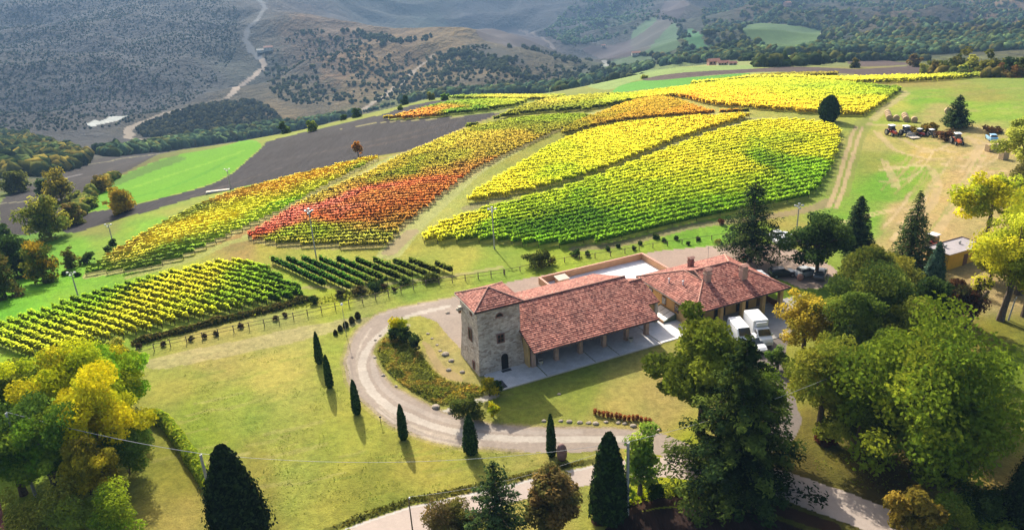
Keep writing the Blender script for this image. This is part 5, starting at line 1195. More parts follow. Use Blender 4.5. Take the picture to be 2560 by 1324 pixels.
vine_block('far strip of pale vines on the crest edge above the valley',
    [(1100,248),(1200,242),(1330,244),(1420,242),(1400,250),(1300,252),(1200,250)], (1200,247), (1300,247), 3.0, [(1120,247,(140,160,60)),(1300,247,(200,186,60)),(1400,245,(150,160,60))],
    hgt=1.6, wid=.7, per=9, card=.55, stuff='vineyard', posts=False, seed=13, corecol=.6)
# ---------------------------------------------------------------- trees: hand placed (px, base row, top row, width)
YG = [A_(206,214,40), A_(176,196,44), A_(226,212,48)]; GY = [A_(240,228,40), A_(216,214,44), A_(196,206,46)]
OL = [A_(162,170,74), A_(140,154,66), A_(184,184,80)]; MG = [A_(132,154,56), A_(110,136,48), A_(160,172,62)]
DG = [A_(72,98,50), A_(92,116,56), A_(56,82,44)]; CF = [A_(64,86,56), A_(84,104,58), A_(48,68,46)]; CD = [A_(60,80,50), A_(44,62,42), A_(90,104,58)]
TJ = [A_(34,50,30), A_(48,66,36), A_(24,38,24)]; CY_ = [A_(52,80,40), A_(40,64,34), A_(70,96,46)]; BL_ = [A_(70,98,84), A_(92,118,98)]
OB = [A_(160,134,84), A_(136,124,78), A_(116,116,66)]; BG = [A_(150,200,44), A_(180,210,54), A_(126,176,44)]
# left foreground clump
plant('broadleaf_tree', 'sprawling yellow-green tree at the back of the left foreground clump', 'tree', 215, 1105, 862, 270, 'broad', YG, cw=[.4,.4,.2], base=.12)
plant('broadleaf_tree', 'bright lime green tree top at the right rear of the left clump', 'tree', 308, 1040, 862, 160, 'broad', BG, base=.12)
plant('broadleaf_tree', 'feathery olive tree behind the lime green one, beside the pale lawn', 'tree', 318, 985, 856, 120, 'broad', OL, base=.2, sparse=.8)
plant('broadleaf_tree', 'green tree on the far left edge under the vineyard corner', 'tree', 50, 1080, 895, 190, 'broad', MG, base=.12)
plant('broadleaf_tree', 'golden yellow tree crown in the middle of the left foreground clump', 'tree', 262, 1170, 935, 250, 'broad', GY, base=.12, cw=[.5,.25,.25])
plant('broadleaf_tree', 'dark green tree filling the lower left of the clump', 'tree', 60, 1235, 985, 210, 'broad', [A_(96,128,50), A_(76,108,44), A_(120,148,56)], base=.12)
plant('broadleaf_tree', 'shaded green tree below the golden crown', 'tree', 150, 1250, 1035, 200, 'broad', [A_(110,150,44), A_(90,126,44), A_(140,164,50)], base=.12)
plant('broadleaf_tree', 'brown-gold autumn tree at the lower right of the left clump', 'tree', 245, 1275, 1085, 140, 'broad', [A_(196,180,54), A_(150,146,50), A_(120,118,46), A_(214,200,56)], base=.1)
plant('leafy_shrub', 'light green shrub right of the brown-gold tree', 'shrub', 325, 1185, 1050, 100, 'shrub', [A_(120,150,60), A_(96,130,54)])
plant('leafy_shrub', 'wide olive shrub in the bottom left corner', 'shrub', 105, 1345, 1235, 200, 'shrub', OL, n=6500)
plant('leafy_shrub', 'pale green shrub in front of the wide olive one', 'shrub', 200, 1352, 1255, 110, 'shrub', [A_(160,176,76), A_(140,160,60)], n=4500)
plant('leafy_shrub', 'bright lime bush at the edge of the small lawn, bottom left', 'shrub', 312, 1340, 1228, 118, 'shrub', [A_(150,184,46), A_(178,196,56), A_(120,152,44)], n=6000)
# hedge along the lawn
def strip_hedge(name, lb, pts, hgt, wid, cols, per, card, cat='hedge', lump=.3):
    P0 = wpoly(pts, closed=False); seg = np.linalg.norm(np.diff(P0, axis=0), axis=1); cum = np.concatenate([[0], np.cumsum(seg)]); L = cum[-1]; n = int(L*per)
    t = rng.random(n)*L; x = np.interp(t, cum, P0[:, 0]); y = np.interp(t, cum, P0[:, 1]); k = np.clip(np.searchsorted(cum, t)-1, 0, len(seg)-1)
    d = np.diff(P0, axis=0)[k]/seg[k][:, None]; m = fbm(t/1.3, t*0, 3, 2); a = rng.random(n)*pi
    wv = wid*(1-lump+2*lump*m); hv = hgt*(1-lump+2*lump*m); q_ = np.cos(a)*wv; z = np.sin(a)**.6*hv*(.5+.55*rng.random(n)**.3)
    X_ = x-d[:, 1]*q_; Y_ = y+d[:, 0]*q_; P = np.stack([X_, Y_, ground(X_, Y_)+z], 1); N = np.stack([-d[:, 1]*np.cos(a), d[:, 0]*np.cos(a), np.sin(a)], 1)+.6*unit(n)
    kk = max(3, int(L/.8)); tc = np.linspace(0, L, kk); cx = np.interp(tc, cum, P0[:, 0]); cy = np.interp(tc, cum, P0[:, 1]); kc = np.clip(np.searchsorted(cum, tc)-1, 0, len(seg)-1); dc = np.diff(P0, axis=0)[kc]/seg[kc][:, None]
    mc = fbm(tc/1.3, tc*0, 3, 2); gz = ground(cx, cy); sc = (1-lump+2*lump*mc)*.8; ring = [(-1, -.1), (-.95, .6), (-.5, .95), (.5, .95), (.95, .6), (1, -.1)]
    cv = np.stack([np.stack([cx-dc[:, 1]*wid*sc*a_, cy+dc[:, 0]*wid*sc*a_, gz+hgt*sc*b_], 1) for a_, b_ in ring], 1).reshape(-1, 3)
    cf = np.array([(i*6+j, i*6+j+1, i*6+7+j, i*6+6+j) for i in range(kk-1) for j in range(5)])
    c0 = P.mean(0); c0[2] = ground(c0[0], c0[1])
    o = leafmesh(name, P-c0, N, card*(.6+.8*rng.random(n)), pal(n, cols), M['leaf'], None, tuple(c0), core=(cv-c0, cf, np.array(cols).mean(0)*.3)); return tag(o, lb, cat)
strip_hedge('garden_hedge', 'tall rounded yellow-green hedge curving down beside the small lawn, lower left', [(385,1045),(420,1065),(450,1105),(480,1150),(510,1195),(535,1235)], 1.5, .75, [A_(170,196,60), A_(140,170,60), A_(200,210,70)], 230, .19, lump=.15)
strip_hedge('scrub_strip', 'dark brambly scrub strip along the fence below the lower left vineyard', [(330,862),(400,842),(470,826),(540,806),(620,788),(700,770),(760,752),(790,748)], .8, .8, [A_(96,96,50), A_(120,108,60), A_(80,92,44)], 60, .24, 'scrub', lump=.4)
# foreground trees along the road
plant('thuja_tree', 'very dark dense broad conifer at the bottom edge, left of the road', 'tree', 604, 1350, 1116, 128, 'dense', TJ, n=14000, card=.2, ragged=.34)
plant('leafy_shrub', 'small green pointed bush in front of the very dark conifer', 'shrub', 612, 1350, 1278, 72, 'cone', [A_(96,130,50), A_(120,150,60)], n=1600)
plant('conifer_tree', 'ragged dark green conifer standing beside the road, left of the brownish shrub tree', 'tree', 1248, 1375, 1150, 165, 'conifer', [A_(66,88,54), A_(52,72,46), A_(84,104,56)], ragged=.4, up=.35, droop=.1, base=.02, pw=.6, step=.45, dens=14, tip=.2)
plant('leafy_shrub', 'olive brown bush at the bottom edge left of the ragged conifer', 'shrub', 1110, 1352, 1250, 120, 'shrub', OB, n=5500)
plant('leafy_shrub', 'narrow taller olive bush behind the olive brown one', 'shrub', 1138, 1330, 1240, 48, 'shrub', [A_(150,144,80), A_(120,124,66)], n=2200)
plant('leafy_shrub', 'dull green bush squeezed between olive bush and ragged conifer', 'shrub', 1170, 1350, 1268, 90, 'shrub', [A_(120,120,60), A_(96,104,52)], n=3500)
plant('shrub_tree', 'rounded brownish olive small tree between two dark conifers by the road', 'tree', 1392, 1352, 1160, 132, 'broad', OB, base=.04, n=11000, leaf=.18, bump=.12, K=60)
plant('thuja_tree', 'dark dense column conifer in front of the concrete pole', 'tree', 1522, 1292, 1082, 88, 'dense', [A_(42,62,32), A_(58,82,38), A_(34,50,28)], n=10500, card=.2, ragged=.24)
plant('broadleaf_tree', 'light airy green tree behind the concrete pole', 'tree', 1600, 1235, 1070, 110, 'broad', [A_(150,180,70), A_(120,156,64), A_(176,196,84)], n=4200, leaf=.2, sparse=.8, base=-.05, bump=.8, K=60)
plant('conifer_tree', 'huge dark spruce in the foreground whose skirts reach the road', 'tree', 1832, 1292, 838, 345, 'conifer', [A_(78,102,50), A_(60,84,44), A_(104,124,54), A_(120,140,60)], n=None, ragged=.3, up=.22, droop=.2, base=.05, pw=.62, step=.62, dens=17, card=.34, tip=.16) if False else plant('conifer_tree', 'huge dark spruce in the foreground whose skirts reach the road', 'tree', 1840, 1228, 828, 335, 'conifer', [A_(50,68,36), A_(38,54,30), A_(74,90,40), A_(92,108,46)], ragged=.42, up=.12, droop=.16, base=.04, pw=.78, step=.85, dens=34, card=.25, tip=.12)
plant('broadleaf_tree', 'large green leafy tree in front of the hipped building, behind the huge spruce', 'tree', 1752, 1085, 772, 225, 'broad', [A_(120,138,48), A_(146,158,56), A_(98,116,44)], base=.1, n=22000, leaf=.24)
plant('broadleaf_tree', 'leafy green crown right behind the huge spruce', 'tree', 1890, 1110, 900, 130, 'broad', [A_(96,128,48), A_(120,144,52)], base=.12)
plant('broadleaf_tree', 'yellow olive tree right of the white box truck', 'tree', 2003, 920, 715, 150, 'broad', [A_(186,168,60), A_(164,160,64), A_(206,184,66)], base=.2, n=9000)
plant('broadleaf_tree', 'tall thin-stemmed green tree with a bare leaning trunk, right of the huge spruce', 'tree', 2045, 1092, 830, 200, 'broad', [A_(150,160,60), A_(124,144,54), A_(170,170,64)], base=.3, n=11000, sparse=.9)
plant('conifer_tree', 'dark spindly conifer with bare lower trunk in the middle of the right grove', 'tree', 2092, 1052, 800, 90, 'conifer', CD, ragged=.4, base=.25, step=.5, dens=11)
plant('broadleaf_tree', 'broad dark green tree at the back of the right grove', 'tree', 2180, 900, 655, 270, 'broad', [A_(98,122,56), A_(78,102,50), A_(130,144,60)], base=.12, n=20000)
plant('broadleaf_tree', 'olive tree crown topping the right grove, below the tall spruce', 'tree', 2190, 800, 605, 200, 'broad', [A_(130,140,60), A_(106,122,52), A_(160,156,64)], base=.15)
plant('broadleaf_tree', 'dark green crown at the right rear of the grove, left of the yellow shed', 'tree', 2300, 860, 690, 140, 'broad', DG, base=.1)
plant('broadleaf_tree', 'mid green tree in the centre of the right grove', 'tree', 2120, 960, 750, 200, 'broad', [A_(120,142,56), A_(98,124,50), A_(148,160,62)], base=.15)
plant('broadleaf_tree', 'biggest round yellow-green tree of the right foreground', 'tree', 2285, 1190, 805, 335, 'broad', [A_(132,156,48), A_(110,138,44), A_(164,176,54)], base=-.05, n=30000, leaf=.22, K=90, bump=.55)
plant('broadleaf_tree', 'green tree leaning against the left side of the biggest round tree', 'tree', 2190, 1120, 850, 190, 'broad', [A_(112,136,48), A_(92,118,44), A_(140,156,54)], base=.15)
plant('broadleaf_tree', 'green tree at the right side of the biggest round tree', 'tree', 2400, 1090, 900, 120, 'broad', [A_(126,148,50), A_(100,128,44), A_(150,160,54)], base=.12)
plant('broadleaf_tree', 'dark olive tree low in the grove left of the biggest round tree', 'tree', 2140, 1135, 930, 190, 'broad', [A_(104,120,48), A_(84,104,44), A_(136,146,56)], base=-.05, bump=.6)
plant('broadleaf_tree', 'dark green tree in front of the biggest round tree, lower right', 'tree', 2330, 1215, 1020, 160, 'broad', [A_(92,112,44), A_(76,96,40), A_(124,138,50)], base=-.1, bump=.6)
plant('broadleaf_tree', 'pale green crown filling the grove above the biggest round tree', 'tree', 2260, 960, 760, 220, 'broad', [A_(126,142,56), A_(104,124,50), A_(150,158,62)], base=.1, bump=.6)
plant('leafy_shrub', 'small green shrub at the truck side of the yellow olive tree', 'shrub', 1945, 925, 872, 60, 'shrub', [A_(90,124,50), A_(120,146,56)])
plant('thuja_tree', 'very dark conifer cut by the lower right edge of the picture', 'tree', 2548, 1345, 1110, 105, 'dense', TJ, n=9000)
plant('shrub_tree', 'round yellow-brown small tree by the shaded road, lower right', 'tree', 2275, 1350, 1215, 130, 'broad', [A_(184,160,70), A_(164,144,60), A_(140,130,56)], base=.04, n=7000, leaf=.18, bump=.15)
for x, yb, yt, w, c, lb in ((2385,1340,1240,100,MG,'green shrub right of the round yellow-brown tree'), (2450,1330,1215,110,DG,'dark shrub between green shrub and right edge conifer'), (2330,1352,1270,80,OL,'low olive shrub right at the bottom of the shaded road'), (2490,1360,1290,90,MG,'green bush at the bottom edge left of the right edge conifer'),
    (2640-1000,1245,1205,50,[A_(90,120,40),A_(60,90,34)],'small dark bush on the yellow verge right of the airy green tree')):
    plant('leafy_shrub', lb, 'shrub', x, yb, yt, w, 'shrub', c)
# right edge, yellow-green willowy trees
plant('broadleaf_tree', 'bright yellow-green tree standing by the bare ground, right edge', 'tree', 2465, 595, 425, 165, 'broad', [A_(206,214,44), A_(232,224,44), A_(170,190,60)], base=.15, n=9000)
plant('broadleaf_tree', 'large yellow-green tree above the leaning bare trunk', 'tree', 2500, 800, 545, 210, 'broad', [A_(196,206,60), A_(170,184,60), A_(220,216,54)], base=.28, n=15000, lean=(1.5,.5))
plant('broadleaf_tree', 'olive green tree with visible trunk at the far right of the picnic lawn', 'tree', 2560, 790, 560, 130, 'broad', OL, base=.3)
plant('broadleaf_tree', 'pale willowy tree reaching in at the right edge by the hay yard', 'tree', 2548, 470, 272, 130, 'broad', [A_(190,200,90), A_(160,174,80), A_(206,210,100)], base=.2, n=8000, sparse=.85)
plant('broadleaf_tree', 'yellow-green tree filling the right edge below the bright yellow-green one', 'tree', 2545, 735, 470, 170, 'broad', [A_(196,206,56), A_(170,186,60), A_(216,212,56)], base=.05, n=12000)
plant('broadleaf_tree', 'small yellow-green tree right of the yellow shed', 'tree', 2475, 705, 590, 90, 'broad', [A_(206,206,56), A_(176,186,60)], base=.0)
plant('broadleaf_tree', 'grey-brown tree at the right edge below the pale willowy tree', 'tree', 2560, 540, 385, 90, 'broad', [A_(130,126,76), A_(150,150,84)], base=.15)
plant('broadleaf_tree', 'dark bronze-leaved tree behind the bare leaning trunk', 'tree', 2392, 815, 690, 110, 'broad', [A_(84,56,44), A_(70,80,44), A_(100,70,50)], base=.1)
# conifers round the yard
plant('cedar_tree', 'tall dark cedar with long level branches behind the hipped building', 'tree', 1876, 655, 453, 165, 'conifer', CD, ragged=.42, up=.1, droop=.12, base=.12, pw=.55, step=.75, dens=15, tip=.1)
plant('broadleaf_tree', 'dense dark green leafy tree right of the tall dark cedar', 'tree', 2040, 695, 530, 165, 'broad', DG, base=.08, n=13000, leaf=.24)
plant('conifer_tree', 'dark pointed conifer touching the dense dark leafy tree', 'tree', 2135, 640, 488, 82, 'conifer', CF, ragged=.12, pw=.6, step=.35, dens=16, droop=.1, up=.3, tip=.2)
plant('conifer_tree', 'slim open spruce standing alone before the bare hay ground', 'tree', 2272, 665, 470, 108, 'conifer', [A_(92,110,60), A_(74,92,54)], ragged=.25, pw=.8, step=.45, dens=11)
plant('conifer_tree', 'bluish pointed conifer just left of the yellow shed', 'tree', 2322, 770, 605, 66, 'cone', BL_, n=4200, ragged=.25)
plant('thuja_tree', 'lone dark egg-shaped conifer at the corner of the big vineyard', 'tree', 2071, 303, 240, 44, 'egg', [A_(50,76,44), A_(38,60,38)], n=2600)
plant('conifer_tree', 'dark double-tipped fir beside the hay yard', 'tree', 2388, 320, 236, 62, 'conifer', CF, ragged=.32, pw=.7, step=.5, dens=14, card=.35, droop=.05, up=.25, tip=.3)
# cypresses along the drive
for x, yb, yt, w, lb in ((800,908,830,18,'cypress at the top left of the curved drive'), (825,968,887,18,'second cypress down along the curved drive'), (893,1034,949,20,'third cypress down, beside the bend of the drive'), (1009,1097,1010,22,'cypress at the bottom of the bend of the drive'),
                         (1178,1132,1036,34,'bushier cypress below the round dark bush, leaning slightly'), (1379,1139,1035,22,'rightmost cypress, just left of the clay jar')):
    plant('cypress', lb, 'cypress', x, yb, yt, w, 'cypress', CY_, n=2400, card=.14, group='cypresses along the gravel drive', ragged=.3 if w > 30 else .16)
# island and garden shrubs
for x, yb, yt, w, c, lb in ((1000,838,788,56,YG,'yellow-green bush at the top of the drive island'), (985,850,815,40,DG,'dark low bush at the foot of the yellow-green island bush'), (1018,852,812,44,DG,'dark bush right below the yellow-green island bush'), (1040,874,832,36,CF,'round dark bush on the drive island edge'),
        (1172,1045,994,96,[A_(92,110,50),A_(120,130,60),A_(76,94,44)],'wide dark green bush where the stone path meets the drive'), (1232,1042,1005,30,YG,'small yellow bush right of the wide dark bush'), (1225,990,950,60,[A_(206,190,50),A_(130,140,50)],'golden shrub at the foot of the stone tower'), (1245,985,948,36,DG,'dark shrub between tower foot and patio corner'),
        (1345,665,632,84,[A_(92,104,50),A_(110,116,60),A_(76,90,44)],'wide dark bush by the fence behind the terrace'), (1440,640,622,28,DG,'small dark bush right of the wide fence bush'), (1380,660,640,24,OL,'small olive bush beside the wide fence bush'),
        (1080,702,682,52,[A_(84,100,50),A_(104,112,56)],'dark bush at the right end of the dark vineyard'), (1010,708,694,34,DG,'small dark bush left of the vineyard end bush'), (785,758,738,26,DG,'dark bush at the tip of the lower left vineyard'), (855,742,724,40,[A_(96,96,60),A_(80,90,50)],'brownish bush below the dark vineyard, left one'), (895,736,716,44,[A_(90,92,56),A_(110,100,60)],'brownish bush below the dark vineyard, middle one'),
        (940,724,704,50,DG,'bush below the dark vineyard, right one'), (1470,640,628,16,DG,'tiny bush on the bright verge behind the yard'), (1640,596,584,22,DG,'dark tuft among stones on the bright green verge'),
        (1802,560,544,22,[A_(120,76,56),A_(100,80,56)],'rust coloured round bush left of the tall dark cedar'), (1795,608,596,18,OL,'small olive bush near the yard fence')):
    plant('leafy_shrub', lb, 'shrub', x, yb, yt, w, 'shrub', c)
for k, (x, yb, w, lb) in enumerate(((839,836,10,'leftmost and smallest'), (851,826,12,'second from left'), (865,818,14,'middle'), (880,806,14,'second from right'), (895,796,15,'rightmost and largest'))):
    plant('clipped_shrub', lb+' of five dark clipped balls by the lamp post', 'shrub', x, yb, yb-w-1, w, 'egg', [A_(76,70,40), A_(60,66,38)], n=420, card=.12, group='dark clipped balls near the top of the drive')
for k, (x, yb) in enumerate(((410,864),(478,851),(512,845),(540,838),(602,820),(690,800),(712,792),(348,870),(960,722),(985,728))):
    plant('fence_shrub', 'small dark round shrub by the wooden fence, %s from the left' % ordinal(sorted([410,478,512,540,602,690,712,348,960,985]).index(x)+1), 'shrub', x, yb, yb-13, 13, 'shrub', [A_(96,76,50), A_(80,80,46)], n=260, leaf=.16, group='small shrubs by the fence')
for k, (x, yb) in enumerate(((1520,626),(1545,618),(1585,624),(1600,612),(1660,604),(1690,598),(1720,612),(1745,600))):
    plant('fence_shrub', 'little shrub along the fence behind the terrace, %s from the left' % ordinal(sorted([1520,1545,1585,1600,1660,1690,1720,1745]).index(x)+1), 'shrub', x, yb, yb-10, 12, 'shrub', DG, n=220, leaf=.18, group='little shrubs behind the terrace')
# brush heaps in the hay yard
for x, yb, yt, w, c, lb in ((2285,335,318,60,[A_(150,126,54),A_(120,120,50)],'olive brush heap behind the row of tractors'), (2322,330,308,46,[A_(160,130,50),A_(120,110,50)],'golden brush heap right of the olive one'), (2362,350,326,60,[A_(130,90,66),A_(110,84,60)],'brown twig heap in front of the double-tipped fir'),
        (2480,332,318,56,[A_(110,80,56),A_(130,100,60)],'brown twig heap left of the willowy tree'), (2062,1105,1088,56,[A_(110,60,40),A_(90,56,40)],'reddish brush heap under the right foreground trees')):
    plant('brush_heap', lb, 'brush heap', x, yb, yt, w, 'shrub', c, n=900, leaf=.3)
# valley side trees at the left
for x, yb, yt, w, c, lb in ((128,596,478,110,[A_(160,160,64),A_(130,140,60),A_(104,124,56)],'big olive tree at the tip of the ploughed field, far left'), (185,560,500,50,[A_(140,120,70),A_(120,130,60)],'brownish tree right behind the big olive tree'), (156,505,415,66,[A_(170,156,60),A_(130,136,56)],'golden olive tree by the lower dark field, far left'),
        (48,480,416,70,[A_(96,110,56),A_(120,126,60)],'green tree above the lower dark field, far left'), (110,484,440,36,DG,'dark tree between green and golden olive trees'), (42,692,565,76,DG,'dark green tree on the left meadow edge'), (112,705,588,62,[A_(190,160,44),A_(110,124,46),A_(90,104,44)],'gold-topped dark tree on the left meadow edge'), (14,742,632,74,[A_(120,110,54),A_(80,100,46)],'dark tree leaning in at the left edge above the green meadow'),
        (80,690,620,44,DG,'dark tree squeezed between the two meadow edge trees'), (180,670,614,32,[A_(130,124,56),A_(110,120,50)],'slim half bare tree on the meadow bank, left'), (8,590,555,30,DG,'small dark tree at the left edge beside the dark field'),
        (306,530,458,70,[A_(206,176,60),A_(176,160,60)],'golden half-bare tree between green field and ploughed strip'), (262,478,432,50,[A_(170,146,60),A_(130,124,60)],'yellowish bush tree on the gully edge of the green field'), (200,505,478,44,[A_(130,140,60),A_(110,124,54)],'green scrub tree in the gully'), (228,520,488,40,[A_(150,160,60),A_(120,136,56)],'light green scrub tree lower in the gully'),
        (896,392,350,28,[A_(206,140,50),A_(190,150,60)],'small orange tree standing alone on the ploughed field')):
    plant('broadleaf_tree', lb, 'tree', x, yb, yt, w, 'broad', c, base=.1 if x == 896 else -.3, K=50)
for x, yb, yt, w, lb in ((224,656,632,48,'low dark spreading bush on the bank of the left meadow'), (270,630,611,16,'round dark ball-shaped bush near the floodlight pole'), (284,618,598,16,'thin small bush at the foot of the floodlight pole'), (165,688,676,18,'small dark bush at the end of the patchy vineyard'), (195,690,680,12,'tiny dark bush beside the end of the patchy vineyard')):
    plant('leafy_shrub', lb, 'shrub', x, yb, yt, w, 'shrub', DG)
# trees on the crest
for x, yb, yt, w, c, lb in ((713,334,300,30,DG,'dark round tree on the crest by the pale path'), (783,328,294,30,MG,'green tree on the crest edge, second from the left'), (893,293,262,27,DG,'dark round tree on the crest in front of the pale lane'), (1014,262,236,22,[A_(80,110,80),A_(70,96,70)],'bluish tree on the ploughed crest'),
        (1078,250,229,22,[A_(130,134,60),A_(110,120,60)],'small olive tree at the end of the ploughed crest'), (1111,250,232,22,[A_(120,160,70),A_(110,144,66)],'light green small tree at the crest corner'), (1000,275,262,14,MG,'tiny tree on the ploughed crest'), (860,300,284,16,DG,'small dark tree left of the crest lane'),
        (1772,214,200,26,[A_(90,110,50),A_(130,140,70)],'low tree at the corner of the bright green strip'), (1965,166,144,28,DG,'dark round tree on the far yellow-green field'), (2136,170,142,24,[A_(130,120,60),A_(100,112,56)],'brownish tree by the far ploughed field'), (1610,196,188,16,OL,'scrubby bush at the left tip of the far ploughed field'),
        (2190,150,128,30,DG,'dark tree above the far ploughed field, left one'), (2222,152,132,26,DG,'dark tree above the far ploughed field, right one'), (2282,168,128,34,[A_(140,116,64),A_(110,104,60)],'russet tree left of the crest wood')):
    plant('broadleaf_tree', lb, 'tree', x, yb, yt, w, 'broad', c, base=-.4, K=26)
wood = [(2315,184,150,34,OL),(2340,186,146,40,[A_(140,120,66),A_(110,110,56)]),(2362,188,150,40,[A_(120,116,60),A_(90,104,54)]),(2388,188,118,60,[A_(96,112,56),A_(130,128,60)]),(2420,190,136,48,OL),(2448,190,150,46,[A_(84,100,50),A_(110,116,56)]),(2476,190,124,56,[A_(130,130,56),A_(100,110,52)]),
        (2500,192,150,40,[A_(150,104,64),A_(120,100,56)]),(2524,192,132,46,DG),(2550,192,124,54,[A_(120,124,56),A_(90,104,50)]),(2405,192,160,44,DG),(2462,194,166,50,[A_(104,112,54),A_(80,96,48)]),(2540,194,164,56,[A_(150,110,66),A_(110,100,56)]),(2590,190,120,60,DG)]
for k, (x, yb, yt, w, c) in enumerate(sorted(wood, key=lambda a: a[0])):
    plant('broadleaf_tree', '%s tree from the left in the mixed wood on the right crest' % ordinal(k+1), 'tree', x, yb, yt, w, 'broad', c, base=-.4, K=26, group='trees of the wood on the right crest')
# bare leaning trunk
h = hit(2414, 822); bt = thing('dead_tree', 'bare brown leaning trunk with broken twigs below the large yellow-green tree', 'tree', tuple(h)); mb = MB()
mb.tube([(0, 0, -.3), (.35, .1, 1.2), (1.0, .3, 2.6), (1.7, .6, 3.8), (2.6, .9, 5.0)], [.5, .4, .36, .3, .22], 9); mb.build('trunk', M['bark'], bt)
mb = MB()
for k in range(26):
    a = Vector((1.3, .4, 3.0)); d = Vector((-1.6+rng.normal()*.7, rng.normal()*.9, .2+rng.normal()*.7)); m_ = a+d*.5+Vector((0, 0, .15)); mb.tube([a, m_, a+d], [.06, .035, .012], 4, cap=False)
mb.build('twigs', M['pale_bark'], bt)
# ---------------------------------------------------------------- poles, lamps, wires
def pole_top(px, yb, yt):
    h, ht, mpp = size_at(px, yb, yt); return h, ht
def floodpole(px, yb, yt, lb, heads=4):
    h, ht = pole_top(px, yb, yt); t = thing('floodlight_pole', lb, 'light pole', (h[0], h[1], h[2]-.1), 0, 'floodlight poles'); ht *= .97
    mb = MB(); mb.tube([(0, 0, -.3), (0, 0, ht*.5), (0, 0, ht)], [.15, .12, .08], 8); mb.build('pole', M['concrete'], t)
    mb = MB(); mb.tube([(-.7, 0, ht-.25), (.7, 0, ht-.25)], .04, 6); mb.tube([(0, -.5, ht-.6), (0, .5, ht-.6)], .04, 6); mb.build('crossarm', M['steel'], t)
    for i, (x, y, z) in enumerate([(-.62, 0, ht-.25), (.62, 0, ht-.25), (0, -.45, ht-.6), (0, .45, ht-.6), (0, 0, ht+.05)][:heads]):
        mb = MB(); mb.bbox(x-.2, x+.2, y-.14, y+.14, z, z+.26, .04); l = mb.build('floodlight', M['steel'], t)
        mb = MB(); mb.box(x-.17, x+.17, y-.165, y-.143, z+.03, z+.23); mb.build('glass', M['lampglass'], l)
floodpole(790, 640, 520, 'floodlight pole standing in front of the red vines', 5); floodpole(1236, 622, 516, 'floodlight pole at the left foot of the big central vineyard', 5)
floodpole(1990, 590, 508, 'floodlight pole right of the tall dark cedar', 5); floodpole(577, 472, 419, 'floodlight pole at the edge of the ploughed strip, upper left', 3)
floodpole(284, 612, 557, 'floodlight pole near the round dark ball bush, left meadow', 3); floodpole(197, 746, 676, 'floodlight pole at the left end of the lower left vineyard', 3)
h, ht = pole_top(866, 838, 762); lp = thing('lamp_post', 'slender lamp post with a small round lamp by the five clipped balls', 'lamp post', tuple(h)); mb = MB(); mb.tube([(0, 0, -.1), (0, 0, ht)], [.05, .03], 8); mb.build('pole', M['steel'], lp); mb = MB(); mb.lathe([(.04, 0), (.17, .08), (.2, .2), (.15, .33), (.03, .4)], (0, 0, ht-.1), 12); mb.build('lamp_globe', M['lampglass'], lp)
h, ht = pole_top(953, 1062, 1040); lp = thing('path_light', 'little black path light on the lawn near the bottom of the drive bend', 'path light', tuple(h)); mb = MB(); mb.tube([(0, 0, -.1), (0, 0, ht*.85)], .03, 6); mb.build('stem', M['dark'], lp); mb = MB(); mb.lathe([(.05, 0), (.15, .05), (.15, .12), (.03, .2)], (0, 0, ht*.85), 10); mb.build('lamp_head', M['dark'], lp)
tops = {}
def util(key, px, yb, yt, lb, mat=M['concrete'], r=.14, arm=.0, cat='utility pole', lean=(0, 0)):
    h, ht = pole_top(px, yb, yt); t = thing('utility_pole', lb, cat, (h[0], h[1], h[2]-.1)); mb = MB(); mb.tube([(0, 0, -.3), (lean[0], lean[1], ht)], [r, r*.65], 10); mb.build('pole', mat, t)
    mb = MB(); mb.lathe([(.05, 0), (.07, .05), (.05, .1), (.07, .15), (.04, .2)], (lean[0]+.1, lean[1], ht-.1), 8); mb.build('insulator', M['white'], t)
    if arm: mb = MB(); mb.tube([(lean[0]-arm, 0, ht-.25), (lean[0]+arm, 0, ht-.25)], .04, 6); mb.build('crossarm', M['steel'], t)
    tops[key] = Vector((h[0]+lean[0]+.1, h[1]+lean[1], h[2]+ht+.05)); return t
util('A', 533, 1262, 1134, 'concrete utility pole beside the garden hedge, left of the very dark conifer', r=.19)
util('B', 1568, 1285, 1104, 'concrete utility pole between dark column conifer and airy green tree', r=.19)
util('C', 1034, 1345, 1242, 'slim dark post at the road edge, bottom centre', M['post'], r=.08)
util('D', 2520, 800, 742, 'grey post on the picnic lawn at the right edge', M['concrete'], r=.12, lean=(.35, 0)); util('E', 2392, 792, 722, 'thin pole among the bronze tree and the bare trunk', M['concrete'], r=.09)
util('F', 90, 1240, 1030, 'concrete utility pole hidden in the left foreground clump', r=.16)
def wire(a, b, sag, lb, r=.018):
    pts = []
    for i in range(25):
        s = i/24; p = a.lerp(b, s); p.z -= sag*4*s*(1-s); pts.append(p)
    mb = MB(); o0 = Vector(pts[0]); mb.tube([p-o0 for p in pts], r, 5); tag(mb.build('overhead_wire', M['steel'], None, tuple(o0)), lb, 'wire')
wire(tops['A'], tops['F'], .4, 'pale overhead wire from the hedge pole up into the left clump', .03); wire(tops['A'], tops['B'], 1.6, 'thin overhead wire crossing the lawn between the two concrete poles')
wire(tops['B'], tops['B']+Vector((26, 10, 1.0)), .8, 'thin overhead wire running right from the concrete pole by the conifer'); wire(tops['C'], tops['B'], .9, 'low wire from the slim road post to the right hand concrete pole', .012)
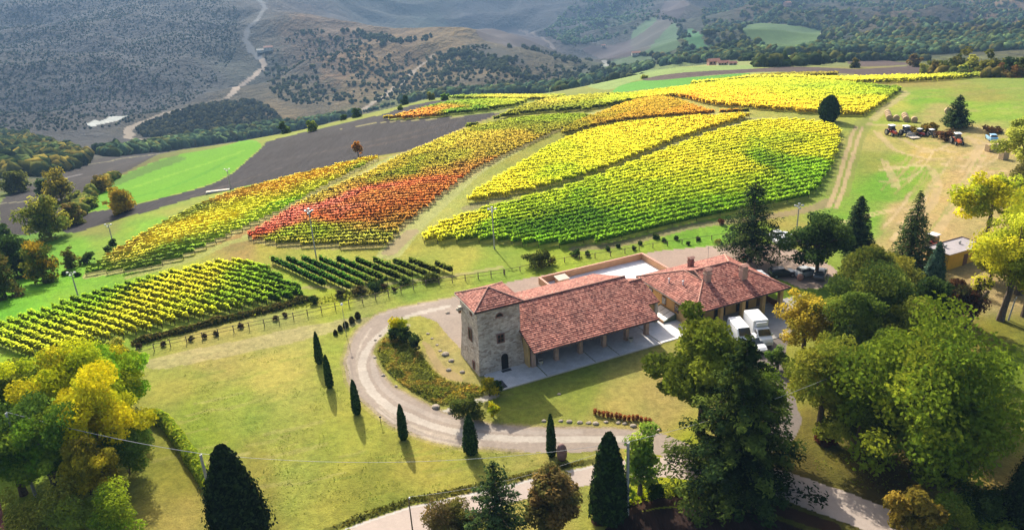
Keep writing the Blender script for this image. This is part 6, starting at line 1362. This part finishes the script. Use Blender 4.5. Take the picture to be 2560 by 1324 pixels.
# ---------------------------------------------------------------- fences
def fence(lb, pts, step, hp, rails=2, diag=True):
    P0 = wpoly(pts, closed=False); seg = np.linalg.norm(np.diff(P0, axis=0), axis=1); cum = np.concatenate([[0], np.cumsum(seg)]); n = int(cum[-1]/step); tt = np.linspace(0, cum[-1], n+1)
    x = np.interp(tt, cum, P0[:, 0]); y = np.interp(tt, cum, P0[:, 1]); z = ground(x, y); o0 = (x[0], y[0], float(z[0])); t = thing('wooden_fence', lb, 'fence', o0)
    for i in range(n+1):
        mb = MB(); mb.tube([(x[i]-o0[0], y[i]-o0[1], z[i]-o0[2]-.2), (x[i]-o0[0], y[i]-o0[1], z[i]-o0[2]+hp)], .07, 6); mb.build('post', M['post'], t)
    for k in range(rails):
        f = .92 if k == 0 else .45; mb = MB(); mb.tube([(x[i]-o0[0], y[i]-o0[1], z[i]-o0[2]+hp*f) for i in range(n+1)], .035, 5); mb.build('rail', M['post'], t)
fence('long rustic post and rail fence running under the vineyards from left to right', [(345,888),(420,868),(560,836),(700,806),(760,792),(860,768),(960,744),(1060,716),(1160,702),(1260,688)], 2.1, 1.15)
fence('low post and wire fence along the bright grass behind the yard', [(1262,686),(1350,668),(1440,650),(1530,640),(1640,618),(1750,604),(1850,590)], 2.6, .95, rails=1)
# ---------------------------------------------------------------- stones and grasses
def rock(px, py, s, lb, grp, mat=M['rock']):
    h = hit(px, py); bm = bmesh.new(); bmesh.ops.create_icosphere(bm, subdivisions=2, radius=1)
    o = rng.random(3)*9
    for v in bm.verts:
        k = .8+.45*float(fbm(v.co.x*1.5+o[0]+v.co.z, v.co.y*1.5+o[1]-v.co.z, 3, 2)); v.co = Vector((v.co.x*s*k*1.2, v.co.y*s*k, (v.co.z*.62+.3)*s*k))
    me = bpy.data.meshes.new('boulder'); bm.to_mesh(me); bm.free(); me.materials.append(mat); ob = bpy.data.objects.new('boulder', me); COL.objects.link(ob); ob.location = (h[0], h[1], h[2]-.04); tag(ob, lb, 'stone', grp)
for k, (x, y) in enumerate(((1360,1052),(1402,1052),(1423,1054),(1450,1056),(1472,1057),(1490,1059),(1515,1055),(1545,1057),(1562,1059),(1583,1065),(1619,1068),(1648,1075))): rock(x, y, .22+.1*rng.random(), 'kerb stone along the drive below the lawn, %s from the left' % ordinal(k+1), 'stones edging the drive')
for k, (x, y, s) in enumerate(((938,850,.2),(950,838,.2),(1070,834,.22),(1080,846,.18),(1093,862,.2),(1101,877,.22),(1114,886,.42),(1128,902,.34),(1122,925,.3),(1156,930,.3),(1120,782,.3),(937,893,.2),(958,938,.25),(990,965,.2),(1090,1018,.42),(1128,1030,.36),(1398,985,.2),(1046,758,.16))): rock(x, y, s, 'field stone on the drive island, %s of the scattered stones from the left' % ordinal(1+sorted([938,950,1070,1080,1093,1101,1114,1128,1122,1156,1120,937,958,990,1090,1128.5,1398,1046]).index(min([938,950,1070,1080,1093,1101,1114,1128,1122,1156,1120,937,958,990,1090,1128.5,1398,1046], key=lambda q_: abs(q_-x-(.5 if y == 1030 else 0))))), 'scattered stones of the drive island')
for k in range(14):
    x = 1488+k*10.5; y = 1036+k*1.7+rng.normal()*2; h = hit(x, y); n = 90; a = rng.random(n)*2*pi; s = rng.random(n)
    P = np.stack([np.cos(a)*s*.25, np.sin(a)*s*.25, .1+.55*rng.random(n)], 1); N = np.stack([np.cos(a), np.sin(a), 0*a], 1)
    tag(leafmesh('dry_grass_clump', P, N, .16+.08*rng.random(n), pal(n, [A_(176,110,66), A_(150,84,56), A_(196,140,90)]), M['leaf'], None, tuple(h), asp=.3), 'rust brown grass clump in the row above the kerb stones, %s from the left' % ordinal(k+1), 'grass clump', 'rust brown grass clumps by the drive')
def scatter(name, lb, pts, per, size, cols, hgt, cat='plants', clump=.5, thr=.0):
    Pp = wpoly(chaikin(pts, True)); x0, y0 = Pp.min(0); x1, y1 = Pp.max(0); n = int((x1-x0)*(y1-y0)*per); x = x0+rng.random(n)*(x1-x0); y = y0+rng.random(n)*(y1-y0); m = inpoly(Pp, x, y); x, y = x[m], y[m]
    if thr: m = fbm(x/2.2, y/2.2, 91, 3) > thr; x, y = x[m], y[m]
    n = len(x); q_ = fbm(x/1.1, y/1.1, 93, 2); z = ground(x, y)+hgt*q_*rng.random(n); P = np.stack([x, y, z], 1); N = unit(n)+np.array([0, 0, .7]); c0 = P.mean(0); cc = np.array(cols); w = fbm(x/3.0, y/3.0, 95, 3); ki = np.clip(((w-.25)*2*len(cols)).astype(int), 0, len(cols)-1)
    C = cc[ki]*(1+(rng.random((n, 1))-.5)*.6); tag(leafmesh(name, P-c0, N, size*(.6+.8*rng.random(n)), C, M['leaf'], None, tuple(c0)), lb, cat, None, 'stuff')
scatter('garden_plants', 'low mixed planting of herbs and grasses covering the drive island slope', [(940,870),(975,838),(1010,850),(1050,880),(1080,925),(1120,955),(1190,962),(1215,985),(1150,1002),(1100,1012),(1060,996),(1000,958),(955,915)], 90, .13, [A_(120,130,60), A_(150,156,66), A_(160,160,76), A_(176,156,76), A_(130,140,60), A_(104,116,54)], .7)
scatter('garden_plants', 'rusty orange and yellow flowering border at the low edge of the drive island', [(1010,965),(1060,985),(1110,998),(1200,985),(1205,968),(1150,965),(1090,962),(1040,950)], 60, .14, [A_(206,160,86), A_(210,184,70), A_(150,140,70), A_(140,150,66), A_(160,156,66)], .7)
scatter('weeds', 'taller grass tufts dotted over the big front lawn', [(400,920),(700,870),(860,870),(900,1020),(1100,1110),(1400,1140),(1100,1240),(800,1300),(560,1290),(560,1180),(440,1050)], 9, .075, [A_(120,140,50), A_(140,152,58), A_(104,120,44)], .14, 'grass', thr=.55)
scatter('weeds', 'rough grass tufts over the shaded right lawn', [(2380,870),(2560,850),(2620,1100),(2560,1260),(2380,1280),(2000,1180),(2080,1120),(2400,1150)], 12, .09, [A_(130,150,54), A_(110,130,46), A_(150,156,60)], .22, 'grass', thr=.5)
scatter('weeds', 'tall weeds on the verge between lawn and lower road', [(820,1318),(1000,1248),(1180,1212),(1300,1186),(1440,1152),(1470,1156),(1300,1200),(1180,1230),(1000,1266),(850,1322)], 45, .14, [A_(96,100,40), A_(120,116,50), A_(80,84,36)], .5, 'grass')
scatter('weeds', 'bright yellow green weeds on the bank right of the lower road', [(1480,1260),(1500,1235),(1600,1215),(1700,1216),(1730,1236),(1640,1246),(1540,1276)], 45, .14, [A_(196,210,40), A_(170,190,40), A_(214,220,50)], .35, 'grass')
scatter('weeds', 'green weeds between the lower left vineyard and the fence', [(330,852),(480,812),(620,776),(780,744),(900,730),(1100,694),(1090,702),(900,745),(780,764),(620,796),(480,830),(340,872)], 14, .18, [A_(150,160,60), A_(130,130,60), A_(110,120,54)], .5, 'grass')
# ---------------------------------------------------------------- far woods, lanes' trees and farms
def blobs_mesh(name, lb, pts, size, cols, seed_=0, squash=.9, kind='stuff', cat='woodland'):
    """each far tree a lumpy little crown of 18 vertices"""
    ov = np.array([(1,0,0),(-1,0,0),(0,1,0),(0,-1,0),(0,0,1),(0,0,-1)], float); of = [(0,2,4),(2,1,4),(1,3,4),(3,0,4),(2,0,5),(1,2,5),(3,1,5),(0,3,5)]
    mid = {}; V0 = [tuple(v) for v in ov]; F0 = []
    def md(a, b):
        k = (min(a, b), max(a, b))
        if k not in mid: v = (np.array(V0[a])+np.array(V0[b])); v /= np.linalg.norm(v); V0.append(tuple(v)); mid[k] = len(V0)-1
        return mid[k]
    for a, b, c in of: ab, bc, ca = md(a, b), md(b, c), md(c, a); F0 += [(a, ab, ca), (b, bc, ab), (c, ca, bc), (ab, bc, ca)]
    V0 = np.array(V0); F0 = np.array(F0); n = len(pts); k = len(V0)
    s = size*(.55+.9*rng.random(n)); r = (.62+.7*rng.random((n, k))); V = V0[None]*r[..., None]*s[:, None, None]; V[..., 2] *= squash*(.8+.5*rng.random(n))[:, None]
    z = ground(pts[:, 0], pts[:, 1]); V = V+np.stack([pts[:, 0], pts[:, 1], z+s*.6], 1)[:, None]
    C = np.array(cols)[rng.integers(0, len(cols), n)]*(1+(rng.random((n, 1))-.5)*.6); C = np.repeat(C, k, axis=0)*(1+(rng.random((n*k, 1))-.5)*.25)
    Ft = (F0[None]+(np.arange(n)*k)[:, None, None]).reshape(-1, 3)
    return tag(mesh_np(name, V.reshape(-1, 3), Ft=Ft, mats=[M['far_leaf']], col=C, smooth=False), lb, cat, None, kind)
def area_pts(pts, n, far=600, thr=None, sc=60, seed_=1):
    Pp = wpoly(chaikin(pts, True), far); x0, y0 = Pp.min(0); x1, y1 = Pp.max(0); out = []
    for _ in range(40):
        x = x0+rng.random(n*3)*(x1-x0); y = y0+rng.random(n*3)*(y1-y0); m = inpoly(Pp, x, y)
        if thr: m &= fbm(x/sc, y/sc, seed_, 5)+(rng.random(len(x))-.5)*.42 > thr
        for fp in FIELDS: m &= ~inpoly(fp, x, y)
        out.append(np.stack([x[m], y[m]], 1))
        if sum(map(len, out)) > n: break
    return np.concatenate(out)[:n]
def line_pts(pts, n, w, far=600):
    P0 = wpoly(pts, far, closed=False); seg = np.linalg.norm(np.diff(P0, axis=0), axis=1); cum = np.concatenate([[0], np.cumsum(seg)]); t = rng.random(n)*cum[-1]
    return np.stack([np.interp(t, cum, P0[:, 0]), np.interp(t, cum, P0[:, 1])], 1)+rng.normal(size=(n, 2))*w
fc = [A_(60,78,50), A_(78,92,56), A_(50,66,48), A_(92,96,54)]; fo = [A_(110,104,60), A_(96,100,58), A_(80,92,56)]; fb = [A_(84,110,84), A_(70,96,76), A_(104,128,84)]
blobs_mesh('distant_woodland', 'wooded valley floor at the far left behind the lower dark field', area_pts([(-60,330),(60,340),(140,372),(200,385),(230,404),(150,440),(60,455),(-80,470)], 1500, 420), 3.6, fc+[A_(130,120,60)])
blobs_mesh('distant_woodland', 'belt of trees along the valley bottom above the bright green field', area_pts([(230,385),(300,378),(400,362),(520,340),(640,318),(760,310),(860,290),(900,284),(760,322),(640,344),(560,356),(420,376),(300,396)], 1500, 420), 3.6, fb+fc)
blobs_mesh('distant_woodland', 'dotted scrub of dark bushes inside the loop of the far lane', area_pts([(340,320),(470,270),(560,256),(640,250),(700,290),(720,320),(600,336),(440,348),(350,342)], 1500, 600), 2.2, [A_(64,68,56), A_(84,84,60), A_(52,60,52)])
blobs_mesh('distant_woodland', 'tree belt along the valley foot behind the vineyard crest', area_pts([(1000,258),(1100,240),(1250,236),(1400,232),(1500,206),(1620,176),(1640,160),(1500,186),(1400,212),(1250,226),(1100,232),(1000,250)], 1500, 560), 3.4, fb+fc)
blobs_mesh('distant_woodland', 'broken wood on the far right hillside', area_pts([(1560,130),(1640,150),(1700,150),(1800,150),(1880,140),(2060,130),(2300,135),(2600,125),(2620,60),(2560,-20),(2000,-30),(1750,10),(1760,100),(1700,140)], 6500, 620, .52, 120, 3), 3.6, fb+fc+fo)
blobs_mesh('distant_woodland', 'dense wood behind the far fields on the right', area_pts([(1640,168),(1700,158),(1820,152),(1900,140),(2060,134),(2200,132),(2320,138),(2420,130),(2600,124),(2600,96),(2300,110),(2000,118),(1900,128),(1760,140),(1660,150)], 3600, 620, .35, 60, 4), 3.4, fc+fb)
blobs_mesh('distant_woodland', 'dark wood on the upper slope left of the brown far field', area_pts([(1380,70),(1420,20),(1480,-20),(1640,-30),(1640,30),(1560,90),(1460,110),(1420,116),(1340,80)], 1800, 1000, .48, 90, 5), 3.4, fb)
blobs_mesh('distant_woodland', 'scrubby trees on the shaded far left hillside', area_pts([(-50,320),(200,330),(320,310),(520,240),(600,120),(600,0),(400,-20),(-50,-20)], 9000, 700, .47, 140, 6), 1.2, [A_(78,88,74), A_(90,96,78), A_(70,80,70)])
blobs_mesh('distant_woodland', 'bushes dotted on the brown middle hills', area_pts([(640,160),(760,60),(900,110),(1060,140),(1190,110),(1320,140),(1500,200),(1400,225),(1100,240),(860,262),(700,260)], 1500, 800, .52, 60, 7), 2.1, [A_(70,80,54), A_(88,92,60)])
blobs_mesh('distant_woodland', 'row of trees beside the far lane and dark ridge below the hilltop', np.concatenate([line_pts([(1080,160),(1140,130),(1200,150),(1260,170),(1330,200)], 240, 10), line_pts([(1300,120),(1400,140),(1520,190),(1560,200)], 260, 12), line_pts([(880,80),(960,100),(1060,122)], 150, 10, 1300), line_pts([(1090,185),(1180,170),(1280,150)], 120, 12)]), 3.0, [A_(60,70,52), A_(76,84,56)])
blobs_mesh('distant_woodland', 'hedge lines between the small far fields on the right', np.concatenate([line_pts([(1570,80),(1640,32),(1700,60),(1712,100),(1700,140)], 160, 5), line_pts([(1860,64),(1912,52),(1990,60),(2060,72)], 160, 5), line_pts([(1870,160),(1900,140),(1980,134),(2060,138)], 130, 4), line_pts([(1880,170),(2000,160),(2090,152),(2200,150),(2300,150)], 260, 4, 480)]), 3.2, fc)
blobs_mesh('distant_woodland', 'low bushes along the edge of the ploughed crest', np.concatenate([line_pts([(860,292),(940,272),(1000,255),(1080,240)], 120, 2.0, 300), line_pts([(640,340),(720,326),(840,300)], 110, 3, 300)]), 1.6, fb+fc)
blobs_mesh('distant_woodland', 'scrub filling the gully left of the bright green field', area_pts([(170,530),(200,490),(250,450),(290,430),(300,450),(250,480),(225,512),(200,545),(180,560)], 260, 150), 1.5, [A_(110,120,60), A_(90,104,54), A_(140,130,64)])
blobs_mesh('distant_woodland', 'bushes under the mixed wood on the right crest', area_pts([(2300,188),(2340,172),(2600,168),(2640,192),(2500,196),(2380,194)], 420, 300), 1.8, [A_(120,110,60), A_(96,104,54), A_(84,92,50)])
def farm(lb, px, py, far, w, d, hh, rz, wallc, roofc, wins=3):
    h = hit(px, py, far); t = thing('farmhouse', lb, 'house', (h[0], h[1], h[2]-.3), rz); mb = MB(); mb.box(-w/2, w/2, -d/2, d/2, 0, hh)
    mb.faces([(-w/2, -d/2, hh), (-w/2, d/2, hh), (-w/2, 0, hh+d*.25), (w/2, -d/2, hh), (w/2, d/2, hh), (w/2, 0, hh+d*.25)], [(0, 2, 1), (3, 4, 5)]); mb.build('wall', wallc, t)
    mb = MB(); o = .4; zr_ = hh+d*.25+.25; z_ = hh-.05
    for s in (-1, 1): mb.hexa([(-w/2-o, s*(d/2+o), z_), (w/2+o, s*(d/2+o), z_), (w/2+o, 0, zr_), (-w/2-o, 0, zr_), (-w/2-o, s*(d/2+o), z_+.15), (w/2+o, s*(d/2+o), z_+.15), (w/2+o, 0, zr_+.15), (-w/2-o, 0, zr_+.15)])
    mb.build('roof', roofc, t)
    for i in range(wins):
        x = -w/2+w*(i+.5)/wins; mb = MB(); mb.box(x-.5, x+.5, -d/2-.06, -d/2-.01, hh*.5, hh*.5+1.2); mb.build('window', M['dark'], t)
PK = plain('pink_render', (.48, .27, .22), .9, amp=.08); CR = plain('cream_render', (.55, .50, .42), .9, amp=.08); RF = plain('far_roof_tiles', (.34, .16, .11), .8, amp=.2, scale=1)
farm('pink farmhouse at the left tip of the far ploughed field', 1783, 163, 430, 7, 4.5, 3.0, .1, PK, RF); farm('long pale barn right of the pink farmhouse', 1807, 163, 430, 7, 4, 1.8, .05, CR, RF, 4); farm('low white outbuilding right of the pale barn', 1830, 163, 430, 5, 3.5, 1.5, 0, CR, RF, 2)
farm('small grey barn further right of the farm buildings', 1912, 164, 430, 4.5, 3, 1.7, 0, CR, M['eave'], 2); farm('pale farmhouse high on the slope beside the far lane bend', 672, 127, 900, 15, 9, 6, .2, CR, RF); farm('lone pale house high on the right hillside', 1968, 16, 900, 14, 10, 8, .3, PK, RF, 3)
farm('small pale shed on the slope beside the bend of the far lane', 652, 131, 900, 12, 8, 4, .2, CR, CR, 2); farm('little house by the foot of the far right green field', 1590, 138, 700, 12, 7, 3.5, 0, CR, RF, 3)
farm('low pale building where the far lane loop ends', 430, 353, 620, 14, 6, 3, 0, CR, RF, 3)
farm('cluster house in the far middle valley', 1508, 118, 900, 9, 7, 4, .2, CR, RF, 2)
h = hit(545, 480); mb = MB(); mb.bbox(-3, 3, -.7, .7, 0, .5, .1); tag(mb.build('water_trough', M['cream'], None, tuple(h), .25), 'long pale trough at the edge of the ploughed strip left of the floodlight pole', 'trough')
# corner of a neighbouring roof at the lower left
nr = thing('neighbour_house', 'corner of a tiled roof at the bottom left edge', 'house', tuple(hit(-10, 1330)), radians(35)); mb = MB()
P_ = [(-4, -6, 2.6), (1.1, -6, 2.6), (1.1, 3.4, 2.6), (-4, 3.4, 2.6)]; mb.box(-4, .8, -6, 3.1, -.5, 2.5); mb.build('wall', M['orange_wall'], nr)
mb = MB(); roof_plane(mb, [(1.1, -6, 2.6), (1.1, 3.4, 2.6), (-1.5, 3.4, 3.6), (-1.5, -6, 3.6)]); under(mb, [(1.1, -6, 2.6), (1.1, 3.4, 2.6), (-1.5, 3.4, 3.6), (-1.5, -6, 3.6)]); roof_plane(mb, [(-4.1, 3.4, 2.6), (-4.1, -6, 2.6), (-1.5, -6, 3.6), (-1.5, 3.4, 3.6)]); under(mb, [(-4.1, -6, 2.6), (-4.1, 3.4, 2.6), (-1.5, 3.4, 3.6), (-1.5, -6, 3.6)]); mb.build('roof', [M['tile'], M['eave'], M['ridge']], nr)
# ---------------------------------------------------------------- the air
hz = MB(); hz.box(-9500, 9500, -9500, 9500, GZ.min()-60, 340); ho = hz.build('haze', [], None); tag(ho, 'thin blue haze filling the valley air', 'haze', None, 'stuff')
hm = bpy.data.materials.new('haze_air'); hm.use_nodes = True; ht_ = hm.node_tree; ht_.nodes.clear(); ou = ht_.nodes.new('ShaderNodeOutputMaterial'); pv_ = ht_.nodes.new('ShaderNodeVolumePrincipled')
pv_.inputs['Color'].default_value = (.36, .62, 1.0, 1); pv_.inputs['Density'].default_value = 0.00014; pv_.inputs['Anisotropy'].default_value = 0.0; ht_.links.new(pv_.outputs[0], ou.inputs['Volume']); ho.data.materials.append(hm)
